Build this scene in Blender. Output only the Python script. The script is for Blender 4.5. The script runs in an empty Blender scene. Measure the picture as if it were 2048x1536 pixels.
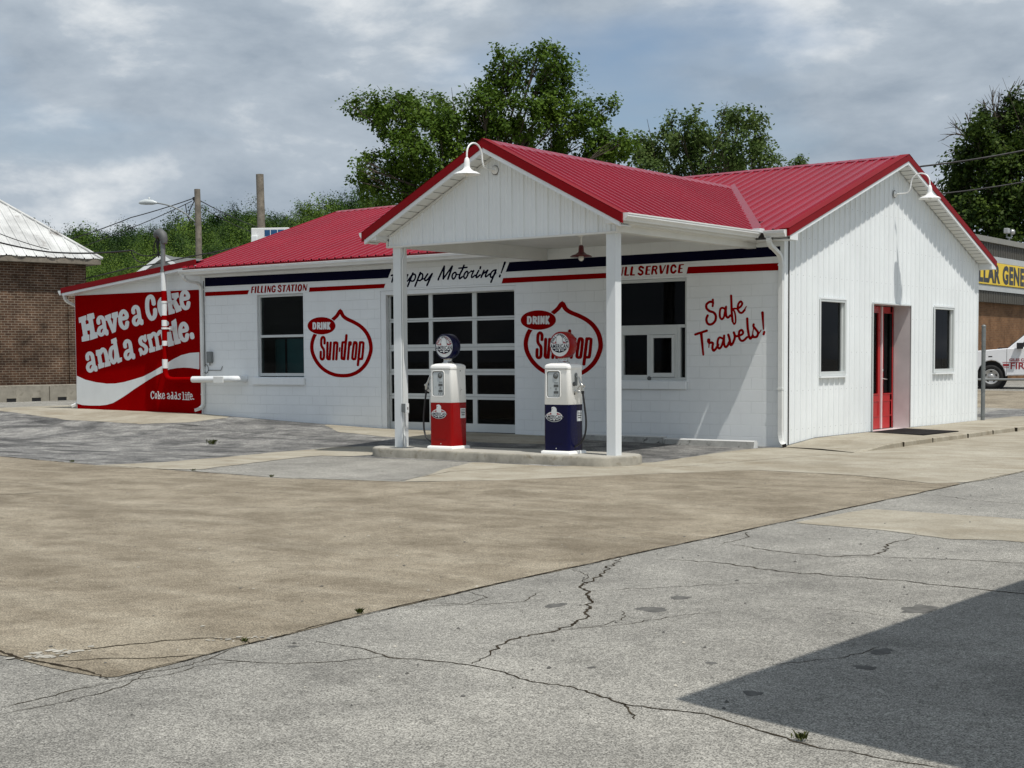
import bpy, math, random
import numpy as np
from mathutils import Vector, Matrix, noise as mnoise

# ------------------------------------------------------------------ camera, sky, sun, exposure
SC = bpy.context.scene
COL = SC.collection
PI = math.pi

def make_camera():
    f, yaw, pitch, roll = 2906.5, 0.641656, -0.056233, -0.006221
    fw = Vector((-math.sin(yaw)*math.cos(pitch), math.cos(yaw)*math.cos(pitch), math.sin(pitch)))
    r0 = Vector((math.cos(yaw), math.sin(yaw), 0.0))
    u0 = r0.cross(fw)
    r = r0*math.cos(roll) + u0*math.sin(roll)
    u = -r0*math.sin(roll) + u0*math.cos(roll)
    cam = bpy.data.cameras.new('camera')
    ob = bpy.data.objects.new('camera', cam)
    COL.objects.link(ob)
    m = Matrix((r, u, -fw)).transposed().to_4x4()
    m.translation = Vector((11.13062, -22.65577, 1.51713))
    ob.matrix_world = m
    cam.sensor_width = 36.0
    cam.lens = 36.0*f/2048.0
    cam.shift_y = (883.251 - 768.0)/2048.0
    cam.clip_start = 0.1
    cam.clip_end = 4000.0
    SC.camera = ob
make_camera()

SUN_TO = Vector((0.686, -0.22, 1.53)).normalized()       # towards the sun
SUN_EL = math.asin(SUN_TO.z)
SUN_ROT = math.atan2(SUN_TO.x, SUN_TO.y)

def make_world():
    w = bpy.data.worlds.new('World'); SC.world = w
    w.use_nodes = True
    nt = w.node_tree; nt.nodes.clear()
    N = nt.nodes.new; L = nt.links.new
    out = N('ShaderNodeOutputWorld')
    sky = N('ShaderNodeTexSky'); sky.sky_type = 'NISHITA'; sky.sun_disc = False
    sky.sun_elevation = SUN_EL; sky.sun_rotation = SUN_ROT
    sky.air_density = 1.0; sky.dust_density = 2.0; sky.ozone_density = 1.0
    bg = N('ShaderNodeBackground'); bg.inputs['Strength'].default_value = 0.105
    L(sky.outputs[0], bg.inputs['Color'])
    tc = N('ShaderNodeTexCoord')
    mp = N('ShaderNodeMapping'); mp.inputs['Scale'].default_value = (1.0, 1.0, 2.3)
    mp.inputs['Location'].default_value = (0.35, 0.9, 0.2)
    L(tc.outputs['Generated'], mp.inputs['Vector'])
    n1 = N('ShaderNodeTexNoise'); n1.inputs['Scale'].default_value = 7.5
    n1.inputs['Detail'].default_value = 9.0; n1.inputs['Roughness'].default_value = 0.58
    n1.inputs['Distortion'].default_value = 0.12
    L(mp.outputs[0], n1.inputs['Vector'])
    n2 = N('ShaderNodeTexNoise'); n2.inputs['Scale'].default_value = 2.6
    n2.inputs['Detail'].default_value = 5.0; n2.inputs['Roughness'].default_value = 0.5
    mp2 = N('ShaderNodeMapping'); mp2.inputs['Scale'].default_value = (1.0, 1.0, 3.0)
    mp2.inputs['Location'].default_value = (3.1, 0.2, 1.4)
    L(tc.outputs['Generated'], mp2.inputs['Vector']); L(mp2.outputs[0], n2.inputs['Vector'])
    # cloud brightness: grey undersides to bright tops
    r1 = N('ShaderNodeValToRGB'); e = r1.color_ramp.elements
    e[0].position = 0.34; e[0].color = (0.30, 0.36, 0.43, 1)
    e[1].position = 0.70; e[1].color = (0.78, 0.805, 0.82, 1)
    m = r1.color_ramp.elements.new(0.52); m.color = (0.425, 0.485, 0.55, 1)
    L(n1.outputs['Fac'], r1.inputs['Fac'])
    bg2 = N('ShaderNodeBackground'); bg2.inputs['Strength'].default_value = 1.0
    L(r1.outputs[0], bg2.inputs['Color'])
    r2 = N('ShaderNodeValToRGB'); e = r2.color_ramp.elements
    e[0].position = 0.34; e[0].color = (0, 0, 0, 1)
    e[1].position = 0.50; e[1].color = (1, 1, 1, 1)
    L(n2.outputs['Fac'], r2.inputs['Fac'])
    mx = N('ShaderNodeMixShader')
    L(r2.outputs[0], mx.inputs['Fac']); L(bg.outputs[0], mx.inputs[1]); L(bg2.outputs[0], mx.inputs[2])
    L(mx.outputs[0], out.inputs['Surface'])
make_world()

def make_sun():
    d = bpy.data.lights.new('sun', 'SUN'); d.energy = 3.6; d.angle = math.radians(0.55)
    d.color = (1.0, 0.955, 0.885)
    o = bpy.data.objects.new('sun', d); COL.objects.link(o)
    o.rotation_euler = SUN_TO.to_track_quat('Z', 'Y').to_euler()
    o.location = SUN_TO*60
make_sun()
SC.view_settings.view_transform = 'Standard'
SC.view_settings.look = 'None'
SC.view_settings.exposure = 0.1
SC.view_settings.gamma = 1.0
SC.view_settings.use_curve_mapping = False

# ------------------------------------------------------------------ helpers
def tag(o, label=None, cat=None, group=None, kind=None):
    if label: o['label'] = label
    if cat: o['category'] = cat
    if group: o['group'] = group
    if kind: o['kind'] = kind
    return o

def empty(name, loc=(0, 0, 0), rz=0.0, parent=None):
    o = bpy.data.objects.new(name, None); COL.objects.link(o)
    o.location = loc; o.rotation_euler = (0, 0, rz); o.empty_display_size = 0.2
    if parent: o.parent = parent
    return o

def copy_tree(o, parent=None):
    c = o.copy(); COL.objects.link(c)
    if parent: c.parent = parent
    for ch in list(o.children): copy_tree(ch, c)
    return c

class MB:
    """collects faces; build() links them as one mesh object"""
    def __init__(s): s.v = []; s.f = []; s.m = []; s.s = []
    def add(s, vs, fs, mi=0, sm=False):
        b = len(s.v); s.v.extend([tuple(float(c) for c in v) for v in vs])
        for f in fs:
            s.f.append([i+b for i in f]); s.m.append(mi); s.s.append(sm)
    def quad(s, a, b, c, d, mi=0): s.add([a, b, c, d], [(0, 1, 2, 3)], mi)
    def box(s, x0, x1, y0, y1, z0, z1, mi=0):
        v = [(x0,y0,z0),(x1,y0,z0),(x1,y1,z0),(x0,y1,z0),(x0,y0,z1),(x1,y0,z1),(x1,y1,z1),(x0,y1,z1)]
        s.add(v, [(0,3,2,1),(4,5,6,7),(0,1,5,4),(1,2,6,5),(2,3,7,6),(3,0,4,7)], mi)
    def beam(s, p0, p1, w, h, up=(0,0,1), mi=0):
        p0 = Vector(p0); p1 = Vector(p1); d = (p1-p0).normalized()
        a = d.cross(Vector(up)).normalized(); b = a.cross(d)
        c = []
        for p in (p0, p1):
            for sa, sb in ((-1,-1),(1,-1),(1,1),(-1,1)):
                c.append(p + a*(sa*w/2) + b*(sb*h/2))
        s.add(c, [(0,1,2,3),(7,6,5,4),(0,4,5,1),(1,5,6,2),(2,6,7,3),(3,7,4,0)], mi)
    def tube(s, path, r, n=10, mi=0, caps=True, sm=True):
        path = [Vector(p) for p in path]; k = len(path)
        rs = r if isinstance(r, (list, tuple)) else [r]*k
        t = [(path[min(i+1,k-1)]-path[max(i-1,0)]).normalized() for i in range(k)]
        ref = Vector((0,0,1)) if abs(t[0].z) < 0.9 else Vector((1,0,0))
        a = t[0].cross(ref).normalized(); vs = []
        for i in range(k):
            a = (a - t[i]*a.dot(t[i])).normalized(); b = t[i].cross(a)
            for j in range(n):
                q = 2*PI*j/n
                vs.append(path[i] + (a*math.cos(q)+b*math.sin(q))*rs[i])
        fs = [(i*n+j, i*n+(j+1)%n, (i+1)*n+(j+1)%n, (i+1)*n+j) for i in range(k-1) for j in range(n)]
        s.add(vs, fs, mi, sm)
        if caps:
            s.add(vs[:n], [tuple(range(n-1,-1,-1))], mi); s.add(vs[-n:], [tuple(range(n))], mi)
    def lathe(s, prof, c=(0,0,0), ax='Z', n=24, mi=0, sm=True):
        c = Vector(c); vs = []
        for r, h in prof:
            for j in range(n):
                q = 2*PI*j/n; u, v = r*math.cos(q), r*math.sin(q)
                vs.append(c + (Vector((u,v,h)) if ax == 'Z' else Vector((u,h,v)) if ax == 'Y' else Vector((h,u,v))))
        k = len(prof)
        fs = []
        for i in range(k-1):
            for j in range(n):
                f = (i*n+j, i*n+(j+1)%n, (i+1)*n+(j+1)%n, (i+1)*n+j)
                fs.append(f if ax != 'Y' else f[::-1])
        s.add(vs, fs, mi, sm)
    def prism(s, poly, to3, t0, t1, mi=0):
        """poly in 2D extruded between offsets t0 and t1; to3(u, v, t)"""
        n = len(poly)
        vs = [to3(u, v, t0) for u, v in poly] + [to3(u, v, t1) for u, v in poly]
        fs = [tuple(range(n-1,-1,-1)), tuple(range(n,2*n))] + [(i,(i+1)%n,n+(i+1)%n,n+i) for i in range(n)]
        s.add(vs, fs, mi)
    def build(s, name, mat, parent=None, bevel=0.0, seg=2, fix=True):
        me = bpy.data.meshes.new(name)
        me.from_pydata(s.v, [], s.f)
        mats = mat if isinstance(mat, (list, tuple)) else [mat]
        for m in mats: me.materials.append(m)
        me.polygons.foreach_set('material_index', s.m)
        me.polygons.foreach_set('use_smooth', s.s)
        me.update()
        o = bpy.data.objects.new(name, me); COL.objects.link(o)
        if parent: o.parent = parent
        if bevel:
            b = o.modifiers.new('bevel', 'BEVEL'); b.width = bevel; b.segments = seg
            b.limit_method = 'ANGLE'; b.angle_limit = math.radians(40)
        return o

def bez(p0, p1, p2, p3, n=10):
    p0, p1, p2, p3 = map(Vector, (p0, p1, p2, p3))
    return [p0*(1-t)**3 + p1*3*t*(1-t)**2 + p2*3*t*t*(1-t) + p3*t**3 for t in [i/n for i in range(n+1)]]

def crom(pts, closed=False, n=6):
    """Catmull-Rom through 2D or 3D points"""
    P = [np.array(p, float) for p in pts]; k = len(P); out = []
    rng = range(k) if closed else range(k-1)
    for i in rng:
        if closed: a, b, c, d = P[(i-1)%k], P[i], P[(i+1)%k], P[(i+2)%k]
        else: a, b, c, d = P[max(i-1,0)], P[i], P[i+1], P[min(i+2,k-1)]
        for j in range(n):
            t = j/n
            out.append(0.5*((2*b)+(c-a)*t+(2*a-5*b+4*c-d)*t*t+(3*b-a-3*c+d)*t**3))
    if not closed: out.append(P[-1])
    return out

# ------------------------------------------------------------------ signed distance painting
def seg_sdf(X, Z, p, q, rx, rz, r0=1.0, r1=1.0):
    ax, az = p[0]/rx, p[1]/rz; bx, bz = q[0]/rx, q[1]/rz
    x, z = X/rx, Z/rz
    dx, dz = bx-ax, bz-az
    t = np.clip(((x-ax)*dx+(z-az)*dz)/max(dx*dx+dz*dz, 1e-12), 0, 1)
    d = np.sqrt((x-ax-t*dx)**2+(z-az-t*dz)**2)
    return (d-(r0+(r1-r0)*t))*min(rx, rz)

def poly_sdf(X, Z, pts):
    d = np.full(X.shape, 1e9); ins = np.zeros(X.shape, bool); n = len(pts)
    for i in range(n):
        ax, az = pts[i]; bx, bz = pts[(i+1)%n]
        dx, dz = bx-ax, bz-az
        t = np.clip(((X-ax)*dx+(Z-az)*dz)/max(dx*dx+dz*dz, 1e-12), 0, 1)
        d = np.minimum(d, (X-ax-t*dx)**2+(Z-az-t*dz)**2)
        c = (az > Z) != (bz > Z)
        with np.errstate(divide='ignore', invalid='ignore'):
            ins ^= c & (X < dx*(Z-az)/(dz if dz != 0 else 1e-12)+ax)
    d = np.sqrt(d)
    return np.where(ins, -d, d)

def strokes_field(strokes, h, pad=0.05):
    """strokes in millimetres -> (xs, zs, F) in metres"""
    allp = np.array([p for s in strokes for p in s[4]])/1000.0
    rm = max(max(s[1], s[2]) for s in strokes)/1000.0+pad
    xs = np.arange(allp[:,0].min()-rm, allp[:,0].max()+rm, h)
    zs = np.arange(allp[:,1].min()-rm, allp[:,1].max()+rm, h)
    F = np.full((len(zs), len(xs)), 1.0)
    for k, rx, rz, tp, pts in strokes:
        P = [(a/1000.0, b/1000.0) for a, b in pts]
        if k in 'co': P = [tuple(q) for q in crom(P, k == 'o')]
        if k == 'o': P = P+[P[0]]
        rx, rz = rx/1000.0, rz/1000.0
        m = max(rx, rz)+2*h
        px = [p[0] for p in P]; pz = [p[1] for p in P]
        i0, i1 = np.searchsorted(xs, [min(px)-m, max(px)+m]); j0, j1 = np.searchsorted(zs, [min(pz)-m, max(pz)+m])
        X, Z = np.meshgrid(xs[i0:i1], zs[j0:j1])
        if X.size == 0: continue
        if k == 'p': D = poly_sdf(X, Z, P)-min(rx, rz)
        else:
            D = np.full(X.shape, 1e3); n = len(P)-1
            for i in range(n):
                a, b = 1+(tp-1)*i/n, 1+(tp-1)*(i+1)/n
                D = np.minimum(D, seg_sdf(X, Z, P[i], P[i+1], rx, rz, a, b))
        F[j0:j1, i0:i1] = np.minimum(F[j0:j1, i0:i1], D)
    return xs, zs, F

def field_mesh(xs, zs, F, to3, mb=None, merge=True, mi=0, flip=False):
    """marching squares: fills F < 0 with faces"""
    mb = mb or MB()
    F = np.where(np.abs(F) < 1e-7, 1e-7, F)
    ins = F < 0; ny, nx = F.shape; cache = {}; V = []; fs = []
    def vtx(key, u, v):
        if key not in cache:
            cache[key] = len(V); V.append(to3(u, v))
        return cache[key]
    def gv(j, i): return vtx((j, i), xs[i], zs[j])
    def ev(j0, i0, j1, i1):
        a, b = F[j0, i0], F[j1, i1]; t = a/(a-b)
        return vtx((j0, i0, j1, i1), xs[i0]+(xs[i1]-xs[i0])*t, zs[j0]+(zs[j1]-zs[j0])*t)
    cnt = ins[:-1,:-1].astype(int)+ins[:-1,1:]+ins[1:,1:]+ins[1:,:-1]
    for j in range(ny-1):
        i = 0; row = cnt[j]
        nz = np.nonzero(row)[0]
        if len(nz) == 0: continue
        i = nz[0]; end = nz[-1]+1
        while i < end:
            c = row[i]
            if c == 0: i += 1; continue
            if c == 4:
                k = i+1
                if merge:
                    while k < end and row[k] == 4: k += 1
                fs.append((gv(j,i), gv(j,k), gv(j+1,k), gv(j+1,i))); i = k; continue
            cs = [(j,i),(j,i+1),(j+1,i+1),(j+1,i)]; poly = []
            for q in range(4):
                a, b = cs[q], cs[(q+1)%4]
                if ins[a]: poly.append(gv(*a))
                if ins[a] != ins[b]:
                    lo, hi = (a, b) if a < b else (b, a)
                    poly.append(ev(lo[0], lo[1], hi[0], hi[1]))
            if len(poly) >= 3: fs.append(tuple(poly))
            i += 1
    if flip: fs = [f[::-1] for f in fs]
    mb.add(V, fs, mi)
    return mb

def text_shape(s, size, bold=0.0, align='LEFT', space=1.0, shear=0.0):
    """letter outlines of the built-in font as 2D vertices and faces"""
    cu = bpy.data.curves.new('t', 'FONT'); cu.body = s; cu.size = size; cu.offset = bold
    cu.align_x = align; cu.space_character = space; cu.shear = shear; cu.resolution_u = 3
    o = bpy.data.objects.new('t', cu); COL.objects.link(o)
    bpy.context.view_layer.update()
    me = bpy.data.meshes.new_from_object(o.evaluated_get(bpy.context.evaluated_depsgraph_get()))
    vs = [(v.co.x, v.co.y) for v in me.vertices]; fs = [tuple(p.vertices) for p in me.polygons]
    bpy.data.objects.remove(o); bpy.data.curves.remove(cu); bpy.data.meshes.remove(me)
    return vs, fs

def put_text(mb, s, size, to3, bold=0.0, align='CENTER', space=1.0, shear=0.0, sx=1.0, mi=0):
    vs, fs = text_shape(s, size, bold, align, space, shear)
    mb.add([to3(u*sx, v) for u, v in vs], fs, mi)

# ------------------------------------------------------------------ materials
def nodes(name):
    m = bpy.data.materials.new(name); m.use_nodes = True
    nt = m.node_tree
    b = nt.nodes.get('Principled BSDF')
    return m, nt, b

def setc(b, col=None, rough=None, metal=None, spec=None):
    if col is not None: b.inputs['Base Color'].default_value = (*col, 1)
    if rough is not None: b.inputs['Roughness'].default_value = rough
    if metal is not None: b.inputs['Metallic'].default_value = metal
    if spec is not None: b.inputs['Specular IOR Level'].default_value = spec

def noise_node(nt, scale, detail=4.0, rough=0.55, vec=None, dist=0.0):
    n = nt.nodes.new('ShaderNodeTexNoise'); n.inputs['Scale'].default_value = scale
    n.inputs['Detail'].default_value = detail; n.inputs['Roughness'].default_value = rough
    n.inputs['Distortion'].default_value = dist
    if vec is not None: nt.links.new(vec, n.inputs['Vector'])
    return n

def ramp(nt, fac, stops):
    r = nt.nodes.new('ShaderNodeValToRGB'); el = r.color_ramp.elements
    while len(el) < len(stops): el.new(0.5)
    for e, (p, c) in zip(el, stops):
        e.position = p; e.color = (*c, 1) if len(c) == 3 else c
    nt.links.new(fac, r.inputs['Fac'])
    return r

def mixc(nt, fac, a, b, mode='MIX'):
    m = nt.nodes.new('ShaderNodeMix'); m.data_type = 'RGBA'; m.blend_type = mode
    for k, v in ((0, fac), (6, a), (7, b)):
        if hasattr(v, 'links') or hasattr(v, 'is_linked'): nt.links.new(v, m.inputs[k])
        elif k == 0: m.inputs[0].default_value = v
        else: m.inputs[k].default_value = (*v, 1)
    return m.outputs[2]

def coords(nt, kind='Object'):
    return nt.nodes.new('ShaderNodeTexCoord').outputs[kind]

def bump(nt, b, height, strength=0.3, dist=0.01):
    n = nt.nodes.new('ShaderNodeBump'); n.inputs['Strength'].default_value = strength
    n.inputs['Distance'].default_value = dist
    nt.links.new(height, n.inputs['Height']); nt.links.new(n.outputs[0], b.inputs['Normal'])
    return n

def paint(name, col, rough=0.45, var=0.12, scale=3.0, spec=0.5, dirt=None, bumpy=0.0):
    """paint or plain material with slight uneven tone"""
    m, nt, b = nodes(name); setc(b, col, rough, 0, spec)
    v = coords(nt)
    n = noise_node(nt, scale, 5, 0.6, v)
    lo = tuple(c*(1-var) for c in col); hi = tuple(min(1, c*(1+var*0.6)) for c in col)
    r = ramp(nt, n.outputs['Fac'], [(0.32, lo), (0.68, hi)])
    c = r.outputs[0]
    if dirt:
        n2 = noise_node(nt, scale*2.3, 6, 0.65, v, 0.4)
        r2 = ramp(nt, n2.outputs['Fac'], [(0.55, (0,0,0)), (0.72, (1,1,1))])
        c = mixc(nt, r2.outputs[0], c, dirt)
    nt.links.new(c, b.inputs['Base Color'])
    rr = ramp(nt, n.outputs['Fac'], [(0.3, (rough*0.85,)*3), (0.7, (min(1, rough*1.15),)*3)])
    nt.links.new(rr.outputs[0], b.inputs['Roughness'])
    if bumpy:
        n3 = noise_node(nt, 40, 3, 0.6, v); bump(nt, b, n3.outputs['Fac'], bumpy, 0.004)
    return m

def block_wall(name, col, rough=0.55, plane='xz'):
    """painted concrete block: 0.406 x 0.203 m courses that read through the paint"""
    m, nt, b = nodes(name); setc(b, col, rough)
    tc = coords(nt)
    sp = nt.nodes.new('ShaderNodeSeparateXYZ'); nt.links.new(tc, sp.inputs[0])
    sub = nt.nodes.new('ShaderNodeMath'); sub.operation = 'SUBTRACT'; sub.inputs[1].default_value = 0.161
    nt.links.new(sp.outputs[2], sub.inputs[0])
    cb = nt.nodes.new('ShaderNodeCombineXYZ')
    nt.links.new(sp.outputs[0 if plane == 'xz' else 1], cb.inputs[0]); nt.links.new(sub.outputs[0], cb.inputs[1])
    wob = noise_node(nt, 2.5, 3, 0.5, tc)
    add = nt.nodes.new('ShaderNodeVectorMath'); add.operation = 'MULTIPLY_ADD'; add.inputs[1].default_value = (0.012,)*3
    nt.links.new(wob.outputs['Color'], add.inputs[0]); nt.links.new(cb.outputs[0], add.inputs[2])
    br = nt.nodes.new('ShaderNodeTexBrick')
    br.offset = 0.5; br.inputs['Scale'].default_value = 1.0
    br.inputs['Brick Width'].default_value = 0.4064; br.inputs['Row Height'].default_value = 0.2032
    br.inputs['Mortar Size'].default_value = 0.0055; br.inputs['Mortar Smooth'].default_value = 0.6
    br.inputs['Color1'].default_value = (0.46,0.46,0.46,1); br.inputs['Color2'].default_value = (0.56,0.56,0.56,1)
    nt.links.new(add.outputs[0], br.inputs['Vector'])
    fine = noise_node(nt, 55, 4, 0.6, tc)
    inv = nt.nodes.new('ShaderNodeMath'); inv.operation = 'MULTIPLY_ADD'
    inv.inputs[1].default_value = -1.0; inv.inputs[2].default_value = 1.0
    nt.links.new(br.outputs['Fac'], inv.inputs[0])
    # joints fade in and out under the paint
    patch = noise_node(nt, 0.9, 3, 0.6, tc)
    pr = ramp(nt, patch.outputs['Fac'], [(0.35, (0.35,)*3), (0.62, (1,1,1))])
    mul = nt.nodes.new('ShaderNodeMath'); mul.operation = 'MULTIPLY'
    nt.links.new(br.outputs['Fac'], mul.inputs[0]); nt.links.new(pr.outputs[0], mul.inputs[1])
    h = nt.nodes.new('ShaderNodeMath'); h.operation = 'MULTIPLY_ADD'; h.inputs[1].default_value = -1.0
    nt.links.new(mul.outputs[0], h.inputs[0])
    sc = nt.nodes.new('ShaderNodeMath'); sc.operation = 'MULTIPLY'; sc.inputs[1].default_value = 0.16
    nt.links.new(fine.outputs['Fac'], sc.inputs[0]); nt.links.new(sc.outputs[0], h.inputs[2])
    bump(nt, b, h.outputs[0], 0.55, 0.009)
    tone = noise_node(nt, 1.3, 6, 0.62, tc)
    r = ramp(nt, tone.outputs['Fac'], [(0.3, tuple(c*0.93 for c in col)), (0.7, col)])
    jm = nt.nodes.new('ShaderNodeMath'); jm.operation = 'MULTIPLY'; jm.inputs[1].default_value = 0.22
    nt.links.new(mul.outputs[0], jm.inputs[0])
    c = mixc(nt, jm.outputs[0], r.outputs[0], tuple(x*0.45 for x in col))
    nt.links.new(c, b.inputs['Base Color'])
    return m

def brick_mat(name, c1, c2, mortar, bw=0.215, rh=0.076, ms=0.006, rough=0.85, along=(1,0), var=0.5):
    m, nt, b = nodes(name); setc(b, c1, rough, 0, 0.2)
    tc = coords(nt)
    sp = nt.nodes.new('ShaderNodeSeparateXYZ'); nt.links.new(tc, sp.inputs[0])
    dt = nt.nodes.new('ShaderNodeVectorMath'); dt.operation = 'DOT_PRODUCT'
    dt.inputs[1].default_value = (along[0], along[1], 0); nt.links.new(tc, dt.inputs[0])
    cb = nt.nodes.new('ShaderNodeCombineXYZ')
    nt.links.new(dt.outputs['Value'], cb.inputs[0]); nt.links.new(sp.outputs[2], cb.inputs[1])
    br = nt.nodes.new('ShaderNodeTexBrick'); br.offset = 0.5
    br.inputs['Scale'].default_value = 1.0; br.inputs['Brick Width'].default_value = bw
    br.inputs['Row Height'].default_value = rh; br.inputs['Mortar Size'].default_value = ms
    br.inputs['Mortar Smooth'].default_value = 0.3; br.inputs['Bias'].default_value = -0.1
    br.inputs['Color1'].default_value = (*c1,1); br.inputs['Color2'].default_value = (*c2,1)
    br.inputs['Mortar'].default_value = (*mortar,1)
    nt.links.new(cb.outputs[0], br.inputs['Vector'])
    n = noise_node(nt, 1.4, 7, 0.7, tc)
    r = ramp(nt, n.outputs['Fac'], [(0.3, (1-var,)*3), (0.7, (1.0+var*0.25,)*3)])
    c = mixc(nt, 1.0, br.outputs['Color'], r.outputs[0], 'MULTIPLY')
    nt.links.new(c, b.inputs['Base Color'])
    bump(nt, b, br.outputs['Fac'], -0.5, 0.01)
    return m

def ground_mat(name, stops, speck, stain, rough=0.9, big=0.35, mid=2.2, fine=70.0, bstr=0.5, streak=None, crust=None):
    """weathered paving: broad blotches, medium mottling, visible aggregate"""
    m, nt, b = nodes(name); setc(b, stops[0][1], rough, 0, 0.25)
    v = coords(nt)
    n0 = noise_node(nt, big, 6, 0.6, v, 0.6); n1 = noise_node(nt, mid, 6, 0.65, v, 0.3)
    mm = nt.nodes.new('ShaderNodeMath'); mm.operation = 'MULTIPLY_ADD'; mm.inputs[1].default_value = 0.5
    nt.links.new(n0.outputs['Fac'], mm.inputs[0])
    hf = nt.nodes.new('ShaderNodeMath'); hf.operation = 'MULTIPLY'; hf.inputs[1].default_value = 0.5
    nt.links.new(n1.outputs['Fac'], hf.inputs[0]); nt.links.new(hf.outputs[0], mm.inputs[2])
    r = ramp(nt, mm.outputs[0], stops); c = r.outputs[0]
    if streak:
        mp = nt.nodes.new('ShaderNodeMapping'); mp.inputs['Rotation'].default_value = (0, 0, streak[1])
        mp.inputs['Scale'].default_value = (0.5, 1.9, 1); nt.links.new(v, mp.inputs['Vector'])
        ns = noise_node(nt, 1.1, 7, 0.65, mp.outputs[0], 0.5)
        rs = ramp(nt, ns.outputs['Fac'], [(0.48, (0,0,0)), (0.68, (1,1,1))])
        k = nt.nodes.new('ShaderNodeMath'); k.operation = 'MULTIPLY'; k.inputs[1].default_value = streak[2]
        nt.links.new(rs.outputs[0], k.inputs[0])
        c = mixc(nt, k.outputs[0], c, streak[0])
    n2 = noise_node(nt, 7.0, 8, 0.72, v, 0.2)
    rs = ramp(nt, n2.outputs['Fac'], [(0.53, (0,0,0)), (0.70, (0.6,)*3)])
    c = mixc(nt, rs.outputs[0], c, stain)
    f1 = noise_node(nt, fine, 2, 0.8, v)
    rf = ramp(nt, f1.outputs['Fac'], [(0.38, (1-speck,)*3), (0.5, (1,1,1)), (0.62, (1+speck*0.9,)*3)])
    c = mixc(nt, 1.0, c, rf.outputs[0], 'MULTIPLY')
    f3 = noise_node(nt, fine*0.28, 4, 0.7, v)
    rf3 = ramp(nt, f3.outputs['Fac'], [(0.36, (1-speck*0.36,)*3), (0.64, (1+speck*0.26,)*3)])
    c = mixc(nt, 1.0, c, rf3.outputs[0], 'MULTIPLY')
    nt.links.new(c, b.inputs['Base Color'])
    bump(nt, b, f1.outputs['Fac'], bstr, 0.006)
    return m

def metal_roof(name, col, rough=0.38, spec=0.3):
    m, nt, b = nodes(name); setc(b, col, rough, 0.0, spec)
    v = coords(nt)
    n = noise_node(nt, 0.8, 6, 0.6, v)
    r = ramp(nt, n.outputs['Fac'], [(0.3, tuple(c*0.9 for c in col)), (0.7, tuple(c*1.08 for c in col))])
    nt.links.new(r.outputs[0], b.inputs['Base Color'])
    w = noise_node(nt, 1.6, 3, 0.5, v); bump(nt, b, w.outputs['Fac'], 0.12, 0.02)
    return m

def glass(name, tint=(0.50,0.55,0.54), refl=0.42):
    m = bpy.data.materials.new(name); m.use_nodes = True; nt = m.node_tree; nt.nodes.clear()
    out = nt.nodes.new('ShaderNodeOutputMaterial')
    tr = nt.nodes.new('ShaderNodeBsdfTransparent'); tr.inputs[0].default_value = (*tint, 1)
    gl = nt.nodes.new('ShaderNodeBsdfGlossy'); gl.inputs['Roughness'].default_value = 0.015
    gl.inputs['Color'].default_value = (refl, refl, refl*1.04, 1)
    fr = nt.nodes.new('ShaderNodeFresnel'); fr.inputs['IOR'].default_value = 1.28
    mx = nt.nodes.new('ShaderNodeMixShader')
    nt.links.new(fr.outputs[0], mx.inputs[0]); nt.links.new(tr.outputs[0], mx.inputs[1]); nt.links.new(gl.outputs[0], mx.inputs[2])
    nt.links.new(mx.outputs[0], out.inputs['Surface'])
    return m

def leaf_mat(name, dark, mid, light, scale=0.7, trans=0.3, isl=0.45, st=(0.25, 0.5, 0.78), tone=False):
    m = bpy.data.materials.new(name); m.use_nodes = True; nt = m.node_tree; nt.nodes.clear()
    out = nt.nodes.new('ShaderNodeOutputMaterial')
    geo = nt.nodes.new('ShaderNodeNewGeometry')
    n = noise_node(nt, scale, 3, 0.5, coords(nt))
    a = nt.nodes.new('ShaderNodeMath'); a.operation = 'MULTIPLY_ADD'; a.inputs[1].default_value = isl
    nt.links.new(geo.outputs['Random Per Island'], a.inputs[0])
    h = nt.nodes.new('ShaderNodeMath'); h.operation = 'MULTIPLY'; h.inputs[1].default_value = 1.0-isl
    if tone:
        at = nt.nodes.new('ShaderNodeAttribute'); at.attribute_name = 'tone'; nt.links.new(at.outputs['Fac'], h.inputs[0])
    else: nt.links.new(n.outputs['Fac'], h.inputs[0])
    nt.links.new(h.outputs[0], a.inputs[2])
    r = ramp(nt, a.outputs[0], [(st[0], dark), (st[1], mid), (st[2], light)])
    d = nt.nodes.new('ShaderNodeBsdfPrincipled'); d.inputs['Roughness'].default_value = 0.55
    d.inputs['Specular IOR Level'].default_value = 0.12
    nt.links.new(r.outputs[0], d.inputs['Base Color'])
    t = nt.nodes.new('ShaderNodeBsdfTranslucent'); nt.links.new(r.outputs[0], t.inputs['Color'])
    mx = nt.nodes.new('ShaderNodeMixShader'); mx.inputs[0].default_value = trans
    nt.links.new(d.outputs[0], mx.inputs[1]); nt.links.new(t.outputs[0], mx.inputs[2])
    nt.links.new(mx.outputs[0], out.inputs['Surface'])
    return m

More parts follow.
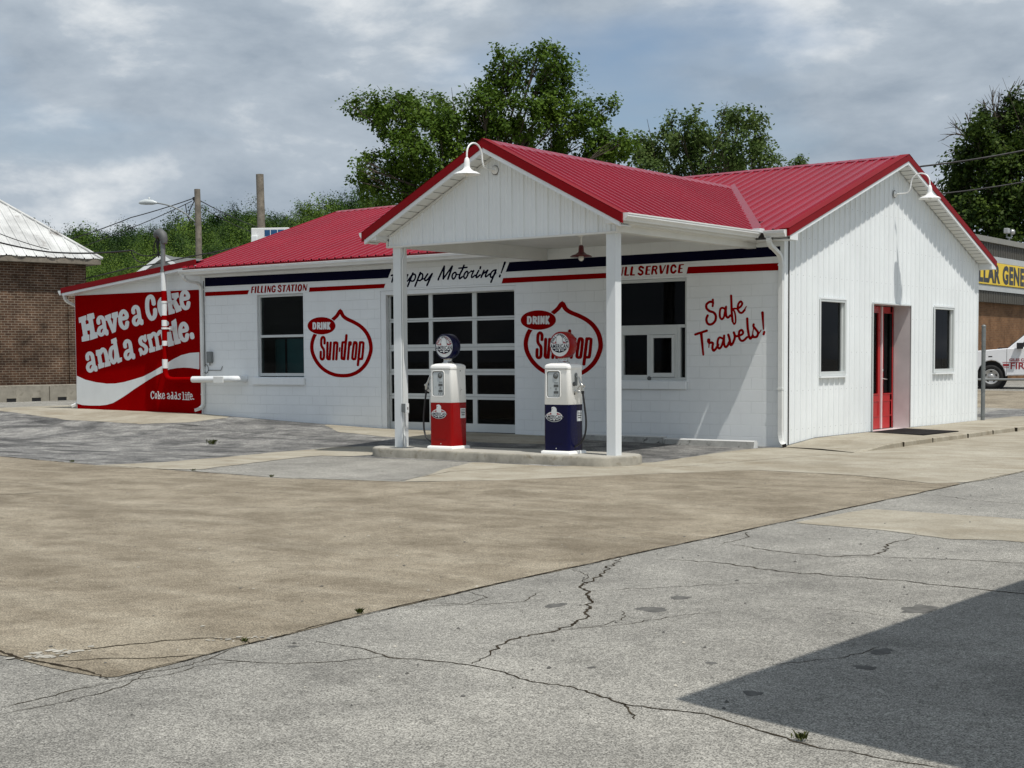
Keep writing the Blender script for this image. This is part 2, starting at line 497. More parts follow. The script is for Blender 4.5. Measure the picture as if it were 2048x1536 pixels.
WHITE = (0.76, 0.79, 0.80)
M = {}
M['block'] = block_wall('white_block_paint', (0.80, 0.835, 0.85))
M['siding'] = paint('white_ribbed_siding', (0.80, 0.835, 0.845), 0.38, 0.05, 0.8)
M['white'] = paint('white_trim_paint', WHITE, 0.42, 0.06, 2.0)
M['soffit'] = paint('white_soffit', (0.72, 0.73, 0.71), 0.5, 0.06, 2.0)
M['gutter'] = paint('white_gutter_enamel', (0.73, 0.745, 0.73), 0.35, 0.07, 2.5)
M['alu'] = paint('grey_white_window_frame', (0.56, 0.59, 0.585), 0.4, 0.06, 2.0)
M['roof'] = metal_roof('red_metal_roof', (0.26, 0.008, 0.022), 0.27, 0.42)
M['redtrim'] = metal_roof('dark_red_trim', (0.20, 0.001, 0.004), 0.5, 0.12)
M["redpaint"] = paint("red_wall_paint", (0.26, 0.0012, 0.0016), 0.7, 0.10, 1.5, 0.0)
M['navypaint'] = paint('navy_wall_paint', (0.0022, 0.0025, 0.018), 0.65, 0.15, 2.0, 0.04)
M['letterwhite'] = paint('white_letter_paint', (0.72, 0.75, 0.755), 0.5, 0.06, 2.0, 0.4)
M['glass'] = glass('dark_window_glass')
M['interior'] = paint('dark_interior', (0.014, 0.014, 0.015), 0.9, 0.3, 1.0, 0.1)
M['teal'] = paint('teal_board', (0.06, 0.19, 0.21), 0.6, 0.2, 1.5)
M['reddoor'] = paint('red_door_enamel', (0.44, 0.008, 0.010), 0.3, 0.08, 2.0)
M['pumpwhite'] = paint('white_pump_enamel', (0.92, 0.92, 0.89), 0.2, 0.04, 2.0, 0.6)
M['pumpred'] = paint('red_pump_enamel', (0.27, 0.001, 0.0015), 0.2, 0.08, 2.0, 0.25)
M['pumpnavy'] = paint('navy_pump_enamel', (0.0022, 0.0032, 0.034), 0.2, 0.1, 2.0, 0.22)
M['chrome'] = paint('worn_steel', (0.55, 0.55, 0.53), 0.28, 0.12, 9.0); M['chrome'].node_tree.nodes['Principled BSDF'].inputs['Metallic'].default_value = 0.85
M['rubber'] = paint('black_rubber', (0.012, 0.012, 0.013), 0.5, 0.2, 8.0)
M['black'] = paint('black_paint', (0.010, 0.010, 0.012), 0.4, 0.2, 4.0)
M['dial'] = paint('grey_dial_plate', (0.50, 0.54, 0.55), 0.35, 0.05, 3.0)
M['lampwhite'] = paint('white_lamp_enamel', (0.84, 0.85, 0.84), 0.25, 0.03, 3.0)
M['lampred'] = paint('dark_red_lamp_enamel', (0.10, 0.006, 0.010), 0.3, 0.1, 3.0)
M['bulb'] = paint('frosted_bulb', (0.75, 0.74, 0.68), 0.2, 0.03, 3.0)
M['galv'] = paint('galvanised_steel', (0.20, 0.215, 0.215), 0.5, 0.15, 5.0); M['galv'].node_tree.nodes['Principled BSDF'].inputs['Metallic'].default_value = 0.35
M['darkgrey'] = paint('dark_grey_casting', (0.10, 0.105, 0.105), 0.6, 0.2, 6.0)
M['wood'] = paint('grey_weathered_pole', (0.22, 0.195, 0.16), 0.9, 0.35, 3.0, 0.2, (0.10,0.085,0.07), 0.4)
M['bark'] = paint('grey_brown_bark', (0.085, 0.07, 0.055), 0.95, 0.35, 4.0, 0.1, None, 0.8)
M['wire'] = paint('black_cable', (0.012, 0.012, 0.013), 0.6, 0.1, 2.0)
M['brick'] = brick_mat('old_brown_brick', (0.135, 0.075, 0.045), (0.075, 0.040, 0.026), (0.28, 0.235, 0.18), along=(0.209, 0.978), ms=0.010, var=0.8)
M['storebrick'] = brick_mat('tan_brown_brick', (0.22, 0.115, 0.055), (0.165, 0.082, 0.04), (0.20, 0.145, 0.095), along=(0, 1))
M['oldroof'] = paint('weathered_tin_roof', (0.56, 0.57, 0.56), 0.55, 0.35, 0.9, 0.4, (0.22,0.205,0.19))
M['concrete'] = paint('grey_cast_concrete', (0.30, 0.28, 0.235), 0.85, 0.25, 2.5, 0.2, (0.19,0.17,0.135), 0.4)
M['kerb'] = paint('island_concrete', (0.34, 0.32, 0.27), 0.9, 0.28, 4.0, 0.2, (0.20,0.17,0.12), 0.7)
M['islandtop'] = paint('island_top_concrete', (0.40, 0.385, 0.34), 0.9, 0.12, 3.0, 0.2, None, 0.4)
M['stopwhite'] = paint('worn_white_kerb_paint', (0.62, 0.63, 0.62), 0.6, 0.08, 3.0)
M['stopdirty'] = paint('scuffed_kerb_face', (0.36, 0.36, 0.34), 0.8, 0.25, 4.0, 0.2, (0.03,0.028,0.025))
M['mat'] = paint('black_door_mat', (0.016, 0.015, 0.015), 0.95, 0.25, 12.0, 0.1, None, 0.8)
M['shingle'] = paint('grey_shingle', (0.15, 0.16, 0.16), 0.9, 0.25, 6.0)
M['yellow'] = paint('yellow_sign_face', (0.72, 0.50, 0.008), 0.4, 0.04, 1.0)
M['darkmetal'] = paint('dark_bronze_ribbed_metal', (0.075, 0.07, 0.058), 0.5, 0.15, 1.5)
M['greycap'] = paint('grey_metal_cap', (0.22, 0.215, 0.19), 0.5, 0.1, 1.5)
M['stripgrey'] = paint('pale_grey_fascia', (0.42, 0.44, 0.44), 0.45, 0.08, 1.5)
M['truck'] = paint('white_truck_paint', (0.76, 0.77, 0.79), 0.18, 0.04, 1.0, 0.6)
M['tyre'] = paint('black_tyre', (0.010, 0.010, 0.010), 0.8, 0.2, 6.0)
M['rim'] = paint('silver_wheel', (0.45, 0.45, 0.44), 0.32, 0.1, 6.0); M['rim'].node_tree.nodes['Principled BSDF'].inputs['Metallic'].default_value = 0.5
M['decalred'] = paint('red_decal', (0.28, 0.006, 0.012), 0.4, 0.05, 3.0)
M['blueglass'] = paint('blue_panel', (0.012, 0.075, 0.19), 0.25, 0.15, 2.0)
M['post'] = paint('white_post_sleeve', (0.70, 0.735, 0.75), 0.4, 0.05, 1.0)
M['asphalt'] = ground_mat('old_grey_asphalt', [(0.38, (0.200,0.194,0.175)), (0.5, (0.268,0.260,0.234)), (0.62, (0.330,0.320,0.287))], 0.64, (0.15,0.145,0.128), 0.92, 0.35, 1.6, 110, 0.8)
M['lane'] = ground_mat('dark_stained_asphalt', [(0.40, (0.10,0.10,0.098)), (0.5, (0.195,0.193,0.185)), (0.60, (0.30,0.295,0.275))], 0.6, (0.085,0.082,0.074), 0.9, 0.7, 2.6, 60, 0.7, ((0.042,0.042,0.043), 0.35, 0.95))
M['slab'] = ground_mat('brown_stained_concrete', [(0.38, (0.165,0.138,0.098)), (0.5, (0.232,0.198,0.145)), (0.62, (0.315,0.275,0.207))], 0.55, (0.150,0.125,0.088), 0.9, 0.6, 2.2, 85, 0.6, ((0.39,0.350,0.272), 0.64, 0.5))
M['apron'] = ground_mat('pale_new_concrete', [(0.38, (0.265,0.236,0.180)), (0.5, (0.345,0.316,0.252)), (0.62, (0.410,0.382,0.312))], 0.16, (0.27,0.23,0.165), 0.85, 0.5, 1.6, 60, 0.25, ((0.22,0.18,0.12), 0.3, 0.55))
M['crack'] = paint('crack_dirt', (0.050, 0.042, 0.031), 1.0, 0.5, 9.0, 0.0)
M['tar'] = paint('dark_oil_spot', (0.125, 0.123, 0.115), 0.9, 0.35, 14.0, 0.1)
M['chip'] = paint('spalled_concrete', (0.42, 0.40, 0.35), 0.9, 0.3, 20.0, 0.1)
M['weed'] = leaf_mat('weed_green', (0.03,0.04,0.012), (0.06,0.075,0.02), (0.10,0.11,0.03), 20.0, 0.2)
M['grass'] = ground_mat('field_grass', [(0.36, (0.03,0.045,0.012)), (0.5, (0.05,0.07,0.02)), (0.64, (0.08,0.10,0.03))], 0.4, (0.05,0.05,0.02), 1.0, 0.2, 1.0, 20, 0.5)
M['leaf_big'] = leaf_mat('oak_leaves', (0.030,0.062,0.008), (0.070,0.128,0.014), (0.150,0.225,0.030), 0.8, 0.36, 0.3)
M['leaf_two'] = leaf_mat('grey_green_leaves', (0.034,0.066,0.014), (0.080,0.128,0.030), (0.155,0.205,0.065), 0.8, 0.36, 0.3)
M['leaf_dark'] = leaf_mat('dark_leaves', (0.014,0.032,0.006), (0.034,0.062,0.010), (0.090,0.135,0.022), 0.6, 0.34)
M['leaf_hill'] = leaf_mat('hill_leaves', (0.010,0.030,0.005), (0.036,0.078,0.009), (0.115,0.175,0.022), 0.085, 0.15, 0.22, (0.15,0.48,0.85), True)

# ------------------------------------------------------------------ terrain and paving
WX = [-60, -19.4, -14.7, -12, -9.2, -5.7, -1, 0, 60]
WZ = [0.40, 0.36, 0.31, 0.20, 0.10, 0.07, 0.0, -0.01, -0.02]
def smooth(t):
    t = np.clip(t, 0, 1); return t*t*(3-2*t)
def ground_z(x, y):
    zw = np.interp(x, WX, WZ)
    t = smooth((np.asarray(y)+5.0)/4.6)
    z = -0.075*(1-t)+zw*t
    return z+0.0265*np.clip(np.asarray(y)-9.5, 0, 16)*smooth((np.asarray(x)+24)/6)
def gz(x, y): return float(ground_z(x, y))

def axis_pts(lo, hi, step, far):
    a = list(np.arange(lo, hi+1e-6, step)); s = step; v = hi
    while v < far: s = min(s*1.5, 60); v += s; a.append(v)
    s = step; v = lo
    while v > -far: s = min(s*1.5, 60); v -= s; a.insert(0, v)
    return np.array(a)

def grid_mesh(name, xs, ys, Z, mat):
    nx, ny = len(xs), len(ys)
    X, Y = np.meshgrid(xs, ys)
    vs = np.stack([X, Y, Z], -1).reshape(-1, 3)
    i = np.arange(nx-1); j = np.arange(ny-1); I, J = np.meshgrid(i, j)
    a = (J*nx+I).ravel()
    fs = np.stack([a, a+1, a+nx+1, a+nx], -1)
    me = bpy.data.meshes.new(name); me.from_pydata(vs.tolist(), [], fs.tolist())
    me.materials.append(mat); me.polygons.foreach_set('use_smooth', [True]*len(me.polygons))
    o = bpy.data.objects.new(name, me); COL.objects.link(o)
    return o

gx = axis_pts(-31, 13, 0.25, 900); gy = axis_pts(-21, 14, 0.25, 900)
GX, GY = np.meshgrid(gx, gy)
ground = tag(grid_mesh('ground', gx, gy, ground_z(GX, GY), M['asphalt']), 'cracked grey asphalt lot around the filling station', 'asphalt', kind='structure')

def region(name, poly, off, mat, label, cat, h=0.11, wob=0.05, frq=1.6):
    """a sheet of paving lying on the ground with a slightly ragged outline"""
    P = np.array(poly)
    xs = np.arange(P[:,0].min()-0.3, P[:,0].max()+0.3+h, h); ys = np.arange(P[:,1].min()-0.3, P[:,1].max()+0.3+h, h)
    X, Y = np.meshgrid(xs, ys)
    F = poly_sdf(X, Y, [tuple(p) for p in poly])
    near = np.abs(F) < 0.4
    if wob:
        for j, i in zip(*np.nonzero(near)):
            F[j, i] += wob*(mnoise.noise(Vector((X[j,i]*frq, Y[j,i]*frq, off*100)))+0.6*mnoise.noise(Vector((X[j,i]*frq*3.1, Y[j,i]*frq*3.1, 7))))
    ZG = ground_z(X, Y)
    mb = field_mesh(xs, ys, F, lambda u, v: (u, v, gz(u, v)+off), merge=False)
    mb.s = [True]*len(mb.s)
    o = mb.build(name, mat); tag(o, label, cat, kind='structure')
    return o

LANE = [(-30,-1.2),(-24,-1.8),(-19.4,0.2),(-14.7,0.0),(-10.6,0.0),(-9.2,0.0),(-6,0.0),(0.05,-0.02),(-0.1,-0.4),(-0.42,-0.9),(-0.36,-3.67),(-1.3,-5.0),(-2.9,-4.9),(-6.1,-5.0),(-6.0,-6.1),(-5.4,-8.2),(-7.6,-8.5),(-10.6,-8.1),(-17,-7.4),(-30,-6.8)]
region('asphalt_lane', LANE, 0.002, M['lane'], 'dark streaked asphalt between the wall and the brown slab', 'asphalt', 0.16, 0.06)
SLAB = [(4.11,-18.02),(4.6,-18.1),(5.19,-18.08),(5.10,-17.2),(4.97,-15.9),(4.90,-14.3),(4.86,-12.5),(4.84,-10.5),(4.80,-7.5),(4.77,-4.45),(4.42,-4.88),(3.2,-4.25),(1.52,-4.14),(0.58,-5.6),(-0.45,-7.42),(-1.2,-8.2),(-3.2,-8.75),(-5.75,-8.55),(-7.6,-8.5),(-10.6,-8.1),(-17,-7.4),(-17,-26),(-3,-26)]
region('concrete_slab', SLAB, 0.004, M['slab'], 'broad brown stained concrete slab in front of the pumps', 'concrete slab', 0.12, 0.03, 2.5)
APRON = [(-1.42,-8.3),(-0.45,-7.44),(0.58,-5.62),(1.52,-4.16),(3.2,-4.27),(4.42,-4.90),(4.80,-4.45),(4.94,-2.8),(4.9,2.5),(4.7,11.4),(1.4,11.4),(1.4,-0.2),(0.4,0.35),(0.02,-0.05),(-0.25,-0.65),(-0.36,-3.67),(-1.28,-5.0),(-2.88,-4.9),(-2.3,-6.4),(-1.8,-7.3)]
region('concrete_apron', APRON, 0.006, M['apron'], 'pale new concrete drive between the island and the walkway', 'concrete drive', 0.12, 0.025, 2.5)
STRIP = [(-7.5,-8.62),(-7.1,-7.48),(-7.33,-4.74),(-7.05,-3.5),(-6.26,-3.2),(-5.3,-3.9),(-5.5,-4.9),(-6.08,-5.03),(-5.94,-6.09),(-5.39,-8.26),(-6.03,-8.66)]
region('concrete_strip', STRIP, 0.006, M['apron'], 'pale concrete strip running off the left end of the island', 'concrete strip', 0.1, 0.08)
region('garage_apron', [(-10.67,-0.06),(-10.55,-0.3),(-9.11,-1.35),(-7.69,-1.72),(-6.43,-1.87),(-4.62,-1.93),(-3.72,-1.75),(-3.7,-0.02),(-9.34,-0.02)], 0.006, M['apron'], 'pale concrete apron at the foot of the glazed garage door', 'concrete apron', 0.1, 0.06)
region('wall_apron', [(-21.8,-1.0),(-22.0,1.6),(-19.5,0.5),(-19.4,-0.01),(-14.71,-0.02),(-13.75,-0.05),(-13.35,-0.5),(-13.35,-1.57),(-14.23,-2.21),(-16.99,-2.12),(-19.4,-1.63)], 0.006, M['apron'], 'pale concrete apron below the red painted wall', 'concrete apron', 0.1, 0.05)
region('concrete_patch', [(5.02,-8.2),(5.91,-8.26),(6.67,-8.31),(9.5,-8.5),(9.6,-10.4),(7.06,-10.08),(6.63,-10.24),(5.87,-9.95),(4.93,-9.83),(4.98,-8.87)], 0.004, M['apron'], 'tan concrete patch let into the grey asphalt at right', 'concrete patch', 0.1, 0.03)
region('rear_drive', [(-1.2,12.2),(14,12.2),(14,15.5),(-1.2,15.3)], 0.003, M['lane'], 'grey asphalt strip behind the white gable wall', 'asphalt', 0.3, 0.05)
region('rear_lot', [(-9,15.6),(14,15.6),(14,24),(-9,24)], 0.003, M['slab'], 'tan lot in front of the white truck', 'lot', 0.4, 0.05)

RNG = random.Random(11)
def crack_path(pts, amp=0.035, step=0.035):
    out = []
    for a, b in zip(pts[:-1], pts[1:]):
        a = Vector(a); b = Vector(b); n = max(2, int((b-a).length/step))
        d = (b-a).normalized(); nrm = Vector((-d.y, d.x))
        for i in range(n):
            t = i/n; w = math.sin(PI*t)
            out.append(a.lerp(b, t)+nrm*(RNG.uniform(-amp, amp)*w*0.22+mnoise.noise(Vector((a.x*3+t*5, a.y*3, 5)))*amp*1.5*w))
    out.append(Vector(pts[-1]))
    return out

def crack(pts, w=0.016, amp=0.035, z=0.016, mb=None, rag=0.45):
    mb = mb or MB()
    P = crack_path(pts, amp); k = len(P); vs = []
    for i, p in enumerate(P):
        d = (P[min(i+1,k-1)]-P[max(i-1,0)]); d.normalize(); n = Vector((-d.y, d.x))
        e = min(1, 6*i/k, 6*(k-1-i)/k); ww = 0.78*w*(0.35+0.65*e)*RNG.uniform(1-rag, 1+rag)
        zz = gz(p.x, p.y)+z
        vs.append((p.x+n.x*ww/2, p.y+n.y*ww/2, zz)); vs.append((p.x-n.x*ww/2, p.y-n.y*ww/2, zz))
    mb.add(vs, [(2*i, 2*i+1, 2*i+3, 2*i+2) for i in range(k-1)])
    return mb

CRACKS = [
 ([(4.85,-12.81),(5.03,-13.2),(5.16,-13.44),(5.4,-14.16),(5.74,-14.59),(6.16,-15.22),(6.27,-15.75),(6.21,-16.1),(6.4,-16.62),(6.44,-16.74)], 0.022, 0.06),
 ([(5.33,-16.77),(5.71,-16.77),(5.98,-16.87),(6.26,-16.79),(6.45,-16.77),(6.67,-16.8),(6.93,-16.9),(7.16,-16.88),(7.34,-16.94),(7.58,-17.04),(7.78,-17.02),(7.96,-16.98),(8.15,-17.05),(8.41,-17.14),(8.63,-17.22),(8.75,-17.19),(8.89,-17.22),(9.25,-17.2)], 0.016, 0.02),
 ([(5.17,-17.45),(5.39,-17.4),(5.65,-17.29),(5.83,-17.09),(5.95,-16.83)], 0.010, 0.03),
 ([(3.2,-17.9),(4.11,-17.99),(4.37,-18.04),(4.65,-18.03),(4.92,-18.03),(5.18,-18.09)], 0.028, 0.02),
 ([(4.48,-17.99),(4.47,-17.67),(4.54,-17.45),(4.73,-17.1),(4.95,-16.99),(5.08,-17.04)], 0.020, 0.03),
 ([(4.6,-17.98),(4.78,-17.75),(4.98,-17.6),(5.1,-17.4)], 0.014, 0.03),
 ([(5.21,-11.61),(5.78,-11.81),(6.24,-11.86),(6.47,-11.6),(6.48,-11.33),(6.31,-10.87),(6.31,-10.24)], 0.020, 0.05),
 ([(6.24,-11.86),(6.9,-11.53),(7.62,-11.37),(8.6,-11.2)], 0.014, 0.05),
 ([(5.23,-12.73),(5.73,-12.66),(6.28,-12.83),(6.81,-12.77),(7.17,-12.73),(7.77,-12.81),(8.5,-12.81)], 0.022, 0.05),
 ([(7.57,-17.03),(7.69,-17.17),(7.76,-17.25)], 0.014, 0.015),
 ([(5.0,-6.26),(5.5,-6.65),(6.21,-6.85),(7.5,-6.6)], 0.016, 0.05),
 ([(5.14,-11.66),(5.1,-11.05),(4.89,-10.74)], 0.014, 0.04),
 ([(5.27,-18.77),(5.25,-18.54),(5.23,-18.3),(5.26,-18.08)], 0.010, 0.02),
 ([(5.37,-18.84),(5.40,-18.56),(5.40,-18.31),(5.34,-18.09),(5.22,-17.9)], 0.009, 0.02),
 ([(5.21,-18.07),(5.19,-17.84),(5.25,-17.72),(5.21,-17.45),(5.1,-17.2)], 0.009, 0.03),
 ([(5.26,-18.08),(5.34,-17.85),(5.30,-17.6),(5.42,-17.35)], 0.007, 0.02),
 ([(6.41,-13.4),(6.0,-13.9),(5.6,-14.4)], 0.008, 0.04),
 ([(6.27,-15.7),(6.4,-15.4),(6.35,-15.1),(6.2,-14.9)], 0.007, 0.03),
 ([(6.27,-15.72),(6.5,-15.3),(6.6,-14.9),(6.75,-14.6)], 0.007, 0.03),
 ([(4.93,-13.6),(5.2,-13.8),(5.45,-14.2)], 0.009, 0.04),
 ([(4.95,-14.9),(5.2,-15.0),(5.25,-15.3),(5.02,-15.6)], 0.009, 0.03),
 ([(5.0,-15.4),(5.35,-15.25),(5.5,-15.0),(5.35,-14.6)], 0.008, 0.03),
 ([(7.7,-15.9),(7.95,-15.5),(8.0,-15.1)], 0.008, 0.03),
 ([(6.9,-14.2),(7.4,-14.1),(7.9,-14.2)], 0.006, 0.03)]
for i, (pts, w, amp) in enumerate(CRACKS): crack(pts, w, amp, 0.0062 if i in (3, 4, 5) else 0.0022).build('crack', M['crack'], ground)
crack([(5.19,-18.08),(5.10,-17.2),(4.97,-15.9),(4.90,-14.3),(4.86,-12.5),(4.84,-10.5),(4.80,-7.5),(4.77,-4.45),(4.90,-2.8),(4.88,2.5)], 0.020, 0.02, 0.0075).build('crack', M['crack'], ground)
crack([(-7.6,-8.5),(-5.77,-8.53),(-3.24,-8.73),(-1.42,-8.32)], 0.04, 0.03, 0.0075).build('crack', M['crack'], ground)
crack([(-17,-7.4),(-10.6,-8.1),(-7.6,-8.5)], 0.04, 0.04, 0.0075).build('crack', M['crack'], ground)
crack([(-4.3,-12.6),(-4.15,-12.03),(-4.07,-11.74)], 0.03, 0.02, 0.0075).build('crack', M['crack'], ground)
crack([(-1.47,-8.35),(-1.94,-6.65),(-1.61,-5.5)], 0.022, 0.03, 0.0075).build('crack', M['crack'], ground)
crack([(1.52,-4.14),(3.2,-4.26),(4.42,-4.88)], 0.020, 0.02, 0.0075).build('crack', M['crack'], ground)
crack([(1.62,-0.85),(0.75,-3.0),(0.25,-4.6)], 0.018, 0.02, 0.0075).build('crack', M['crack'], ground)

def blob(cx, cy, rx, ry, z, seed, n=22):
    mb = MB(); vs = []
    for i in range(n):
        q = 2*PI*i/n; k = 1+0.45*mnoise.noise(Vector((math.cos(q)*1.3+seed, math.sin(q)*1.3, seed*3)))+0.3*mnoise.noise(Vector((math.cos(q)*4+seed, math.sin(q)*4, seed)))
        x, y = cx+rx*k*math.cos(q), cy+ry*k*math.sin(q); vs.append((x, y, gz(x, y)+z))
    mb.add(vs, [tuple(range(n))]); return mb
for i, (x, y, rx, ry) in enumerate([(5.76,-15.01,0.055,0.10),(6.35,-14.78,0.10,0.09),(6.26,-14.28,0.07,0.08),(7.73,-13.81,0.10,0.16),(8.06,-15.2,0.05,0.10),(7.45,-16.0,0.03,0.03),(7.0,-16.45,0.02,0.03),(8.15,-15.65,0.06,0.05),(5.33,-16.95,0.03,0.03),(7.95,-16.5,0.05,0.05)]):
    blob(x, y, rx, ry, 0.0012, i*1.7).build('stain', M['tar'], ground)
# spalled pale chips along the broken corner of the slab
mb = MB()
for i in range(46):
    t = RNG.random(); x = 4.40+RNG.gauss(0, 0.05)+0.05*t; y = -18.0+0.32*t+RNG.gauss(0, 0.05); r = RNG.uniform(0.006, 0.028)
    b = blob(x, y, r, r*RNG.uniform(0.6, 1.4), 0.0062+0.00005*i, i*2.3, 7); mb.add(b.v, b.f)
for i in range(24):
    t = RNG.random(); x = 4.82+0.22*t+RNG.gauss(0, 0.02); y = -17.1+0.25*t+RNG.gauss(0, 0.03); r = RNG.uniform(0.005, 0.016)
    b = blob(x, y, r, r, 0.0085+0.00005*i, i*1.3, 7); mb.add(b.v, b.f)
mb.build('chipped_edge', M['chip'], ground)

# loose grit and small chips scattered over the paving
for nm, mt, cnt in (('dark_grit', M['tar'], 150), ('pale_grit', M['chip'], 90)):
    mb = MB()
    for i in range(cnt):
        d = RNG.uniform(6.5, 19); q = RNG.uniform(-0.33, 0.33); x = 11.13+d*math.sin(-0.6416+q); y = -22.66+d*math.cos(-0.6416+q)
        r = RNG.uniform(0.003, 0.011)*(1+0.02*d); b = blob(x, y, r, r*RNG.uniform(0.6, 1.6), 0.0075 if x < 4.85 else 0.0024, i*1.9, 6); c = gz(x, y)+0.006+r*0.5
        k = len(mb.v); mb.add(b.v+[(x, y, c)], [(j, (j+1)%6, 6) for j in range(6)])
    mb.build(nm, mt, ground)

def weed(x, y, h, n, label, seed):
    r = random.Random(seed); mb = MB(); z0 = gz(x, y)+0.01
    for i in range(n):
        q = r.uniform(0, 2*PI); l = h*r.uniform(0.5, 1.1); bx, by = x+r.gauss(0, h*0.35), y+r.gauss(0, h*0.35)
        lean = r.uniform(0.2, 0.9); dx, dy = math.cos(q)*l*lean, math.sin(q)*l*lean; w = 0.022*h+0.0012
        px, py = -math.sin(q)*w, math.cos(q)*w
        mb.add([(bx-px, by-py, z0), (bx+px, by+py, z0), (bx+dx*0.6+px*1.6, by+dy*0.6+py*1.6, z0+l*0.65), (bx+dx, by+dy, z0+l*0.8), (bx+dx*0.6-px*1.6, by+dy*0.6-py*1.6, z0+l*0.65)], [(0,1,2,3,4)])
    tag(mb.build('weed', M['weed']), label, 'weed', 'weeds in the paving cracks')
weed(4.93, -15.97, 0.035, 60, 'small weed tuft in the seam between brown slab and asphalt', 1)
weed(8.52, -17.16, 0.036, 60, 'green weed in the long crack beside the dark shadow', 2)
weed(-9.85, -4.05, 0.12, 50, 'taller weed standing alone in the dark asphalt left of the pumps', 3)
weed(5.03, -17.03, 0.025, 30, 'tiny dry weed at the broken corner of the brown slab', 4)
weed(-5.2, -8.55, 0.04, 30, 'low weed in the slab joint left of the island', 5)
weed(-3.4, -8.72, 0.04, 30, 'low weed in the slab joint nearest the red pump', 6)
weed(-8.3, -8.35, 0.05, 30, 'weed at the far left edge of the brown slab', 7)

# raised walkway along the gable wall, with its kerb
def walkway():
    mb = MB(); ys = [-0.75, -0.4, 0.0, 0.35, 0.7, 1.2, 2, 4, 6, 8, 9.8, 12.2]
    def top(y): return gz(1.6, y)+0.013+(0.085-gz(1.6, max(min(y, 9.5), 0))-0.013)*float(smooth((y+0.75)/1.5))
    def xo(y): return 1.64+0.02*math.sin(y*2)
    for a, b in zip(ys[:-1], ys[1:]):
        l0 = 0.0 if a >= 0.0 else 1.64*(-a/0.75)**1.0; l1 = 0.0 if b >= 0.0 else 1.64*(-b/0.75)
        w0 = 0.095*min(1, max(0, a)/1.25); w1 = 0.095*min(1, max(0, b)/1.25)
        za0, za1 = (max(w0, 0.0) if a >= 0 else top(a)), (max(w1, 0.0) if b >= 0 else top(b))
        mb.quad((l0, a, za0+0.004), (xo(a)-0.03, a, top(a)), (xo(b)-0.03, b, top(b)), (l1, b, za1+0.004))
        mb.quad((xo(a)-0.03, a, top(a)), (xo(a), a, top(a)-0.02), (xo(b), b, top(b)-0.02), (xo(b)-0.03, b, top(b)))
        mb.quad((xo(a), a, top(a)-0.02), (xo(a)+0.015, a, -0.2), (xo(b)+0.015, b, -0.2), (xo(b), b, top(b)-0.02))
    for y in (1.18, 2.61, 4.35, 5.84, 7.2, 8.5):
        mb.box(xo(y)-0.06, xo(y)+0.019, y-0.018, y+0.018, -0.1, top(y)-0.012, 1)
    o = mb.build('walkway', [M['apron'], M['crack']]); tag(o, 'raised pale concrete walkway along the white gable wall', 'walkway', kind='structure')
walkway()

# island under the canopy
def island():
    n = 14; pts = []
    cx0, cx1, cy, r = -4.93, -0.87, -4.21, 0.55
    for i in range(n+1): q = -PI/2+PI*i/n; pts.append((cx1+r*0.98*math.cos(q), cy+r*math.sin(q)))
    for i in range(n+1): q = PI/2+PI*i/n; pts.append((cx0+r*0.9*math.cos(q), cy+r*math.sin(q)))
    mb = MB(); k = len(pts)
    def sc(f, z): return [((p[0]-(cx0+cx1)/2)*(1-(1-f)*0.22)+(cx0+cx1)/2, (p[1]-cy)*f+cy, z) for p in pts]
    rings = [sc(1.0, -0.2), sc(1.0, 0.045), sc(0.985, 0.066), sc(0.955, 0.075)]
    vs = [v for rg in rings for v in rg]
    fs = [(a*k+i, a*k+(i+1)%k, (a+1)*k+(i+1)%k, (a+1)*k+i) for a in range(3) for i in range(k)]
    mb.add(vs, fs, 0, True); mb.add(rings[-1], [tuple(range(k))], 1)
    o = mb.build('pump_island', [M['kerb'], M['islandtop']])
    tag(o, 'long low concrete island with rounded ends under the canopy posts', 'pump island')
island()

# ------------------------------------------------------------------ filling station
B = empty('filling_station', (0, 0, 0))
tag(B, 'white block filling station with red metal roof, gabled canopy and painted signs', 'filling station')

def wall_xz(mb, x0, x1, z0f, z1f, y, thick, holes, mi=0):
    """wall facing -y at y, with rectangular holes and their reveals; z limits are functions of x"""
    xs = sorted(set([x0, x1]+[h[0] for h in holes]+[h[1] for h in holes]+list(np.arange(math.ceil(x0), x1, 1.0))))
    for a, b in zip(xs[:-1], xs[1:]):
        m = (a+b)/2; hs = sorted([h for h in holes if h[0] <= m <= h[1]], key=lambda h: h[2])
        segs = []; lo = None
        for h in hs:
            segs.append((lo, h[2])); lo = h[3]
        segs.append((lo, None))
        for s0, s1 in segs:
            za, zb = (z0f(a), z0f(b)) if s0 is None else (s0, s0)
            zc, zd = (z1f(a), z1f(b)) if s1 is None else (s1, s1)
            mb.quad((a,y,za), (b,y,zb), (b,y,zd), (a,y,zc), mi)
            mb.quad((b,y+thick,zb), (a,y+thick,za), (a,y+thick,zc), (b,y+thick,zd), 1)
    for a, b, c, d in holes:
        y1 = y+thick
        mb.quad((a,y,c),(a,y,d),(a,y1,d),(a,y1,c), mi); mb.quad((b,y,d),(b,y,c),(b,y1,c),(b,y1,d), mi)
        mb.quad((a,y,d),(b,y,d),(b,y1,d),(a,y1,d), mi); mb.quad((b,y,c),(a,y,c),(a,y1,c),(b,y1,c), mi)

LW = (-12.87, -11.43, 1.17, 2.99); GD = (-9.19, -5.68, 0.05, 2.96); RW = (-3.43, -1.9, 1.13, 2.96)
mb = MB()
wall_xz(mb, -14.70, 0.0, lambda x: gz(x, 0)-0.3, lambda x: 3.68, 0.0, 0.2, [LW, GD, RW])
front_wall = mb.build('front_wall', [M['block'], M['interior']], B)
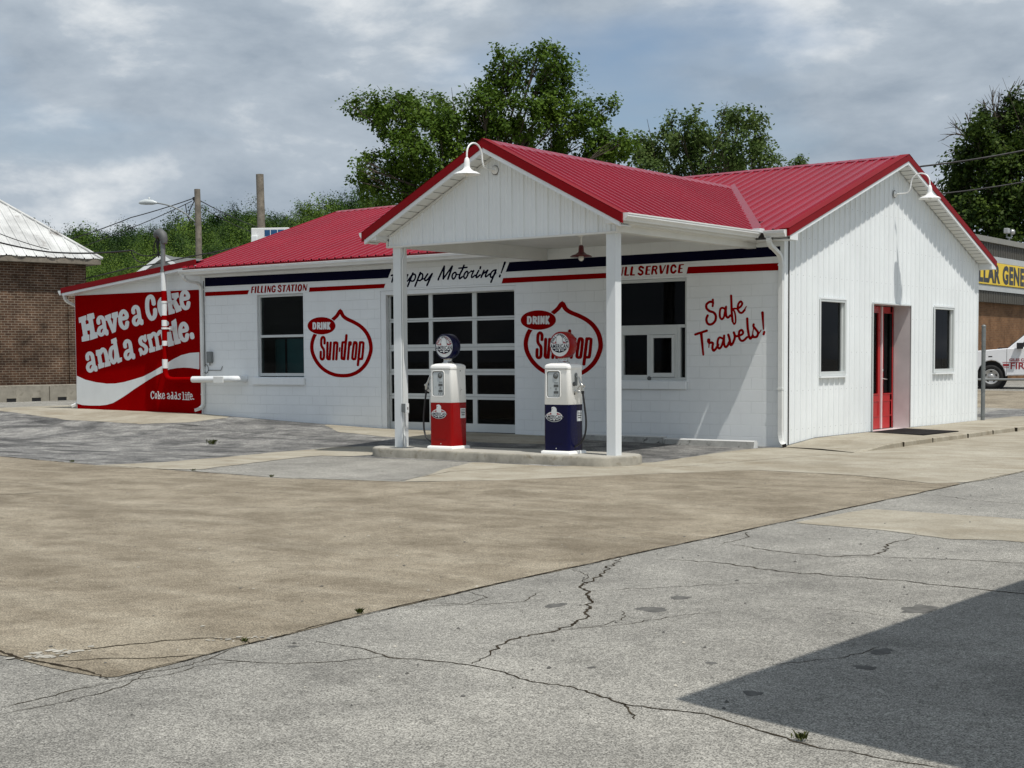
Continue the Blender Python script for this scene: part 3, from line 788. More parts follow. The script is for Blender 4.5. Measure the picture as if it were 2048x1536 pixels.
# side, rear and partition walls; floor; dark inside faces
mb = MB()
mb.box(-14.70, -0.26, 9.40, 9.6, -0.2, 3.6); mb.build('rear_wall', M['block'], B)
mb = MB(); mb.prism([(0.2,-0.3),(9.4,-0.3),(9.4,3.6),(4.75,5.15),(0.2,3.6)], lambda u, v, t: (t, u, v), -14.7, -14.5)
mb.build('side_wall', M['block'], B)
mb = MB(); mb.box(-14.5, -0.3, 0.25, 9.4, -0.3, 0.06); mb.build('floor', M['interior'], B)
mb = MB(); mb.box(-14.5, -0.3, 0.25, 9.4, 3.50, 3.56); mb.build('ceiling', M['interior'], B)
mb = MB(); mb.box(-14.4, -0.35, 5.5, 5.6, 0.05, 3.5); mb.box(-9.9, -9.8, 0.3, 5.5, 0.05, 3.5); mb.box(-4.3, -4.2, 0.3, 5.5, 0.05, 3.5); mb.build('partition', M['interior'], B)

# ----- ribbed sheets
RIB = 0.2286
def rib_profile(u0, u1, pitch=RIB, h=0.022, extra=()):
    """(u, height) pairs of a ribbed sheet: major ribs with two slight stiffeners between"""
    pts = []; k = math.floor(u0/pitch)-1
    while k*pitch < u1+pitch:
        c = k*pitch
        for du, hh in ((-0.025,0),(-0.015,h),(0.015,h),(0.025,0),(0.070,0),(0.076,h*0.3),(0.090,h*0.3),(0.096,0),(0.135,0),(0.141,h*0.3),(0.155,h*0.3),(0.161,0)):
            pts.append((c+du, hh))
        k += 1
    pts.sort()
    def at(u):
        for (a, ha), (b, hb) in zip(pts[:-1], pts[1:]):
            if a <= u <= b: return ha+(hb-ha)*((u-a)/(b-a) if b > a else 0)
        return 0
    us = [(u, at(u)) for u in [u0, u1]+list(extra)]+[p for p in pts if u0 < p[0] < u1]
    us.sort(); out = []
    for p in us:
        if not out or p[0]-out[-1][0] > 1e-5: out.append(p)
    return out

def rib_sheet(mb, u0, u1, lo, hi, to3, holes=(), h=0.019, mi=0, pitch=RIB, end=0.0):
    """strips between lo(u) and hi(u) along v; to3(u, v, height)"""
    ex = [x for q in holes for x in (q[0], q[1])]
    P = rib_profile(u0, u1, pitch, h, ex)
    for (a, ha), (b, hb) in zip(P[:-1], P[1:]):
        m = (a+b)/2; hs = sorted([q for q in holes if q[0] < m < q[1]], key=lambda q: q[2])
        cuts = []; cur = None
        for q in hs: cuts.append((cur, q[2])); cur = q[3]
        cuts.append((cur, None))
        for s0, s1 in cuts:
            la, lb = (lo(a), lo(b)) if s0 is None else (s0, s0)
            ta, tb = (hi(a), hi(b)) if s1 is None else (s1, s1)
            if ta <= la and tb <= lb: continue
            mb.add([to3(a, la, ha), to3(b, lb, hb), to3(b, max(tb, lb), hb), to3(a, max(ta, la), ha)], [(0,1,2,3)], mi, False)

# main roof: z over y, ridge slightly lower at the left end
RY = 4.75; EY0, EY1 = -0.43, 9.93; EZ = 3.65
def ridge_z(x): return 5.42-0.09*(0.3-x)/15.15
def roof_front(x, y): return EZ+(ridge_z(x)-EZ)*(y-EY0)/(RY-EY0)
def roof_back(x, y): return EZ-0.03+(ridge_z(x)-EZ+0.03)*(EY1-y)/(EY1-RY)
roof = MB()
for xa, xb, ys in ((-14.85, -5.12, EY0), (-5.12, -0.5, 0.25), (-0.5, 0.30, EY0)):
    rib_sheet(roof, xa, xb, lambda u: ys, lambda u: RY, lambda u, v, h: (u, v, roof_front(u, v)+h*1.6))
rib_sheet(roof, -14.85, 0.30, lambda u: RY, lambda u: EY1, lambda u, v, h: (u, v, roof_back(u, v)+h))
roof_o = roof.build('roof', M['roof'], B)
mb = MB()
def cap(mb, p0, p1, d, wid, drop, lift=0.028):
    """bent ridge capping between p0 and p1; d is the horizontal direction across the ridge"""
    p0, p1, d = Vector(p0), Vector(p1), Vector(d)
    for s in (-1, 1):
        a0 = p0+Vector((0,0,lift)); a1 = p1+Vector((0,0,lift))
        b0 = p0+d*(s*wid)+Vector((0,0,lift-drop)); b1 = p1+d*(s*wid)+Vector((0,0,lift-drop))
        mb.quad(a0, a1, b1, b0); mb.quad(b0, b1, b1-Vector((0,0,0.02)), b0-Vector((0,0,0.02)))
cap(mb, (-14.87, RY, ridge_z(-14.85)), (0.32, RY, ridge_z(0.3)), (0,1,0), 0.16, 0.055)
mb.build('ridge_cap', M['roof'], roof_o)

# gable siding on x = 0
def gable_bot(y): return 0.004+0.091*min(1, max(0, y)/1.25)-0.02*max(0, (y-6)/3.6)
def roofline(y): return (roof_front(0, y) if y < RY else roof_back(0, y))-0.07
W1 = (1.412, 2.523, 1.195, 2.569); W2 = (6.975, 8.14, 1.195, 2.566); DO = (3.79, 5.68, -1, 2.545)
mb = MB()
rib_sheet(mb, 0.0, 9.64, gable_bot, lambda y: roofline(y)-0.02, lambda u, v, h: (h*1.25-0.022, u, v), [W1, W2, DO])
siding = mb.build('siding', M['siding'], B)
mb = MB()
mb.prism([(0.21,0.0),(1.412,0.05),(1.412,3.5),(0.21,3.5)], lambda u, v, t: (t, u, v), -0.26, -0.045)
for a, b in ((2.523,3.775),(5.70,6.975),(8.14,9.6)): mb.box(-0.26, -0.045, a, b, 0.0, 2.6)
mb.box(-0.26, -0.045, 1.412, 2.523, 0, 1.19); mb.box(-0.26, -0.045, 6.975, 8.14, 0, 1.19)
mb.prism([(1.412,2.57),(9.6,2.6),(9.6,3.45),(4.75,5.1),(1.412,3.95)], lambda u, v, t: (t, u, v), -0.26, -0.045)
mb.build('gable_core', M['interior'], B)
mb = MB()   # corner and base trims
mb.box(-0.07, 0.006, -0.012, 0.05, 0.0, 3.5); mb.build('corner_trim', M['siding'], siding); mb = MB(); mb.box(-0.05, 0.006, 9.63, 9.66, 0.0, 3.5)
mb.build('corner_trim', M['siding'], siding)
mb = MB()
for a, b in ((0.0,0.6),(0.6,1.25),(1.25,3.79),(5.68,9.64)):
    mb.add([(0.004,a,gable_bot(a)-0.015),(0.004,b,gable_bot(b)-0.015),(0.004,b,gable_bot(b)+0.012),(0.004,a,gable_bot(a)+0.012)], [(0,1,2,3)])
mb.build('base_trim', M['galv'], siding)

# rows of siding screws
mb = MB()
def screw(mb, y, z, r=0.008):
    mb.add([(0.005, y+r*math.cos(q), z+r*math.sin(q)) for q in [k*PI/3 for k in range(6)]], [tuple(range(6))])
for z in (0.28, 0.95, 1.62, 2.28, 2.95, 3.6, 4.25):
    k = 0
    while k*RIB+0.115 < 9.6:
        y = k*RIB+0.052; k += 1
        if z > roofline(y)-0.15: continue
        if any(h[0]-0.05 < y < h[1]+0.05 and h[2]-0.05 < z < h[3]+0.05 for h in (W1, W2, DO)): continue
        screw(mb, y, z)
mb.build('screws', M['galv'], siding)

# rake trim of the right gable: red band, white board below, soffit, eave returns
def rake(mb, x0, x1, prof, top, bot, mi=0):
    """band following prof(y) pairs, between offsets top and bot below the roof, from x0 to x1"""
    for (ya, za), (yb, zb) in zip(prof[:-1], prof[1:]):
        v = [(x0,ya,za+top),(x0,yb,zb+top),(x0,yb,zb+bot),(x0,ya,za+bot),(x1,ya,za+top),(x1,yb,zb+top),(x1,yb,zb+bot),(x1,ya,za+bot)]
        mb.add(v, [(0,1,2,3),(7,6,5,4),(0,4,5,1),(2,6,7,3),(0,3,7,4),(1,5,6,2)], mi)
PR = [(EY0-0.02, EZ-0.007), (RY, ridge_z(0.3)), (EY1+0.02, EZ-0.037)]
mb = MB(); rake(mb, 0.27, 0.312, PR, 0.032, -0.10)
PT = [(y, z) for y, z in PR]; rake(mb, 0.12, 0.312, PT, 0.034, 0.024)
fascia = mb.build('rake_trim', M['redtrim'], B)
PB = [(EY0+0.03, EZ+0.012), (RY, ridge_z(0.3)), (EY1-0.03, EZ-0.02)]
mb = MB(); rake(mb, 0.262, 0.298, PB, -0.101, -0.165); mb.build('white_rake_board', M['white'], B)
mb = MB(); rake(mb, 0.012, 0.262, PB, -0.14, -0.155)
for k in range(1, 60):      # soffit board joints
    y = EY0+0.03+k*0.175
    if y > EY1-0.05: break
    z = (roof_front(0, y) if y < RY else roof_back(0, y))-0.1565
    mb.box(0.014, 0.26, y-0.004, y+0.004, z-0.003, z+0.01, 1)
mb.build('soffit', [M['soffit'], M['darkgrey']], B)
mb = MB()
mb.prism([(-0.40,3.49),(-0.10,3.49),(-0.10,3.625),(-0.40,3.535)], lambda u, v, t: (t, u, v), 0.0, 0.30); mb.build('eave_return', M['white'], B); mb = MB()
mb.prism([(9.64,3.46),(9.93,3.46),(9.93,3.50),(9.64,3.60)], lambda u, v, t: (t, u, v), -0.2, 0.30)
mb.build('eave_return', M['white'], B)

# eave of the left half: fascia, soffit, gutter
mb = MB(); mb.box(-14.84, -5.1, -0.425, -0.405, 3.50, 3.642); mb.build('shadow_line_fascia', M['redtrim'], B)  # fascia in dark red, standing in for the shadow line under the roof edge
mb = MB(); mb.box(-14.78, -5.1, -0.40, -0.003, 3.492, 3.51); mb.box(-0.5, -0.004, -0.40, -0.003, 3.492, 3.51); mb.build('eave_soffit', M['soffit'], B)
def gutter(mb, p0, p1, out):
    """K-style gutter run; out is the horizontal direction away from the house"""
    p0, p1, o = Vector(p0), Vector(p1), Vector(out); Z = Vector((0,0,1))
    prof = [(0.0,0.115),(0.0,0.0),(0.070,0.0),(0.078,0.022),(0.100,0.048),(0.118,0.062),(0.118,0.088),(0.126,0.094),(0.126,0.112),(0.116,0.112),(0.110,0.06),(0.068,0.010),(0.008,0.010),(0.008,0.115)]
    A = [p0+o*a+Z*b for a, b in prof]; Bq = [p1+o*a+Z*b for a, b in prof]; n = len(prof)
    mb.add(A+Bq, [(i, i+1, n+i+1, n+i) for i in range(n-1)])
    for P in (A, Bq):
        mb.add([P[i] for i in range(9)]+[], [tuple(range(9))])
mb = MB(); gutter(mb, (-14.86, -0.43, 3.488), (-5.15, -0.43, 3.494), (0,-1,0)); mb.build('gutter', M['gutter'], B)
mb = MB(); gutter(mb, (-0.12, -0.43, 3.535), (0.26, -0.43, 3.535), (0,-1,0)); mb.build('gutter', M['gutter'], B)

def downspout(pts, w=0.075, d=0.058, name='downspout'):
    mb = MB(); P = [Vector(p) for p in pts]
    k = len(P); vs = []
    for i in range(k):
        t = (P[min(i+1,k-1)]-P[max(i-1,0)]).normalized()
        a = Vector((1,0,0)); a = (a-t*a.dot(t)).normalized() if abs(t.x) < 0.95 else Vector((0,0,1))
        b = t.cross(a).normalized()
        for sa, sb in ((-1,-1),(1,-1),(1,1),(-1,1)): vs.append(P[i]+a*sa*w/2+b*sb*d/2)
    mb.add(vs, [(i*4+j, i*4+(j+1)%4, i*4+4+(j+1)%4, i*4+4+j) for i in range(k-1) for j in range(4)])
    mb.add(vs[-4:], [(0,1,2,3)], 1)
    return mb
def sweep(a, b, c, n=6):
    a, b, c = map(Vector, (a, b, c)); return [a*(1-t)**2+b*2*t*(1-t)+c*t*t for t in [i/n for i in range(n+1)]]
pts = sweep((-14.74,-0.49,3.49), (-14.74,-0.49,3.36), (-14.68,-0.25,3.34))+sweep((-14.66,-0.20,3.33), (-14.645,-0.06,3.32), (-14.645,-0.05,3.18))+[(-14.645,-0.05,0.62)]+sweep((-14.65,-0.05,0.55), (-14.66,-0.05,0.44), (-14.78,-0.2,0.40))
mb = downspout(pts); mb.box(-14.69,-14.60,-0.085,-0.012,3.16,3.19); mb.box(-14.69,-14.60,-0.085,-0.012,0.75,0.78)
mb.build('downspout', [M['gutter'], M['black']], B)
pts = sweep((-0.04,-0.50,3.53), (-0.04,-0.50,3.40), (-0.03,-0.34,3.36))+sweep((-0.03,-0.22,3.31), (-0.03,-0.055,3.26), (-0.03,-0.055,3.10))+[(-0.03,-0.055,0.35)]+sweep((-0.03,-0.055,0.26), (-0.02,-0.055,0.06), (0.10,-0.17,0.035))
mb = downspout(pts); mb.box(-0.075,0.015,-0.09,-0.012,3.08,3.11); mb.box(-0.075,0.015,-0.09,-0.012,0.98,1.01)
mb.build('downspout', [M['gutter'], M['black']], B)

# ----- canopy
CX0, CX1, CY = -5.10, -0.53, -4.37
RCX = -2.815; CZ = 4.915; CE = 3.615; CW = 2.53
canopy = MB()
def can_z(x): return CZ-(CZ-CE)*abs(x-RCX)/CW
for s in (-1, 1):
    rib_sheet(canopy, -4.70, 3.6, lambda u: 0.0, lambda u: CW, lambda u, v, h, s=s: (RCX+s*v, u, can_z(RCX+v)+h*1.6))
canopy_o = canopy.build('canopy_roof', M['roof'], B)
mb = MB(); cap(mb, (RCX, -4.72, CZ), (RCX, 3.55, CZ), (1,0,0), 0.16, 0.085); mb.build('ridge_cap', M['roof'], canopy_o)
mb = MB()  # valley flashing
for s in (1, -1):
    p0 = Vector((RCX, 3.35, CZ+0.01)); p1 = Vector((RCX+s*2.53, EY0, CE+0.05))
    d = (p1-p0).normalized(); n = Vector((0.46*s*-1, -0.30, 1)).normalized(); a = d.cross(n).normalized()
    mb.quad(p0-a*0.09+n*0.03, p0+a*0.09+n*0.03, p1+a*0.09+n*0.03, p1-a*0.09+n*0.03)
mb.build('valley_flashing', M['roof'], canopy_o)
CP = [(-2.55, CE-0.01), (0.0, CZ), (2.55, CE-0.01)]
def rake_c(mb, y0, y1, prof, top, bot, mi=0):
    for (xa, za), (xb, zb) in zip(prof[:-1], prof[1:]):
        v = [(RCX+xa,y0,za+top),(RCX+xb,y0,zb+top),(RCX+xb,y0,zb+bot),(RCX+xa,y0,za+bot),(RCX+xa,y1,za+top),(RCX+xb,y1,zb+top),(RCX+xb,y1,zb+bot),(RCX+xa,y1,za+bot)]
        mb.add(v, [(3,2,1,0),(4,5,6,7),(1,5,4,0),(3,7,6,2),(4,7,3,0),(2,6,5,1)], mi)
mb = MB(); rake_c(mb, -4.715, -4.67, CP, 0.032, -0.115); rake_c(mb, -4.715, -4.52, CP, 0.034, 0.024); mb.build('rake_trim', M['redtrim'], canopy_o)
CB = [(-2.50, CE+0.015), (0.0, CZ), (2.50, CE+0.015)]
mb = MB(); rake_c(mb, -4.70, -4.66, CB, -0.116, -0.185); mb.build('white_rake_board', M['white'], canopy_o)
mb = MB(); rake_c(mb, -4.66, CY-0.012, CB, -0.16, -0.175)
for s in (-1, 1):
    for k in range(1, 15):
        x = k*0.175; z = can_z(RCX+x)-0.1765
        mb.box(RCX+s*x-0.004, RCX+s*x+0.004, -4.655, CY-0.014, z-0.003, z+0.01, 1)
mb.build('soffit', [M['soffit'], M['darkgrey']], canopy_o)
for s in (-1, 1):
    mb = MB(); mb.prism([(2.50,3.498),(2.25,3.498),(2.25,3.60),(2.50,3.56)], lambda u, v, t, s=s: (RCX+s*u, t, v), -4.685, CY+0.002)
    mb.box(min(RCX+s*2.285, RCX+s*2.50), max(RCX+s*2.285, RCX+s*2.50), CY, -0.45, 3.498, 3.512)
    mb.box(min(RCX+s*2.485, RCX+s*2.505), max(RCX+s*2.485, RCX+s*2.505), CY, -0.45, 3.512, 3.60)
    mb.build('eave_box', M['soffit'], canopy_o)
for s in (-1, 1):
    mb = MB(); gutter(mb, (RCX+s*2.51, -4.68, 3.525), (RCX+s*2.51, -0.50 if s > 0 else -0.62, 3.535), (s,0,0)); mb.build('gutter', M['gutter'], canopy_o)
mb = MB(); mb.box(-0.31, -0.17, -0.57, -0.40, 3.62, 3.69); mb.build('gutter_miter', M['white'], canopy_o)
# front gable in ribbed siding, framed
mb = MB()
rib_sheet(mb, CX0+0.02, CX1-0.02, lambda x: 3.405, lambda x: can_z(x)-0.15, lambda u, v, h: (u, CY-h*1.1, v))
mb.build('gable_siding', M['siding'], canopy_o)
mb = MB(); mb.box(CX0, CX1, CY-0.03, CY+0.02, 3.385, 3.415); mb.box(CX0, CX0+0.035, CY-0.03, CY+0.02, 3.415, 3.62); mb.box(CX1-0.035, CX1, CY-0.03, CY+0.02, 3.415, 3.62)
rake_c(mb, CY-0.03, CY+0.01, [(-2.28, can_z(RCX-2.28)), (0.0, CZ), (2.28, can_z(RCX+2.28))], -0.19, -0.225)
mb.build('gable_trim', M['soffit'], canopy_o)
mb = MB()
for a, b in ((CX0, CX0+0.17), (CX1-0.17, CX1)): mb = MB(); mb.box(a, b, CY+0.02, -0.004, 3.40, 3.625); mb.build('beam', M['soffit'], canopy_o)
mb = MB(); mb.box(CX0+0.17, CX1-0.17, CY+0.02, CY+0.19, 3.40, 3.625)
mb.build('beam', M['soffit'], canopy_o)
mb = MB(); mb.box(CX0+0.17, CX1-0.17, CY+0.19, -0.004, 3.615, 3.64)
mb.build('canopy_ceiling', M['soffit'], canopy_o)
for x0 in (-4.985, -0.765):
    mb = MB(); mb.box(x0, x0+0.165, CY+0.005, CY+0.17, 0.06, 3.40); o = mb.build('post', M['post'], canopy_o, 0.006)
# conduit and outlet on the left post
mb = MB()
mb.tube([(-4.805, CY+0.09, 3.39)]+bez((-4.805,CY+0.09,3.33),(-4.805,CY+0.09,3.2),(-4.80,CY+0.03,3.25),(-4.80,CY+0.03,3.1),6)+[(-4.80,CY+0.03,0.80)], 0.011, 8)
mb.tube([(-4.80,CY+0.03,0.66),(-4.80,CY+0.03,0.35)]+bez((-4.80,CY+0.03,0.33),(-4.80,CY+0.03,0.25),(-4.755,CY+0.02,0.25),(-4.755,CY+0.02,0.17),5)+[(-4.755,CY+0.02,0.075)], 0.013, 8)
mb.build('conduit', M['gutter'], canopy_o)
mb = MB(); mb.box(-4.822, -4.74, CY-0.005, CY+0.07, 0.66, 0.80); mb.box(-4.74, -4.715, CY+0.0, CY+0.065, 0.645, 0.805, 1); mb.box(-4.715, -4.712, CY+0.022, CY+0.043, 0.70, 0.745, 2)
mb.build('outlet_box', [M['galv'], M['white'], M['black']], canopy_o, 0.004)

# ----- windows, doors
def frame_xz(mb, x0, x1, z0, z1, w, y0, y1, mi=0, b=None):
    b = w if b is None else b
    mb.box(x0, x0+w, y0, y1, z0, z1, mi); mb.box(x1-w, x1, y0, y1, z0, z1, mi)
    mb.box(x0+w, x1-w, y0, y1, z0, z0+b, mi); mb.box(x0+w, x1-w, y0, y1, z1-w, z1, mi)
def pane_xz(name, rects, y, mat, parent):
    mb = MB()
    for a, b, c, d in rects: mb.quad((a,y,c),(b,y,c),(b,y,d),(a,y,d))
    return mb.build(name, mat, parent)

mb = MB(); a, b, c, d = LW
frame_xz(mb, a+0.003, b-0.003, c+0.02, d-0.003, 0.05, 0.05, 0.13, 0, 0.065)
mb.box(a+0.053, b-0.053, 0.045, 0.12, 2.045, 2.10)
win = mb.build('window', M['alu'], B, 0.003)
pane_xz('pane', [(a+0.05,b-0.05,2.07,d-0.05)], 0.09, M['glass'], win); pane_xz('pane', [(a+0.05,b-0.05,c+0.08,2.06)], 0.075, M['glass'], win)
mb = MB(); mb.box(-13.01, -11.39, -0.06, -0.003, 0.998, 1.155); mb.box(a, b, -0.003, 0.13, 1.10, 1.165); mb.build('sill', M['block'], win, 0.008)
mb = MB(); mb.box(-12.95, -11.75, 0.62, 0.66, 0.8, 2.02); mb.box(-12.62, -12.57, 0.60, 0.62, 0.8, 2.02, 1); mb.build('interior_board', [M['teal'], M['black']], win)

mb = MB(); a, b, c, d = RW
frame_xz(mb, a+0.003, b-0.003, c+0.003, d-0.003, 0.055, 0.05, 0.13, 0, 0.05)
mb.box(a+0.058, b-0.058, 0.045, 0.125, 2.075, 2.13)
mb.box(-2.12, -2.055, 0.048, 0.125, c+0.05, 2.075)
mb.box(a+0.058, -2.12, 0.04, 0.12, 1.955, 2.075)            # head of the service unit
mb.box(-2.17, -2.12, 0.04, 0.12, c+0.05, 1.955); mb.box(a+0.058, -3.255, 0.04, 0.12, c+0.05, 1.955)
mb.box(-2.745, -2.665, 0.038, 0.12, c+0.05, 1.955); mb.box(-3.255, -2.745, 0.045, 0.12, c+0.05, 1.225)
frame_xz(mb, -2.665, -2.165, c+0.06, 1.95, 0.055, 0.02, 0.07, 0, 0.075)     # sliding sash
win = mb.build('service_window', M['alu'], B, 0.003)
pane_xz('pane', [(a+0.05,b-0.05,2.12,d-0.05)], 0.09, M['glass'], win); pane_xz('pane', [(-3.26,-2.74,1.22,1.96)], 0.09, M['glass'], win)
pane_xz('pane', [(-2.61,-2.22,1.25,1.90)], 0.05, M['glass'], win); pane_xz('pane', [(-2.06,-1.95,c+0.05,2.08)], 0.09, M['glass'], win)
mb = MB(); mb.lathe([(0.0,-0.012),(0.035,-0.01),(0.04,0.0),(0.03,0.008),(0,0.01)], (-2.70, 0.034, 1.165), 'Y', 14); mb.build('latch', M['darkgrey'], win)
mb = MB(); mb.box(-3.58, -1.885, -0.06, -0.003, 0.968, 1.112); mb.box(a, b, -0.003, 0.13, 1.06, 1.128); mb.build('sill', M['block'], win, 0.008)

# glazed garage door, three by five lights
mb = MB(); a, b, c, d = GD
mb.box(a-0.0, a+0.14, 0.012, 0.10, 0.06, d-0.003); mb.box(b-0.05, b, 0.012, 0.10, 0.06, d-0.003); mb.box(a+0.14, b-0.05, 0.012, 0.10, d-0.09, d-0.003)
frame = mb.build('garage_frame', M['white'], B, 0.004)
gx_ = [-9.01, -7.98, -7.88, -6.85, -6.74, -5.77]; gzr = [(0.25,0.73),(0.84,1.22),(1.34,1.71),(1.84,2.30),(2.38,2.85)]
mb = MB(); y0, y1 = 0.115, 0.16
zs = [0.085]+[v for r in gzr for v in r]+[2.90]
for k in range(0, len(zs), 2): mb.box(a+0.10, b-0.02, y0, y1, zs[k], zs[k+1])
for z0, z1 in gzr:
    for x0, x1 in ((a+0.10, gx_[0]), (gx_[1], gx_[2]), (gx_[3], gx_[4]), (gx_[5], b-0.02)): mb.box(x0, x1, y0, y1, z0, z1)
for k in range(1, 5):       # shadow gap between the hinged sections
    z = (gzr[k-1][1]+gzr[k][0])/2; mb.box(a+0.10, b-0.02, y0-0.0015, y0+0.01, z-0.003, z+0.003, 1)
gd = mb.build('garage_door', [M['alu'], M['darkgrey']], B)
for z0, z1 in gzr:
    for k in range(3): pane_xz('pane', [(gx_[2*k], gx_[2*k+1], z0, z1)], 0.135, M['glass'], gd)
mb = MB(); mb.box(a+0.10, b-0.02, y0+0.005, y1, 0.05, 0.085); mb.build('bottom_seal', M['rubber'], gd)

def gable_window(h, nm='window'):
    y0, y1, z0, z1 = h; mb = MB()
    w = 0.045
    for p, q, r, s in ((y0,y0+w,z0,z1),(y1-w,y1,z0,z1),(y0+w,y1-w,z0,z0+0.075),(y0+w,y1-w,z1-w,z1)): mb.box(-0.09, 0.012, p, q, r, s)
    mb.box(-0.085, -0.03, y0+0.03, y0+0.075, z0+0.07, z1-0.04); mb.box(-0.085, -0.03, y1-0.10, y1-0.045, z0+0.07, z1-0.04)
    o = mb.build(nm, M['alu'], B, 0.003)
    mb = MB(); mb.quad((-0.06,y0+w,z0+0.07),(-0.06,y1-w,z0+0.07),(-0.06,y1-w,z1-w),(-0.06,y0+w,z1-w)); mb.build('pane', M['glass'], o)
    mb = MB(); mb.box(-0.02, 0.045, y0-0.015, y1+0.015, z0-0.035, z0-0.003); mb.box(0.004, 0.02, y0-0.015, y1+0.015, z1+0.003, z1+0.03); mb.box(0.004,0.018,y0-0.015,y0-0.002,z0,z1); mb.box(0.004,0.018,y1+0.002,y1+0.015,z0,z1)
    mb.build('sill', M['siding'], o)
gable_window(W1); gable_window(W2)

# recessed red entrance
mb = MB(); X = -0.35
mb.quad((0.006,5.68,0.08),(X,5.68,0.08),(X,5.68,2.56),(0.006,5.68,2.56)); mb.quad((X,3.79,0.08),(0.006,3.79,0.08),(0.006,3.79,2.56),(X,3.79,2.56))
mb.quad((X,3.79,2.545),(0.006,3.79,2.545),(0.006,5.68,2.545),(X,5.68,2.545)); mb.quad((X,3.79,0.088),(X,5.68,0.088),(0.0,5.68,0.088),(0.0,3.79,0.088))
mb.build('door_recess', paint('pale_smooth_reveal', (0.66,0.62,0.62), 0.35, 0.14, 1.2), B)
mb = MB()
for p, q, r, s in ((-0.004,0.016,3.765,3.79),(-0.004,0.016,5.68,5.70)): mb.box(p, q, r, s, 0.08, 2.57)
mb.box(-0.004, 0.016, 3.79, 5.68, 2.545, 2.57); mb.build('door_trim', M['alu'], siding)
def door_leaf(y0, y1, nm):
    mb = MB(); x0, x1 = X-0.05, X
    g0, g1, gb, gt = y0+0.10, y1-0.10, 0.80, 2.40
    mb.box(x0, x1, y0, g0, 0.10, 2.53); mb.box(x0, x1, g1, y1, 0.10, 2.53); mb.box(x0, x1, g0, g1, gt, 2.53); mb.box(x0, x1, g0, g1, 0.10, gb)
    mb.box(x1-0.002, x1+0.010, g0-0.02, g1+0.02, 0.34, 0.36); mb.box(x1-0.002, x1+0.010, g0-0.02, g1+0.02, 0.64, 0.66)
    mb.box(x1-0.002, x1+0.010, g0-0.02, g0, 0.36, 0.64); mb.box(x1-0.002, x1+0.010, g1, g1+0.02, 0.36, 0.64)
    mb.box(x1-0.002, x1+0.012, g0-0.012, g1+0.012, gb-0.02, gb); mb.box(x1-0.002, x1+0.012, g0-0.012, g1+0.012, gt, gt+0.02)
    o = mb.build(nm, M['reddoor'], B, 0.003)
    mb = MB(); mb.quad((X-0.03,g0,gb),(X-0.03,g1,gb),(X-0.03,g1,gt),(X-0.03,g0,gt)); mb.build('pane', M['glass'], o)
    return o
d1 = door_leaf(5.06, 5.66, 'door'); d2 = door_leaf(3.82, 5.00, 'side_panel')
mb = MB(); mb.tube([(X,5.10,1.09),(X+0.06,5.10,1.09)], 0.014, 8); mb.tube([(X+0.055,5.09,1.09),(X+0.06,5.14,1.085),(X+0.058,5.20,1.08)], 0.011, 8); mb.lathe([(0,0.012),(0.03,0.01),(0.032,0.0)], (X,5.10,1.09), 'X', 12)
mb.build('handle', M['chrome'], d1)
mb = MB(); mb.lathe([(0,0.02),(0.026,0.018),(0.028,0.0)], (X,5.10,1.26), 'X', 12); mb.build('lock', M['chrome'], d1)
mb = MB(); mb.box(X-0.04, X+0.03, 5.005, 5.045, 0.10, 2.53); mb.build('astragal', paint('pink_white_edge', (0.75,0.66,0.66), 0.35, 0.03, 2), d1)

# ----- painted bands and lettering on the front wall
mb = MB(); YP = -0.003
def band(nm, m, pts, y=YP):
    mb = MB(); mb.add([(u, y, v) for u, v in pts], [tuple(range(len(pts)))]); mb.build(nm, m, front_wall)
band('navy_band', M['navypaint'], [(-14.57,3.240),(-8.969,3.221),(-8.866,3.407),(-14.57,3.440)])
band('navy_band', M['navypaint'], [(-5.921,3.222),(-0.02,3.248),(-0.02,3.418),(-5.831,3.405)])
band('red_band', M['redpaint'], [(-14.57,3.02),(-13.16,3.018),(-13.11,3.110),(-14.57,3.115)]); band('red_band', M['redpaint'], [(-11.25,3.010),(-9.082,3.018),(-9.039,3.106),(-11.225,3.104)])
band('red_band', M['redpaint'], [(-6.024,3.004),(-3.60,3.012),(-3.575,3.108),(-5.984,3.105)]); band('red_band', M['redpaint'], [(-1.902,3.025),(-0.02,3.010),(-0.02,3.135),(-1.869,3.145)])
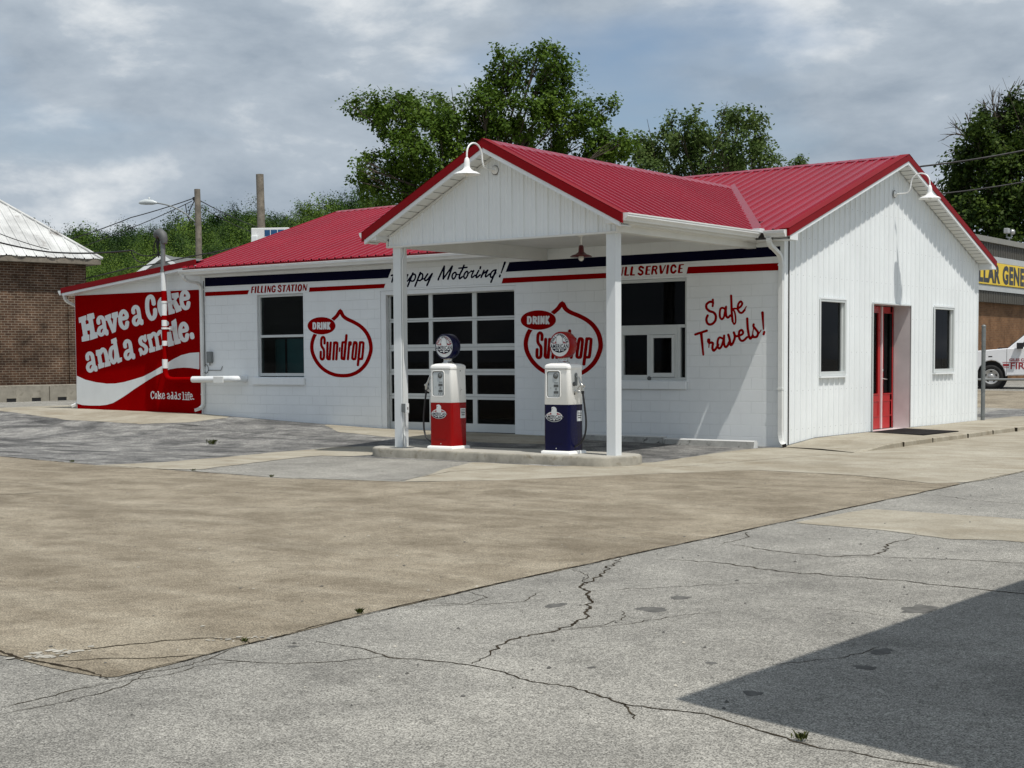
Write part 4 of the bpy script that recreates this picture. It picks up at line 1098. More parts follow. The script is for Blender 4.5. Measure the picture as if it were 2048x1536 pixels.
WORDS = {
    'coke': [('p',10,6,1.0,[(-19242,2626),(-18949,2680),(-18936,2581),(-18987,2545),(-18962,2450),(-18839,2477),(-18853,2555),(-18908,2573),(-18903,2700),(-18650,2733),(-18618,2610),(-18694,2586),(-18622,2256),(-18531,2253),(-18508,2132),(-18804,2073),(-18815,2207),(-18793,2217),(-18803,2320),(-18929,2309),(-18907,2204),(-18849,2197),(-18840,2070),(-19129,2038),(-19142,2144),(-19076,2180),(-19145,2517),(-19225,2506)]),('c',72,46,1.0,[(-18465,2488),(-18476,2555),(-18428,2611),(-18354,2621),(-18289,2582),(-18260,2499),(-18239,2395),(-18212,2302),(-18155,2218)]),('c',69,44,1.0,[(-18312,2391),(-18412,2362),(-18460,2301),(-18450,2233),(-18377,2192),(-18294,2225),(-18256,2282)]),('l',68,43,1.0,[(-18158,2278),(-18151,2220)]),('c',69,45,1.0,[(-17128,2709),(-17138,2775),(-17093,2830),(-17021,2839),(-16960,2801),(-16931,2720),(-16911,2618),(-16886,2527),(-16831,2445)]),('c',66,43,1.0,[(-16982,2615),(-17077,2586),(-17123,2527),(-17112,2460),(-17043,2420),(-16963,2452),(-16927,2507)]),('l',65,42,1.0,[(-16833,2503),(-16827,2447)]),('p',10,6,1.0,[(-18210,2648),(-17992,2697),(-17970,2615),(-18004,2576),(-17912,2415),(-17887,2584),(-17938,2597),(-17951,2707),(-17724,2741),(-17708,2626),(-17761,2597),(-17812,2264),(-17943,2229),(-18132,2543),(-18185,2539)]),('c',75,48,1.0,[(-17577,2572),(-17473,2580),(-17390,2598),(-17387,2665),(-17444,2727),(-17507,2747),(-17580,2710),(-17623,2629),(-17634,2537),(-17606,2434),(-17544,2372),(-17481,2348),(-17400,2374),(-17368,2471)]),('c',75,49,1.0,[(-16376,2901),(-16392,2982),(-16428,3045),(-16489,3070),(-16575,3037),(-16613,2948),(-16618,2807),(-16593,2686),(-16535,2594),(-16459,2545),(-16373,2581),(-16332,2660),(-16333,2750)]),('o',70,46,1.0,[(-16078,3007),(-16156,2945),(-16177,2846),(-16154,2735),(-16074,2629),(-15989,2691),(-15963,2790),(-15974,2910),(-16018,2985)]),('p',8,5,1.0,[(-15895,3180),(-15778,3188),(-15739,2972),(-15708,2764),(-15634,2732),(-15628,2661),(-15847,2628),(-15852,2718)]),('p',7,5,1.0,[(-15735,3116),(-15495,3131),(-15476,3029),(-15528,3010),(-15582,2958),(-15474,2822),(-15422,2830),(-15388,2716),(-15576,2669),(-15618,2761),(-15703,2902),(-15641,2999),(-15715,3011)]),('c',69,46,1.0,[(-15336,2980),(-15240,2987),(-15163,3004),(-15161,3068),(-15214,3128),(-15272,3148),(-15340,3113),(-15379,3035),(-15389,2947),(-15362,2848),(-15305,2788),(-15246,2764),(-15172,2789),(-15143,2881)]),('c',73,46,1.0,[(-18929,1604),(-18940,1673),(-18891,1730),(-18815,1741),(-18750,1703),(-18720,1619),(-18699,1514),(-18672,1420),(-18613,1336)]),('c',70,44,1.0,[(-18774,1509),(-18875,1478),(-18924,1416),(-18913,1347),(-18839,1307),(-18755,1342),(-18716,1399)]),('l',70,44,1.0,[(-18616,1397),(-18610,1339)]),('c',70,45,1.0,[(-17464,1893),(-17474,1960),(-17428,2016),(-17356,2026),(-17294,1988),(-17265,1906),(-17244,1804),(-17219,1712),(-17163,1631)]),('c',67,43,1.0,[(-17316,1800),(-17412,1770),(-17459,1709),(-17448,1643),(-17378,1603),(-17297,1637),(-17260,1692)]),('l',66,43,1.0,[(-17166,1690),(-17159,1633)]),('l',76,48,1.0,[(-18483,1737),(-18408,1435)]),('p',10,6,1.0,[(-18592,1811),(-18439,1829),(-18427,1695),(-18585,1686)]),('c',75,48,1.0,[(-18425,1747),(-18340,1830),(-18259,1808),(-18204,1725),(-18175,1621),(-18143,1476)]),('p',10,6,1.0,[(-18518,1467),(-18286,1508),(-18286,1404),(-18497,1357)]),('p',10,6,1.0,[(-18261,1507),(-18048,1543),(-18035,1442),(-18257,1404)]),('l',74,47,1.0,[(-17861,2031),(-17747,1567)]),('p',8,5,1.0,[(-17994,2064),(-17806,2115),(-17772,2030),(-17976,1971)]),('o',70,44,1.0,[(-17906,1888),(-17996,1847),(-18036,1744),(-18020,1620),(-17927,1511),(-17844,1578),(-17816,1691),(-17835,1825)]),('p',10,6,1.0,[(-17778,1598),(-17608,1633),(-17600,1541),(-17758,1495)]),('c',69,44,1.0,[(-16725,2047),(-16759,2103),(-16845,2099),(-16902,2039),(-16865,1958),(-16765,1916),(-16685,1855),(-16696,1774),(-16786,1733),(-16871,1771),(-16901,1817)]),('p',6,4,1.0,[(-16746,2167),(-16684,2172),(-16664,2026),(-16724,1987)]),('p',6,4,1.0,[(-16955,1827),(-16884,1855),(-16858,1685),(-16903,1656)]),('p',8,5,1.0,[(-16644,2167),(-16493,2189),(-16489,2084),(-16628,2061)]),('l',62,40,1.0,[(-16551,2075),(-16478,1823)]),('c',61,40,1.0,[(-16495,2114),(-16424,2189),(-16347,2172),(-16297,2072),(-16257,1871)]),('c',61,40,1.0,[(-16248,2171),(-16177,2235),(-16102,2209),(-16067,2108),(-16019,1918)]),('p',8,5,1.0,[(-16581,1839),(-16372,1880),(-16359,1776),(-16569,1743)]),('p',8,5,1.0,[(-16341,1872),(-16167,1905),(-16153,1820),(-16328,1786)]),('p',8,5,1.0,[(-16138,1910),(-15958,1937),(-15945,1868),(-16125,1824)]),('l',91,60,1.0,[(-15943,2427),(-15932,2421)]),('p',8,5,1.0,[(-15942,2206),(-15783,2228),(-15725,2004),(-15685,2004),(-15687,1910),(-15884,1879)]),('p',7,5,1.0,[(-15758,2461),(-15602,2525),(-15575,2437),(-15552,2200),(-15504,2046),(-15459,2053),(-15440,1956),(-15650,1924),(-15670,2004),(-15722,2252),(-15745,2391)]),('l',76,51,1.0,[(-15050,2148),(-15033,2089)]),('c',70,46,1.0,[(-15402,2237),(-15305,2245),(-15228,2263),(-15226,2327),(-15279,2387),(-15338,2406),(-15405,2370),(-15445,2292),(-15455,2203),(-15428,2104),(-15370,2044),(-15312,2022),(-15237,2047),(-15208,2140)])],
    'adds': [('c',24,16,1.0,[(-16443,786),(-16481,814),(-16526,785),(-16542,727),(-16525,669),(-16491,647),(-16441,677)]),('l',21,14,1.0,[(-16434,811),(-16438,773)]),('o',21,14,1.0,[(-16360,773),(-16391,716),(-16364,651),(-16326,716)]),('l',20,13,1.0,[(-16295,811),(-16271,813),(-16256,653)]),('l',17,11,1.0,[(-16291,650),(-16222,649)]),('l',17,11,1.0,[(-16250,704),(-16180,772)]),('l',19,13,1.0,[(-16225,727),(-16164,649)]),('c',19,13,1.0,[(-16128,711),(-16056,718),(-16069,763),(-16093,776),(-16128,744),(-16129,686),(-16092,650),(-16047,671)]),('c',19,13,1.0,[(-15953,755),(-15921,777),(-15891,755),(-15880,648)]),('c',18,12,1.0,[(-15887,711),(-15936,698),(-15944,660),(-15894,654)]),('l',20,13,1.0,[(-15794,801),(-15767,803),(-15746,646)]),('o',19,13,1.0,[(-15796,731),(-15828,689),(-15798,647),(-15764,690)]),('l',20,13,1.0,[(-15662,799),(-15635,801),(-15614,645)]),('o',19,13,1.0,[(-15664,730),(-15696,688),(-15666,646),(-15632,689)]),('c',19,13,1.0,[(-15486,753),(-15523,768),(-15552,743),(-15506,705),(-15498,661),(-15546,642),(-15579,661)]),('l',17,11,1.0,[(-15481,772),(-15483,743)]),('l',20,13,1.0,[(-15413,804),(-15385,804),(-15378,641)]),('l',17,11,1.0,[(-15416,637),(-15333,637)]),('l',24,16,1.0,[(-15291,799),(-15289,798)]),('l',19,13,1.0,[(-15321,756),(-15290,757),(-15282,637)]),('l',16,11,1.0,[(-15322,635),(-15247,634)]),('c',19,13,1.0,[(-15162,790),(-15195,806),(-15219,783),(-15216,636)]),('l',16,11,1.0,[(-15255,757),(-15170,759)]),('l',16,11,1.0,[(-15244,634),(-15174,632)]),('c',19,13,1.0,[(-15144,708),(-15073,711),(-15091,756),(-15119,766),(-15148,734),(-15149,678),(-15113,641),(-15065,663)]),('l',28,19,1.0,[(-15028,651),(-15028,650)])],
    'wave': [('p',0,0,0.0,[(-19371,1187),(-19035,1089),(-18617,1027),(-18205,995),(-17879,1000),(-17555,1033),(-17156,1106),(-16812,1175),(-16497,1280),(-16187,1399),(-16065,1440),(-15880,1518),(-15727,1578),(-15427,1674),(-15129,1722),(-14800,1737),(-14811,1344),(-15138,1377),(-15358,1383),(-15582,1374),(-15855,1344),(-16006,1299),(-16347,1197),(-16659,1077),(-16913,969),(-17173,859),(-17440,735),(-17709,623),(-17980,522),(-18213,476),(-18486,454),(-18879,449),(-19178,457),(-19397,492)])],
    'drop': [('o',52,38,1.0,[(-10328,2573),(-10251,2473),(-10139,2404),(-9943,2331),(-9764,2247),(-9613,2132),(-9505,1977),(-9463,1793),(-9497,1641),(-9610,1457),(-9807,1304),(-10046,1221),(-10301,1203),(-10558,1231),(-10816,1325),(-11016,1473),(-11145,1652),(-11186,1811),(-11153,1968),(-11063,2104),(-10900,2216),(-10711,2312),(-10551,2397),(-10428,2478)]),('p',0,0,0.0,[(-10327,2628),(-10377,2569),(-10329,2522),(-10277,2569)])],
    'oval': [('p',0,0,0.0,[(-10472,2266),(-10480,2230),(-10504,2196),(-10543,2164),(-10594,2137),(-10657,2115),(-10729,2099),(-10807,2090),(-10888,2087),(-10970,2092),(-11048,2104),(-11120,2123),(-11183,2147),(-11235,2176),(-11274,2209),(-11297,2245),(-11305,2282),(-11296,2318),(-11271,2353),(-11231,2384),(-11178,2412),(-11114,2433),(-11041,2449),(-10963,2458),(-10881,2460),(-10800,2454),(-10723,2442),(-10652,2423),(-10590,2399),(-10539,2370),(-10502,2337),(-10479,2302)])],
    'drink': [('l',23,17,1.0,[(-11126,2334),(-11128,2218)]),('c',23,17,1.0,[(-11126,2336),(-11080,2331),(-11062,2301),(-11063,2246),(-11083,2218),(-11128,2216)]),('l',23,17,1.0,[(-10994,2337),(-10997,2213)]),('c',22,16,1.0,[(-10994,2333),(-10942,2326),(-10938,2288),(-10958,2274),(-10995,2273)]),('l',23,17,1.0,[(-10965,2270),(-10927,2210)]),('l',25,18,1.0,[(-10875,2334),(-10877,2208)]),('l',22,16,1.0,[(-10817,2207),(-10814,2336),(-10756,2208),(-10753,2335)]),('l',24,18,1.0,[(-10693,2334),(-10695,2204)]),('l',22,16,1.0,[(-10641,2333),(-10688,2267),(-10641,2203)])],
    'sundrop': [('c',36,26,1.0,[(-10802,1896),(-10803,1995),(-10846,2032),(-10890,1996),(-10902,1892),(-10886,1829),(-10829,1760),(-10824,1671),(-10833,1582),(-10877,1551),(-10920,1583),(-10917,1714)]),('c',36,26,1.0,[(-10714,1908),(-10727,1670),(-10730,1587),(-10699,1555),(-10666,1581)]),('l',36,26,1.0,[(-10620,1907),(-10658,1555)]),('l',36,26,1.0,[(-10517,1908),(-10552,1552)]),('c',36,26,1.0,[(-10517,1877),(-10485,1910),(-10443,1902),(-10429,1865),(-10462,1552)]),('l',21,16,1.0,[(-10358,1794),(-10367,1722)]),('c',35,26,1.0,[(-10201,1909),(-10253,1910),(-10281,1874),(-10306,1600),(-10288,1563),(-10238,1558)]),('l',37,27,1.0,[(-10159,2057),(-10231,1555)]),('l',35,26,1.0,[(-10077,1908),(-10125,1554)]),('c',34,25,1.0,[(-10084,1872),(-10056,1907),(-10035,1900),(-10043,1859)]),('o',35,26,1.0,[(-9909,1907),(-9947,1875),(-9995,1603),(-9977,1557),(-9935,1554),(-9907,1587),(-9871,1839),(-9878,1895)]),('l',36,27,1.0,[(-9769,1904),(-9840,1427)]),('c',35,26,1.0,[(-9770,1879),(-9734,1904),(-9689,1896),(-9677,1857),(-9712,1591),(-9740,1557),(-9796,1556)])],
    'happy': [('c',23,17,1.0,[(-8872,3268),(-8828,3276),(-8816,3246),(-8838,3195),(-8861,3137)]),('l',22,17,1.0,[(-8675,3357),(-8748,3133)]),('l',17,13,1.0,[(-8834,3195),(-8695,3215)]),('c',21,16,1.0,[(-8427,3263),(-8496,3266),(-8565,3204),(-8566,3146),(-8523,3131),(-8454,3200)]),('c',21,16,1.0,[(-8427,3268),(-8471,3194),(-8474,3139),(-8429,3147),(-8325,3246)]),('l',23,17,1.0,[(-8289,3295),(-8434,3031)]),('c',21,16,1.0,[(-8343,3215),(-8282,3267),(-8231,3261),(-8222,3210),(-8258,3147),(-8314,3131),(-8356,3151)]),('l',23,17,1.0,[(-8091,3298),(-8234,3027)]),('c',21,16,1.0,[(-8134,3220),(-8079,3272),(-8039,3267),(-8029,3215),(-8055,3165),(-8102,3135),(-8144,3143)]),('l',17,13,1.0,[(-8064,3153),(-7979,3175)]),('c',22,17,1.0,[(-7896,3261),(-7975,3169),(-7959,3133),(-7896,3153),(-7786,3257)]),('l',23,17,1.0,[(-7779,3262),(-7918,3032)]),('l',22,17,1.0,[(-7621,3133),(-7612,3161),(-7463,3396)]),('l',23,18,1.0,[(-7463,3396),(-7490,3147)]),('l',20,15,1.0,[(-7490,3147),(-7263,3387)]),('l',23,18,1.0,[(-7256,3387),(-7370,3139)]),('o',20,16,1.0,[(-7192,3263),(-7243,3235),(-7262,3179),(-7236,3134),(-7193,3158),(-7160,3213),(-7164,3254)]),('l',15,12,1.0,[(-7160,3219),(-7087,3219)]),('c',22,17,1.0,[(-6956,3394),(-6989,3325),(-7059,3222),(-7078,3159),(-7064,3135),(-7003,3169)]),('l',19,15,1.0,[(-7086,3343),(-7013,3344),(-6878,3351)]),('o',20,16,1.0,[(-6877,3271),(-6925,3247),(-6961,3193),(-6949,3143),(-6919,3137),(-6878,3177),(-6857,3232)]),('l',14,11,1.0,[(-6849,3226),(-6773,3272)]),('c',18,14,1.0,[(-6773,3279),(-6749,3262),(-6710,3277),(-6762,3191),(-6758,3144),(-6678,3188)]),('c',20,16,1.0,[(-6586,3276),(-6638,3198),(-6650,3155),(-6631,3142),(-6551,3189)]),('l',21,16,1.0,[(-6541,3347),(-6551,3310)]),('l',21,16,1.0,[(-6455,3271),(-6526,3141)]),('c',17,14,1.0,[(-6511,3181),(-6440,3228),(-6361,3275)]),('c',20,15,1.0,[(-6361,3274),(-6413,3189),(-6409,3146),(-6314,3198)]),('c',19,15,1.0,[(-6157,3267),(-6212,3265),(-6275,3221),(-6297,3160),(-6276,3130),(-6221,3157),(-6165,3217)]),('l',21,17,1.0,[(-6157,3271),(-6284,3036)]),('t',26,21,0.53,[(-5939,3404),(-6030,3208)]),('l',23,18,1.0,[(-6059,3163),(-6071,3136)])],
    'safe': [('l',21,18,1.0,[(-1370,2552),(-1365,2488),(-1375,2436)]),('c',25,22,1.0,[(-1382,2511),(-1436,2512),(-1498,2468),(-1495,2404),(-1436,2353),(-1354,2324),(-1312,2267),(-1318,2192),(-1363,2137),(-1426,2116),(-1477,2139),(-1499,2195),(-1490,2243),(-1474,2275)]),('c',22,19,1.0,[(-1129,2386),(-1192,2402),(-1226,2365),(-1232,2269),(-1217,2223),(-1183,2206),(-1147,2252),(-1125,2362)]),('c',22,20,1.0,[(-1109,2419),(-1113,2354),(-1105,2263),(-1071,2230),(-1026,2265)]),('c',23,21,1.0,[(-1011,2609),(-1004,2470),(-995,2296),(-979,2161)]),('c',17,15,1.0,[(-979,2161),(-950,2113),(-921,2159),(-933,2294),(-964,2378),(-906,2380)]),('c',21,19,1.0,[(-897,2380),(-831,2408),(-793,2464),(-825,2503),(-869,2458),(-880,2372),(-844,2316),(-800,2307),(-747,2353)]),('t',18,16,0.55,[(-773,2318),(-714,2415)]),('l',25,22,1.0,[(-1721,1946),(-1490,2009)]),('t',29,26,0.69,[(-1602,1957),(-1560,1586)]),('l',33,29,1.0,[(-1452,1846),(-1455,1818)]),('t',13,11,0.64,[(-1440,1802),(-1450,1712)]),('c',24,22,1.0,[(-1444,1794),(-1371,1791),(-1378,1705),(-1353,1657),(-1303,1696),(-1263,1760)]),('c',22,20,1.0,[(-1173,1866),(-1236,1885),(-1269,1840),(-1276,1744),(-1245,1694),(-1200,1727),(-1159,1838)]),('c',23,21,1.0,[(-1146,1916),(-1147,1774),(-1117,1717),(-1074,1746),(-1052,1797)]),('c',24,21,1.0,[(-1064,1931),(-1038,1852),(-1020,1757),(-985,1768),(-945,1851),(-936,1907),(-956,1969)]),('c',22,20,1.0,[(-932,1899),(-843,1913),(-777,1952),(-799,2007),(-848,1984),(-856,1897),(-825,1834),(-772,1824),(-697,1883)]),('c',24,22,1.0,[(-698,2204),(-685,2029),(-658,1895),(-631,1859),(-588,1909)]),('c',23,21,1.0,[(-573,2101),(-575,2066),(-527,2010),(-488,1955),(-514,1889),(-570,1882)]),('l',11,10,1.0,[(-575,2042),(-597,1909)]),('t',16,14,0.61,[(-509,1892),(-430,2001)]),('t',28,25,0.47,[(-405,2299),(-385,2016)]),('l',23,21,1.0,[(-369,1968),(-382,1930)])],
    'filling': [('l',23,16,1.0,[(-13005,3171),(-13031,3056)]),('l',14,10,1.0,[(-13015,3176),(-12946,3176)]),('l',13,9,1.0,[(-13016,3121),(-12962,3120)]),('l',25,18,1.0,[(-12892,3173),(-12916,3054)]),('l',25,18,1.0,[(-12811,3179),(-12834,3055)]),('l',14,10,1.0,[(-12834,3050),(-12771,3049)]),('l',25,18,1.0,[(-12695,3177),(-12718,3053)]),('l',14,10,1.0,[(-12718,3048),(-12662,3048)]),('l',25,18,1.0,[(-12579,3174),(-12602,3049)]),('l',13,9,1.0,[(-12506,3174),(-12530,3048)]),('l',23,16,1.0,[(-12499,3172),(-12451,3053)]),('l',12,8,1.0,[(-12412,3174),(-12439,3054)]),('c',22,15,1.0,[(-12283,3150),(-12309,3174),(-12351,3165),(-12376,3106),(-12365,3057),(-12327,3046),(-12295,3062),(-12288,3095)]),('l',13,9,1.0,[(-12318,3097),(-12276,3097)]),('c',22,15,1.0,[(-12095,3149),(-12126,3180),(-12168,3169),(-12168,3134),(-12113,3099),(-12107,3062),(-12149,3044),(-12190,3069)]),('l',25,17,1.0,[(-11993,3168),(-12020,3049)]),('l',14,10,1.0,[(-12042,3173),(-11946,3173)]),('l',14,10,1.0,[(-11863,3177),(-11932,3044)]),('l',23,17,1.0,[(-11851,3175),(-11834,3053)]),('l',10,7,1.0,[(-11911,3089),(-11843,3090)]),('l',24,17,1.0,[(-11729,3170),(-11751,3051)]),('l',14,10,1.0,[(-11776,3174),(-11681,3175)]),('l',24,17,1.0,[(-11627,3172),(-11649,3051)]),('o',23,16,1.0,[(-11511,3172),(-11553,3147),(-11566,3072),(-11533,3041),(-11489,3069),(-11473,3144)]),('l',12,8,1.0,[(-11403,3173),(-11425,3051)]),('l',22,16,1.0,[(-11396,3170),(-11342,3054)]),('l',11,8,1.0,[(-11300,3174),(-11329,3054)])],
    'full': [('l',25,21,1.0,[(-3398,3180),(-3417,3046)]),('l',13,11,1.0,[(-3398,3191),(-3338,3191)]),('l',12,10,1.0,[(-3406,3121),(-3354,3122)]),('c',25,21,1.0,[(-3307,3179),(-3320,3096),(-3309,3058)]),('c',13,11,1.0,[(-3309,3052),(-3272,3047),(-3254,3081),(-3231,3191)]),('l',25,21,1.0,[(-3165,3186),(-3187,3059)]),('l',14,12,1.0,[(-3187,3049),(-3113,3050)]),('l',25,21,1.0,[(-3036,3185),(-3062,3057)]),('l',14,12,1.0,[(-3062,3048),(-2990,3049)]),('c',22,19,1.0,[(-2799,3168),(-2847,3190),(-2881,3169),(-2872,3136),(-2823,3106),(-2814,3072),(-2854,3047),(-2899,3066)]),('l',24,20,1.0,[(-2720,3179),(-2739,3057)]),('l',12,10,1.0,[(-2720,3187),(-2647,3188)]),('l',11,9,1.0,[(-2723,3123),(-2667,3123)]),('l',12,10,1.0,[(-2738,3046),(-2667,3048)]),('l',22,19,1.0,[(-2590,3178),(-2614,3055)]),('c',18,15,1.0,[(-2587,3184),(-2526,3180),(-2515,3149),(-2540,3124),(-2587,3123)]),('l',21,18,1.0,[(-2545,3116),(-2524,3054)]),('l',25,21,1.0,[(-2440,3181),(-2424,3061)]),('l',13,11,1.0,[(-2335,3189),(-2404,3056)]),('l',25,21,1.0,[(-2280,3182),(-2300,3054)]),('c',22,19,1.0,[(-2124,3154),(-2153,3185),(-2192,3175),(-2215,3118),(-2201,3066),(-2160,3056),(-2125,3084)]),('l',23,20,1.0,[(-2037,3178),(-2057,3060)]),('l',12,10,1.0,[(-2037,3188),(-1964,3190)]),('l',10,9,1.0,[(-2044,3122),(-1990,3122)]),('l',12,10,1.0,[(-2055,3049),(-1990,3053)])],
}
def painted(name, word, mat, parent, off, h=0.012, dx=0.0, dz=0.0, cut=None, thin=1.0):
    xs, zs, F = strokes_field([(k, a*thin, b*thin, t, p) for k, a, b, t, p in WORDS[word]], h)
    if cut is not None:
        X, Z = np.meshgrid(xs, zs); F = np.maximum(F, cut(X, Z))
    return field_mesh(xs, zs, F, lambda u, v: (u+dx, -off, v+dz)).build(name, mat, parent)
painted('lettering', 'happy', M['navypaint'], front_wall, 0.003, 0.008)
painted('lettering', 'safe', M['redpaint'], front_wall, 0.003, 0.008)
painted('lettering', 'filling', M['redpaint'], front_wall, 0.003, 0.006)
painted('lettering', 'full', M['redpaint'], front_wall, 0.003, 0.006)
OV = [(p[0]/1000, p[1]/1000) for p in WORDS['oval'][0][4]]
LOGO_DX = 5.737
for dx in (0.0, LOGO_DX):
    lg = painted('drop_logo', 'drop', M['redpaint'], front_wall, 0.003, 0.012, dx, 0.0, lambda X, Z: -(poly_sdf(X, Z, OV)-0.014))
    painted('lettering', 'sundrop', M['redpaint'], lg, 0.003, 0.008, dx, 0.0)
    ov = painted('oval_badge', 'oval', M['redpaint'], lg, 0.003, 0.012, dx, 0.0)
    painted('lettering', 'drink', M['letterwhite'], lg, 0.005, 0.006, dx, 0.0)

# ----- lean-to with the red painted sign wall
A = empty('lean_to', (0, 0, 0)); A.parent = B
def shed_z(x): return 3.34+(3.83-3.34)*(x+19.53)/5.06
mb = MB(); wall_xz(mb, -19.4, -14.705, lambda x: gz(x, 0)-0.3, lambda x: shed_z(x)-0.14, 0.0, 0.2, [])
sign_wall = mb.build('sign_wall', [M['block'], M['interior']], A)
mb = MB(); mb.box(-19.4, -19.2, 0.2, 7.5, 0, 3.22); mb.box(-19.2, -14.72, 7.3, 7.5, 0, 3.3); mb.build('side_wall', M['block'], A)
mb = MB(); rib_sheet(mb, -0.28, 7.8, lambda u: -19.52, lambda u: -14.62, lambda u, v, h: (v, u, shed_z(v)+0.004+h)); mb.build('roof', M['roof'], A)
def shed_band(mb, y0, y1, t, b, x0=-19.53, x1=-14.55):
    v = [(x, y, shed_z(x)+o) for y in (y0, y1) for x, o in ((x0,t),(x1,t),(x1,b),(x0,b))]
    mb.add(v, [(3,2,1,0),(4,5,6,7),(1,5,4,0),(3,7,6,2),(4,7,3,0),(2,6,5,1)])
mb = MB(); shed_band(mb, -0.312, -0.27, 0.025, -0.105); mb.build('red_fascia', M['redtrim'], A)
mb = MB(); shed_band(mb, -0.296, -0.26, -0.106, -0.165, -19.50); shed_band(mb, -0.26, -0.004, -0.15, -0.164, -19.50); mb.build('white_fascia', M['white'], A)
mb = MB(); gutter(mb, (-19.53, 7.8, 3.19), (-19.53, -0.30, 3.19), (-1,0,0)); mb.build('gutter', M['gutter'], A)
pts = sweep((-19.60,-0.15,3.19), (-19.60,-0.15,3.05), (-19.52,0.0,2.98))+[(-19.46,0.16,2.9),(-19.46,0.16,0.64)]+sweep((-19.46,0.14,0.58),(-19.47,0.08,0.47),(-19.55,-0.06,0.42))
downspout(pts).build('downspout', [M['gutter'], M['black']], A)
mb = MB(); mb.add([(x, -0.003, z) for x, z in ((-19.385,gz(-19.4,0)-0.05),(-14.76,gz(-14.76,0)-0.05),(-14.76,3.178),(-19.385,3.182))], [(0,1,2,3)])
redfield = mb.build('red_field', M['redpaint'], sign_wall)
painted('white_wave', 'wave', M['letterwhite'], redfield, 0.005, 0.02)
painted('lettering', 'coke', M['letterwhite'], redfield, 0.005, 0.012)
painted('lettering', 'adds', M['letterwhite'], redfield, 0.005, 0.006, thin=0.8)

# ------------------------------------------------------------------ things on and beside the station
# service mast with weatherhead, painted to follow the sign behind
def mast():
    t = empty('service_mast', (-15.68, -0.28, 0)); loc = t.location
    def L(x, y, z): return (x-loc.x, y-loc.y, z)
    r = 0.062; x = -15.68; y = -0.28
    segs = [(3.62,4.30,'galv',0.056),(3.17,3.64,'white',0.064),(2.92,3.17,'redpaint',r),(2.60,2.92,'white',r),(2.49,2.60,'redpaint',r),(2.35,2.49,'white',r),(2.01,2.35,'redpaint',r),(1.895,2.01,'white',r),(1.58,1.895,'redpaint',r)]
    for a, b, m, rr in segs:
        mb = MB(); mb.tube([L(x,y,a), L(x,y,b)], rr, 14); mb.build('pipe', M[m], t)
    e = bez(L(x,y,1.38), L(x,y,1.16), L(x+0.06,y,1.10), L(x+0.36,y,1.105), 10)
    mb = MB(); mb.tube([L(x,y,1.58), L(x,y,1.37)], r+0.006, 14); mb.build('pipe', M['white'], t)
    mb = MB(); mb.tube(e+[L(-14.70,y,1.11)], r, 14); mb.build('pipe', M['redpaint'], t)
    mb = MB(); mb.tube([L(-14.72,y,1.112), L(-13.45,y,1.125)]+bez(L(-13.42,y,1.125), L(-13.30,y,1.125), L(-13.27,y+0.08,1.125), L(-13.27,-0.004,1.125), 8), r+0.012, 14); mb.build('pipe', M['white'], t)
    mb = MB(); mb.box(*[c for c in (L(-13.93,0,0)[0], L(-13.60,0,0)[0])], -0.10, -0.072, 1.03, 1.19); mb.build('junction_cover', M['gutter'], t, 0.03, 3)
    mb = MB(); mb.tube([L(x,y,3.60), L(x,y,3.66)], 0.07, 14); mb.tube([L(x,y,4.27), L(x,y,4.33)], 0.066, 14); mb.build('coupling', M['galv'], t)
    for z in (2.91, 2.30):
        mb = MB(); mb.tube([L(x,y,z-0.022), L(x,y,z+0.022)], r+0.010, 14); mb.box(-0.02, 0.02, 0.06, 0.28, z-0.018, z+0.018); mb.box(-0.055, 0.055, 0.19, 0.279, z-0.05, z+0.05); mb.build('wall_bracket', M['white'], t)
    # weatherhead: a hooded cowl tipped towards the incoming wires
    mb = MB(); c = [L(x+0.05,y,4.26), L(x+0.045,y,4.36), L(x+0.0,y,4.46), L(x-0.09,y,4.52), L(x-0.19,y,4.50), L(x-0.25,y,4.43)]
    mb.tube(c, [0.07,0.09,0.105,0.108,0.098,0.06], 14); mb.build('weatherhead', M['darkgrey'], t)
    mb = MB()
    for k, (dx, dz) in enumerate(((-0.22,0.0),(-0.17,-0.05),(-0.12,-0.02),(-0.26,0.03))):
        mb.tube(bez(L(x+dx+0.03,y+0.02*k,4.44), L(x+dx-0.05,y-0.02*k,4.25), L(x+dx+0.08-0.05*k,y,4.05), L(x-0.10-0.07*k,y+0.01*k,3.98+0.02*k+dz), 8), 0.016, 6)
    mb.tube(bez(L(x-0.15,y,4.03), L(x-0.5,y,3.80), L(x-1.0,y,3.75), L(x-1.02,y-0.1,4.15), 10), 0.012, 6)
    mb.tube(bez(L(x-0.12,y,4.06), L(x-0.5,y,3.95), L(x-0.8,y,4.0), L(x-1.0,y-0.1,4.16), 8), 0.012, 6)
    mb.build('service_wires', M['wire'], t)
    tag(t, 'electric service mast with grey weatherhead, its pipe painted red and white over the sign', 'service mast')
mast()
def meter():
    t = empty('phone_box', (-14.40, -0.002, 1.62))
    mb = MB(); mb.box(-0.075, 0.075, -0.09, 0, -0.13, 0.13); mb.build('box', M['darkgrey'].copy() if False else M['galv'], t, 0.02, 3)
    mb = MB(); mb.tube([(0.0,-0.045,-0.13),(0.0,-0.045,-0.19)], 0.012, 8)
    mb.tube([(-0.16+0.075*math.cos(q), -0.02, -0.27+0.10*math.sin(q)) for q in [k*PI/8 for k in range(17)]], 0.008, 6)
    mb.tube([(-0.20,-0.012,-0.22),(-0.205,-0.012,0.9),(-0.21,-0.012,1.75)], 0.008, 6)
    mb.tube([(-0.1,-0.012,-0.30),(0.33,-0.012,-0.30),(0.39,-0.02,-0.21)], 0.008, 6); mb.build('cable', M['darkgrey'], t)
    tag(t, 'small grey cable box on the white wall beside the downspout', 'cable box')
meter()

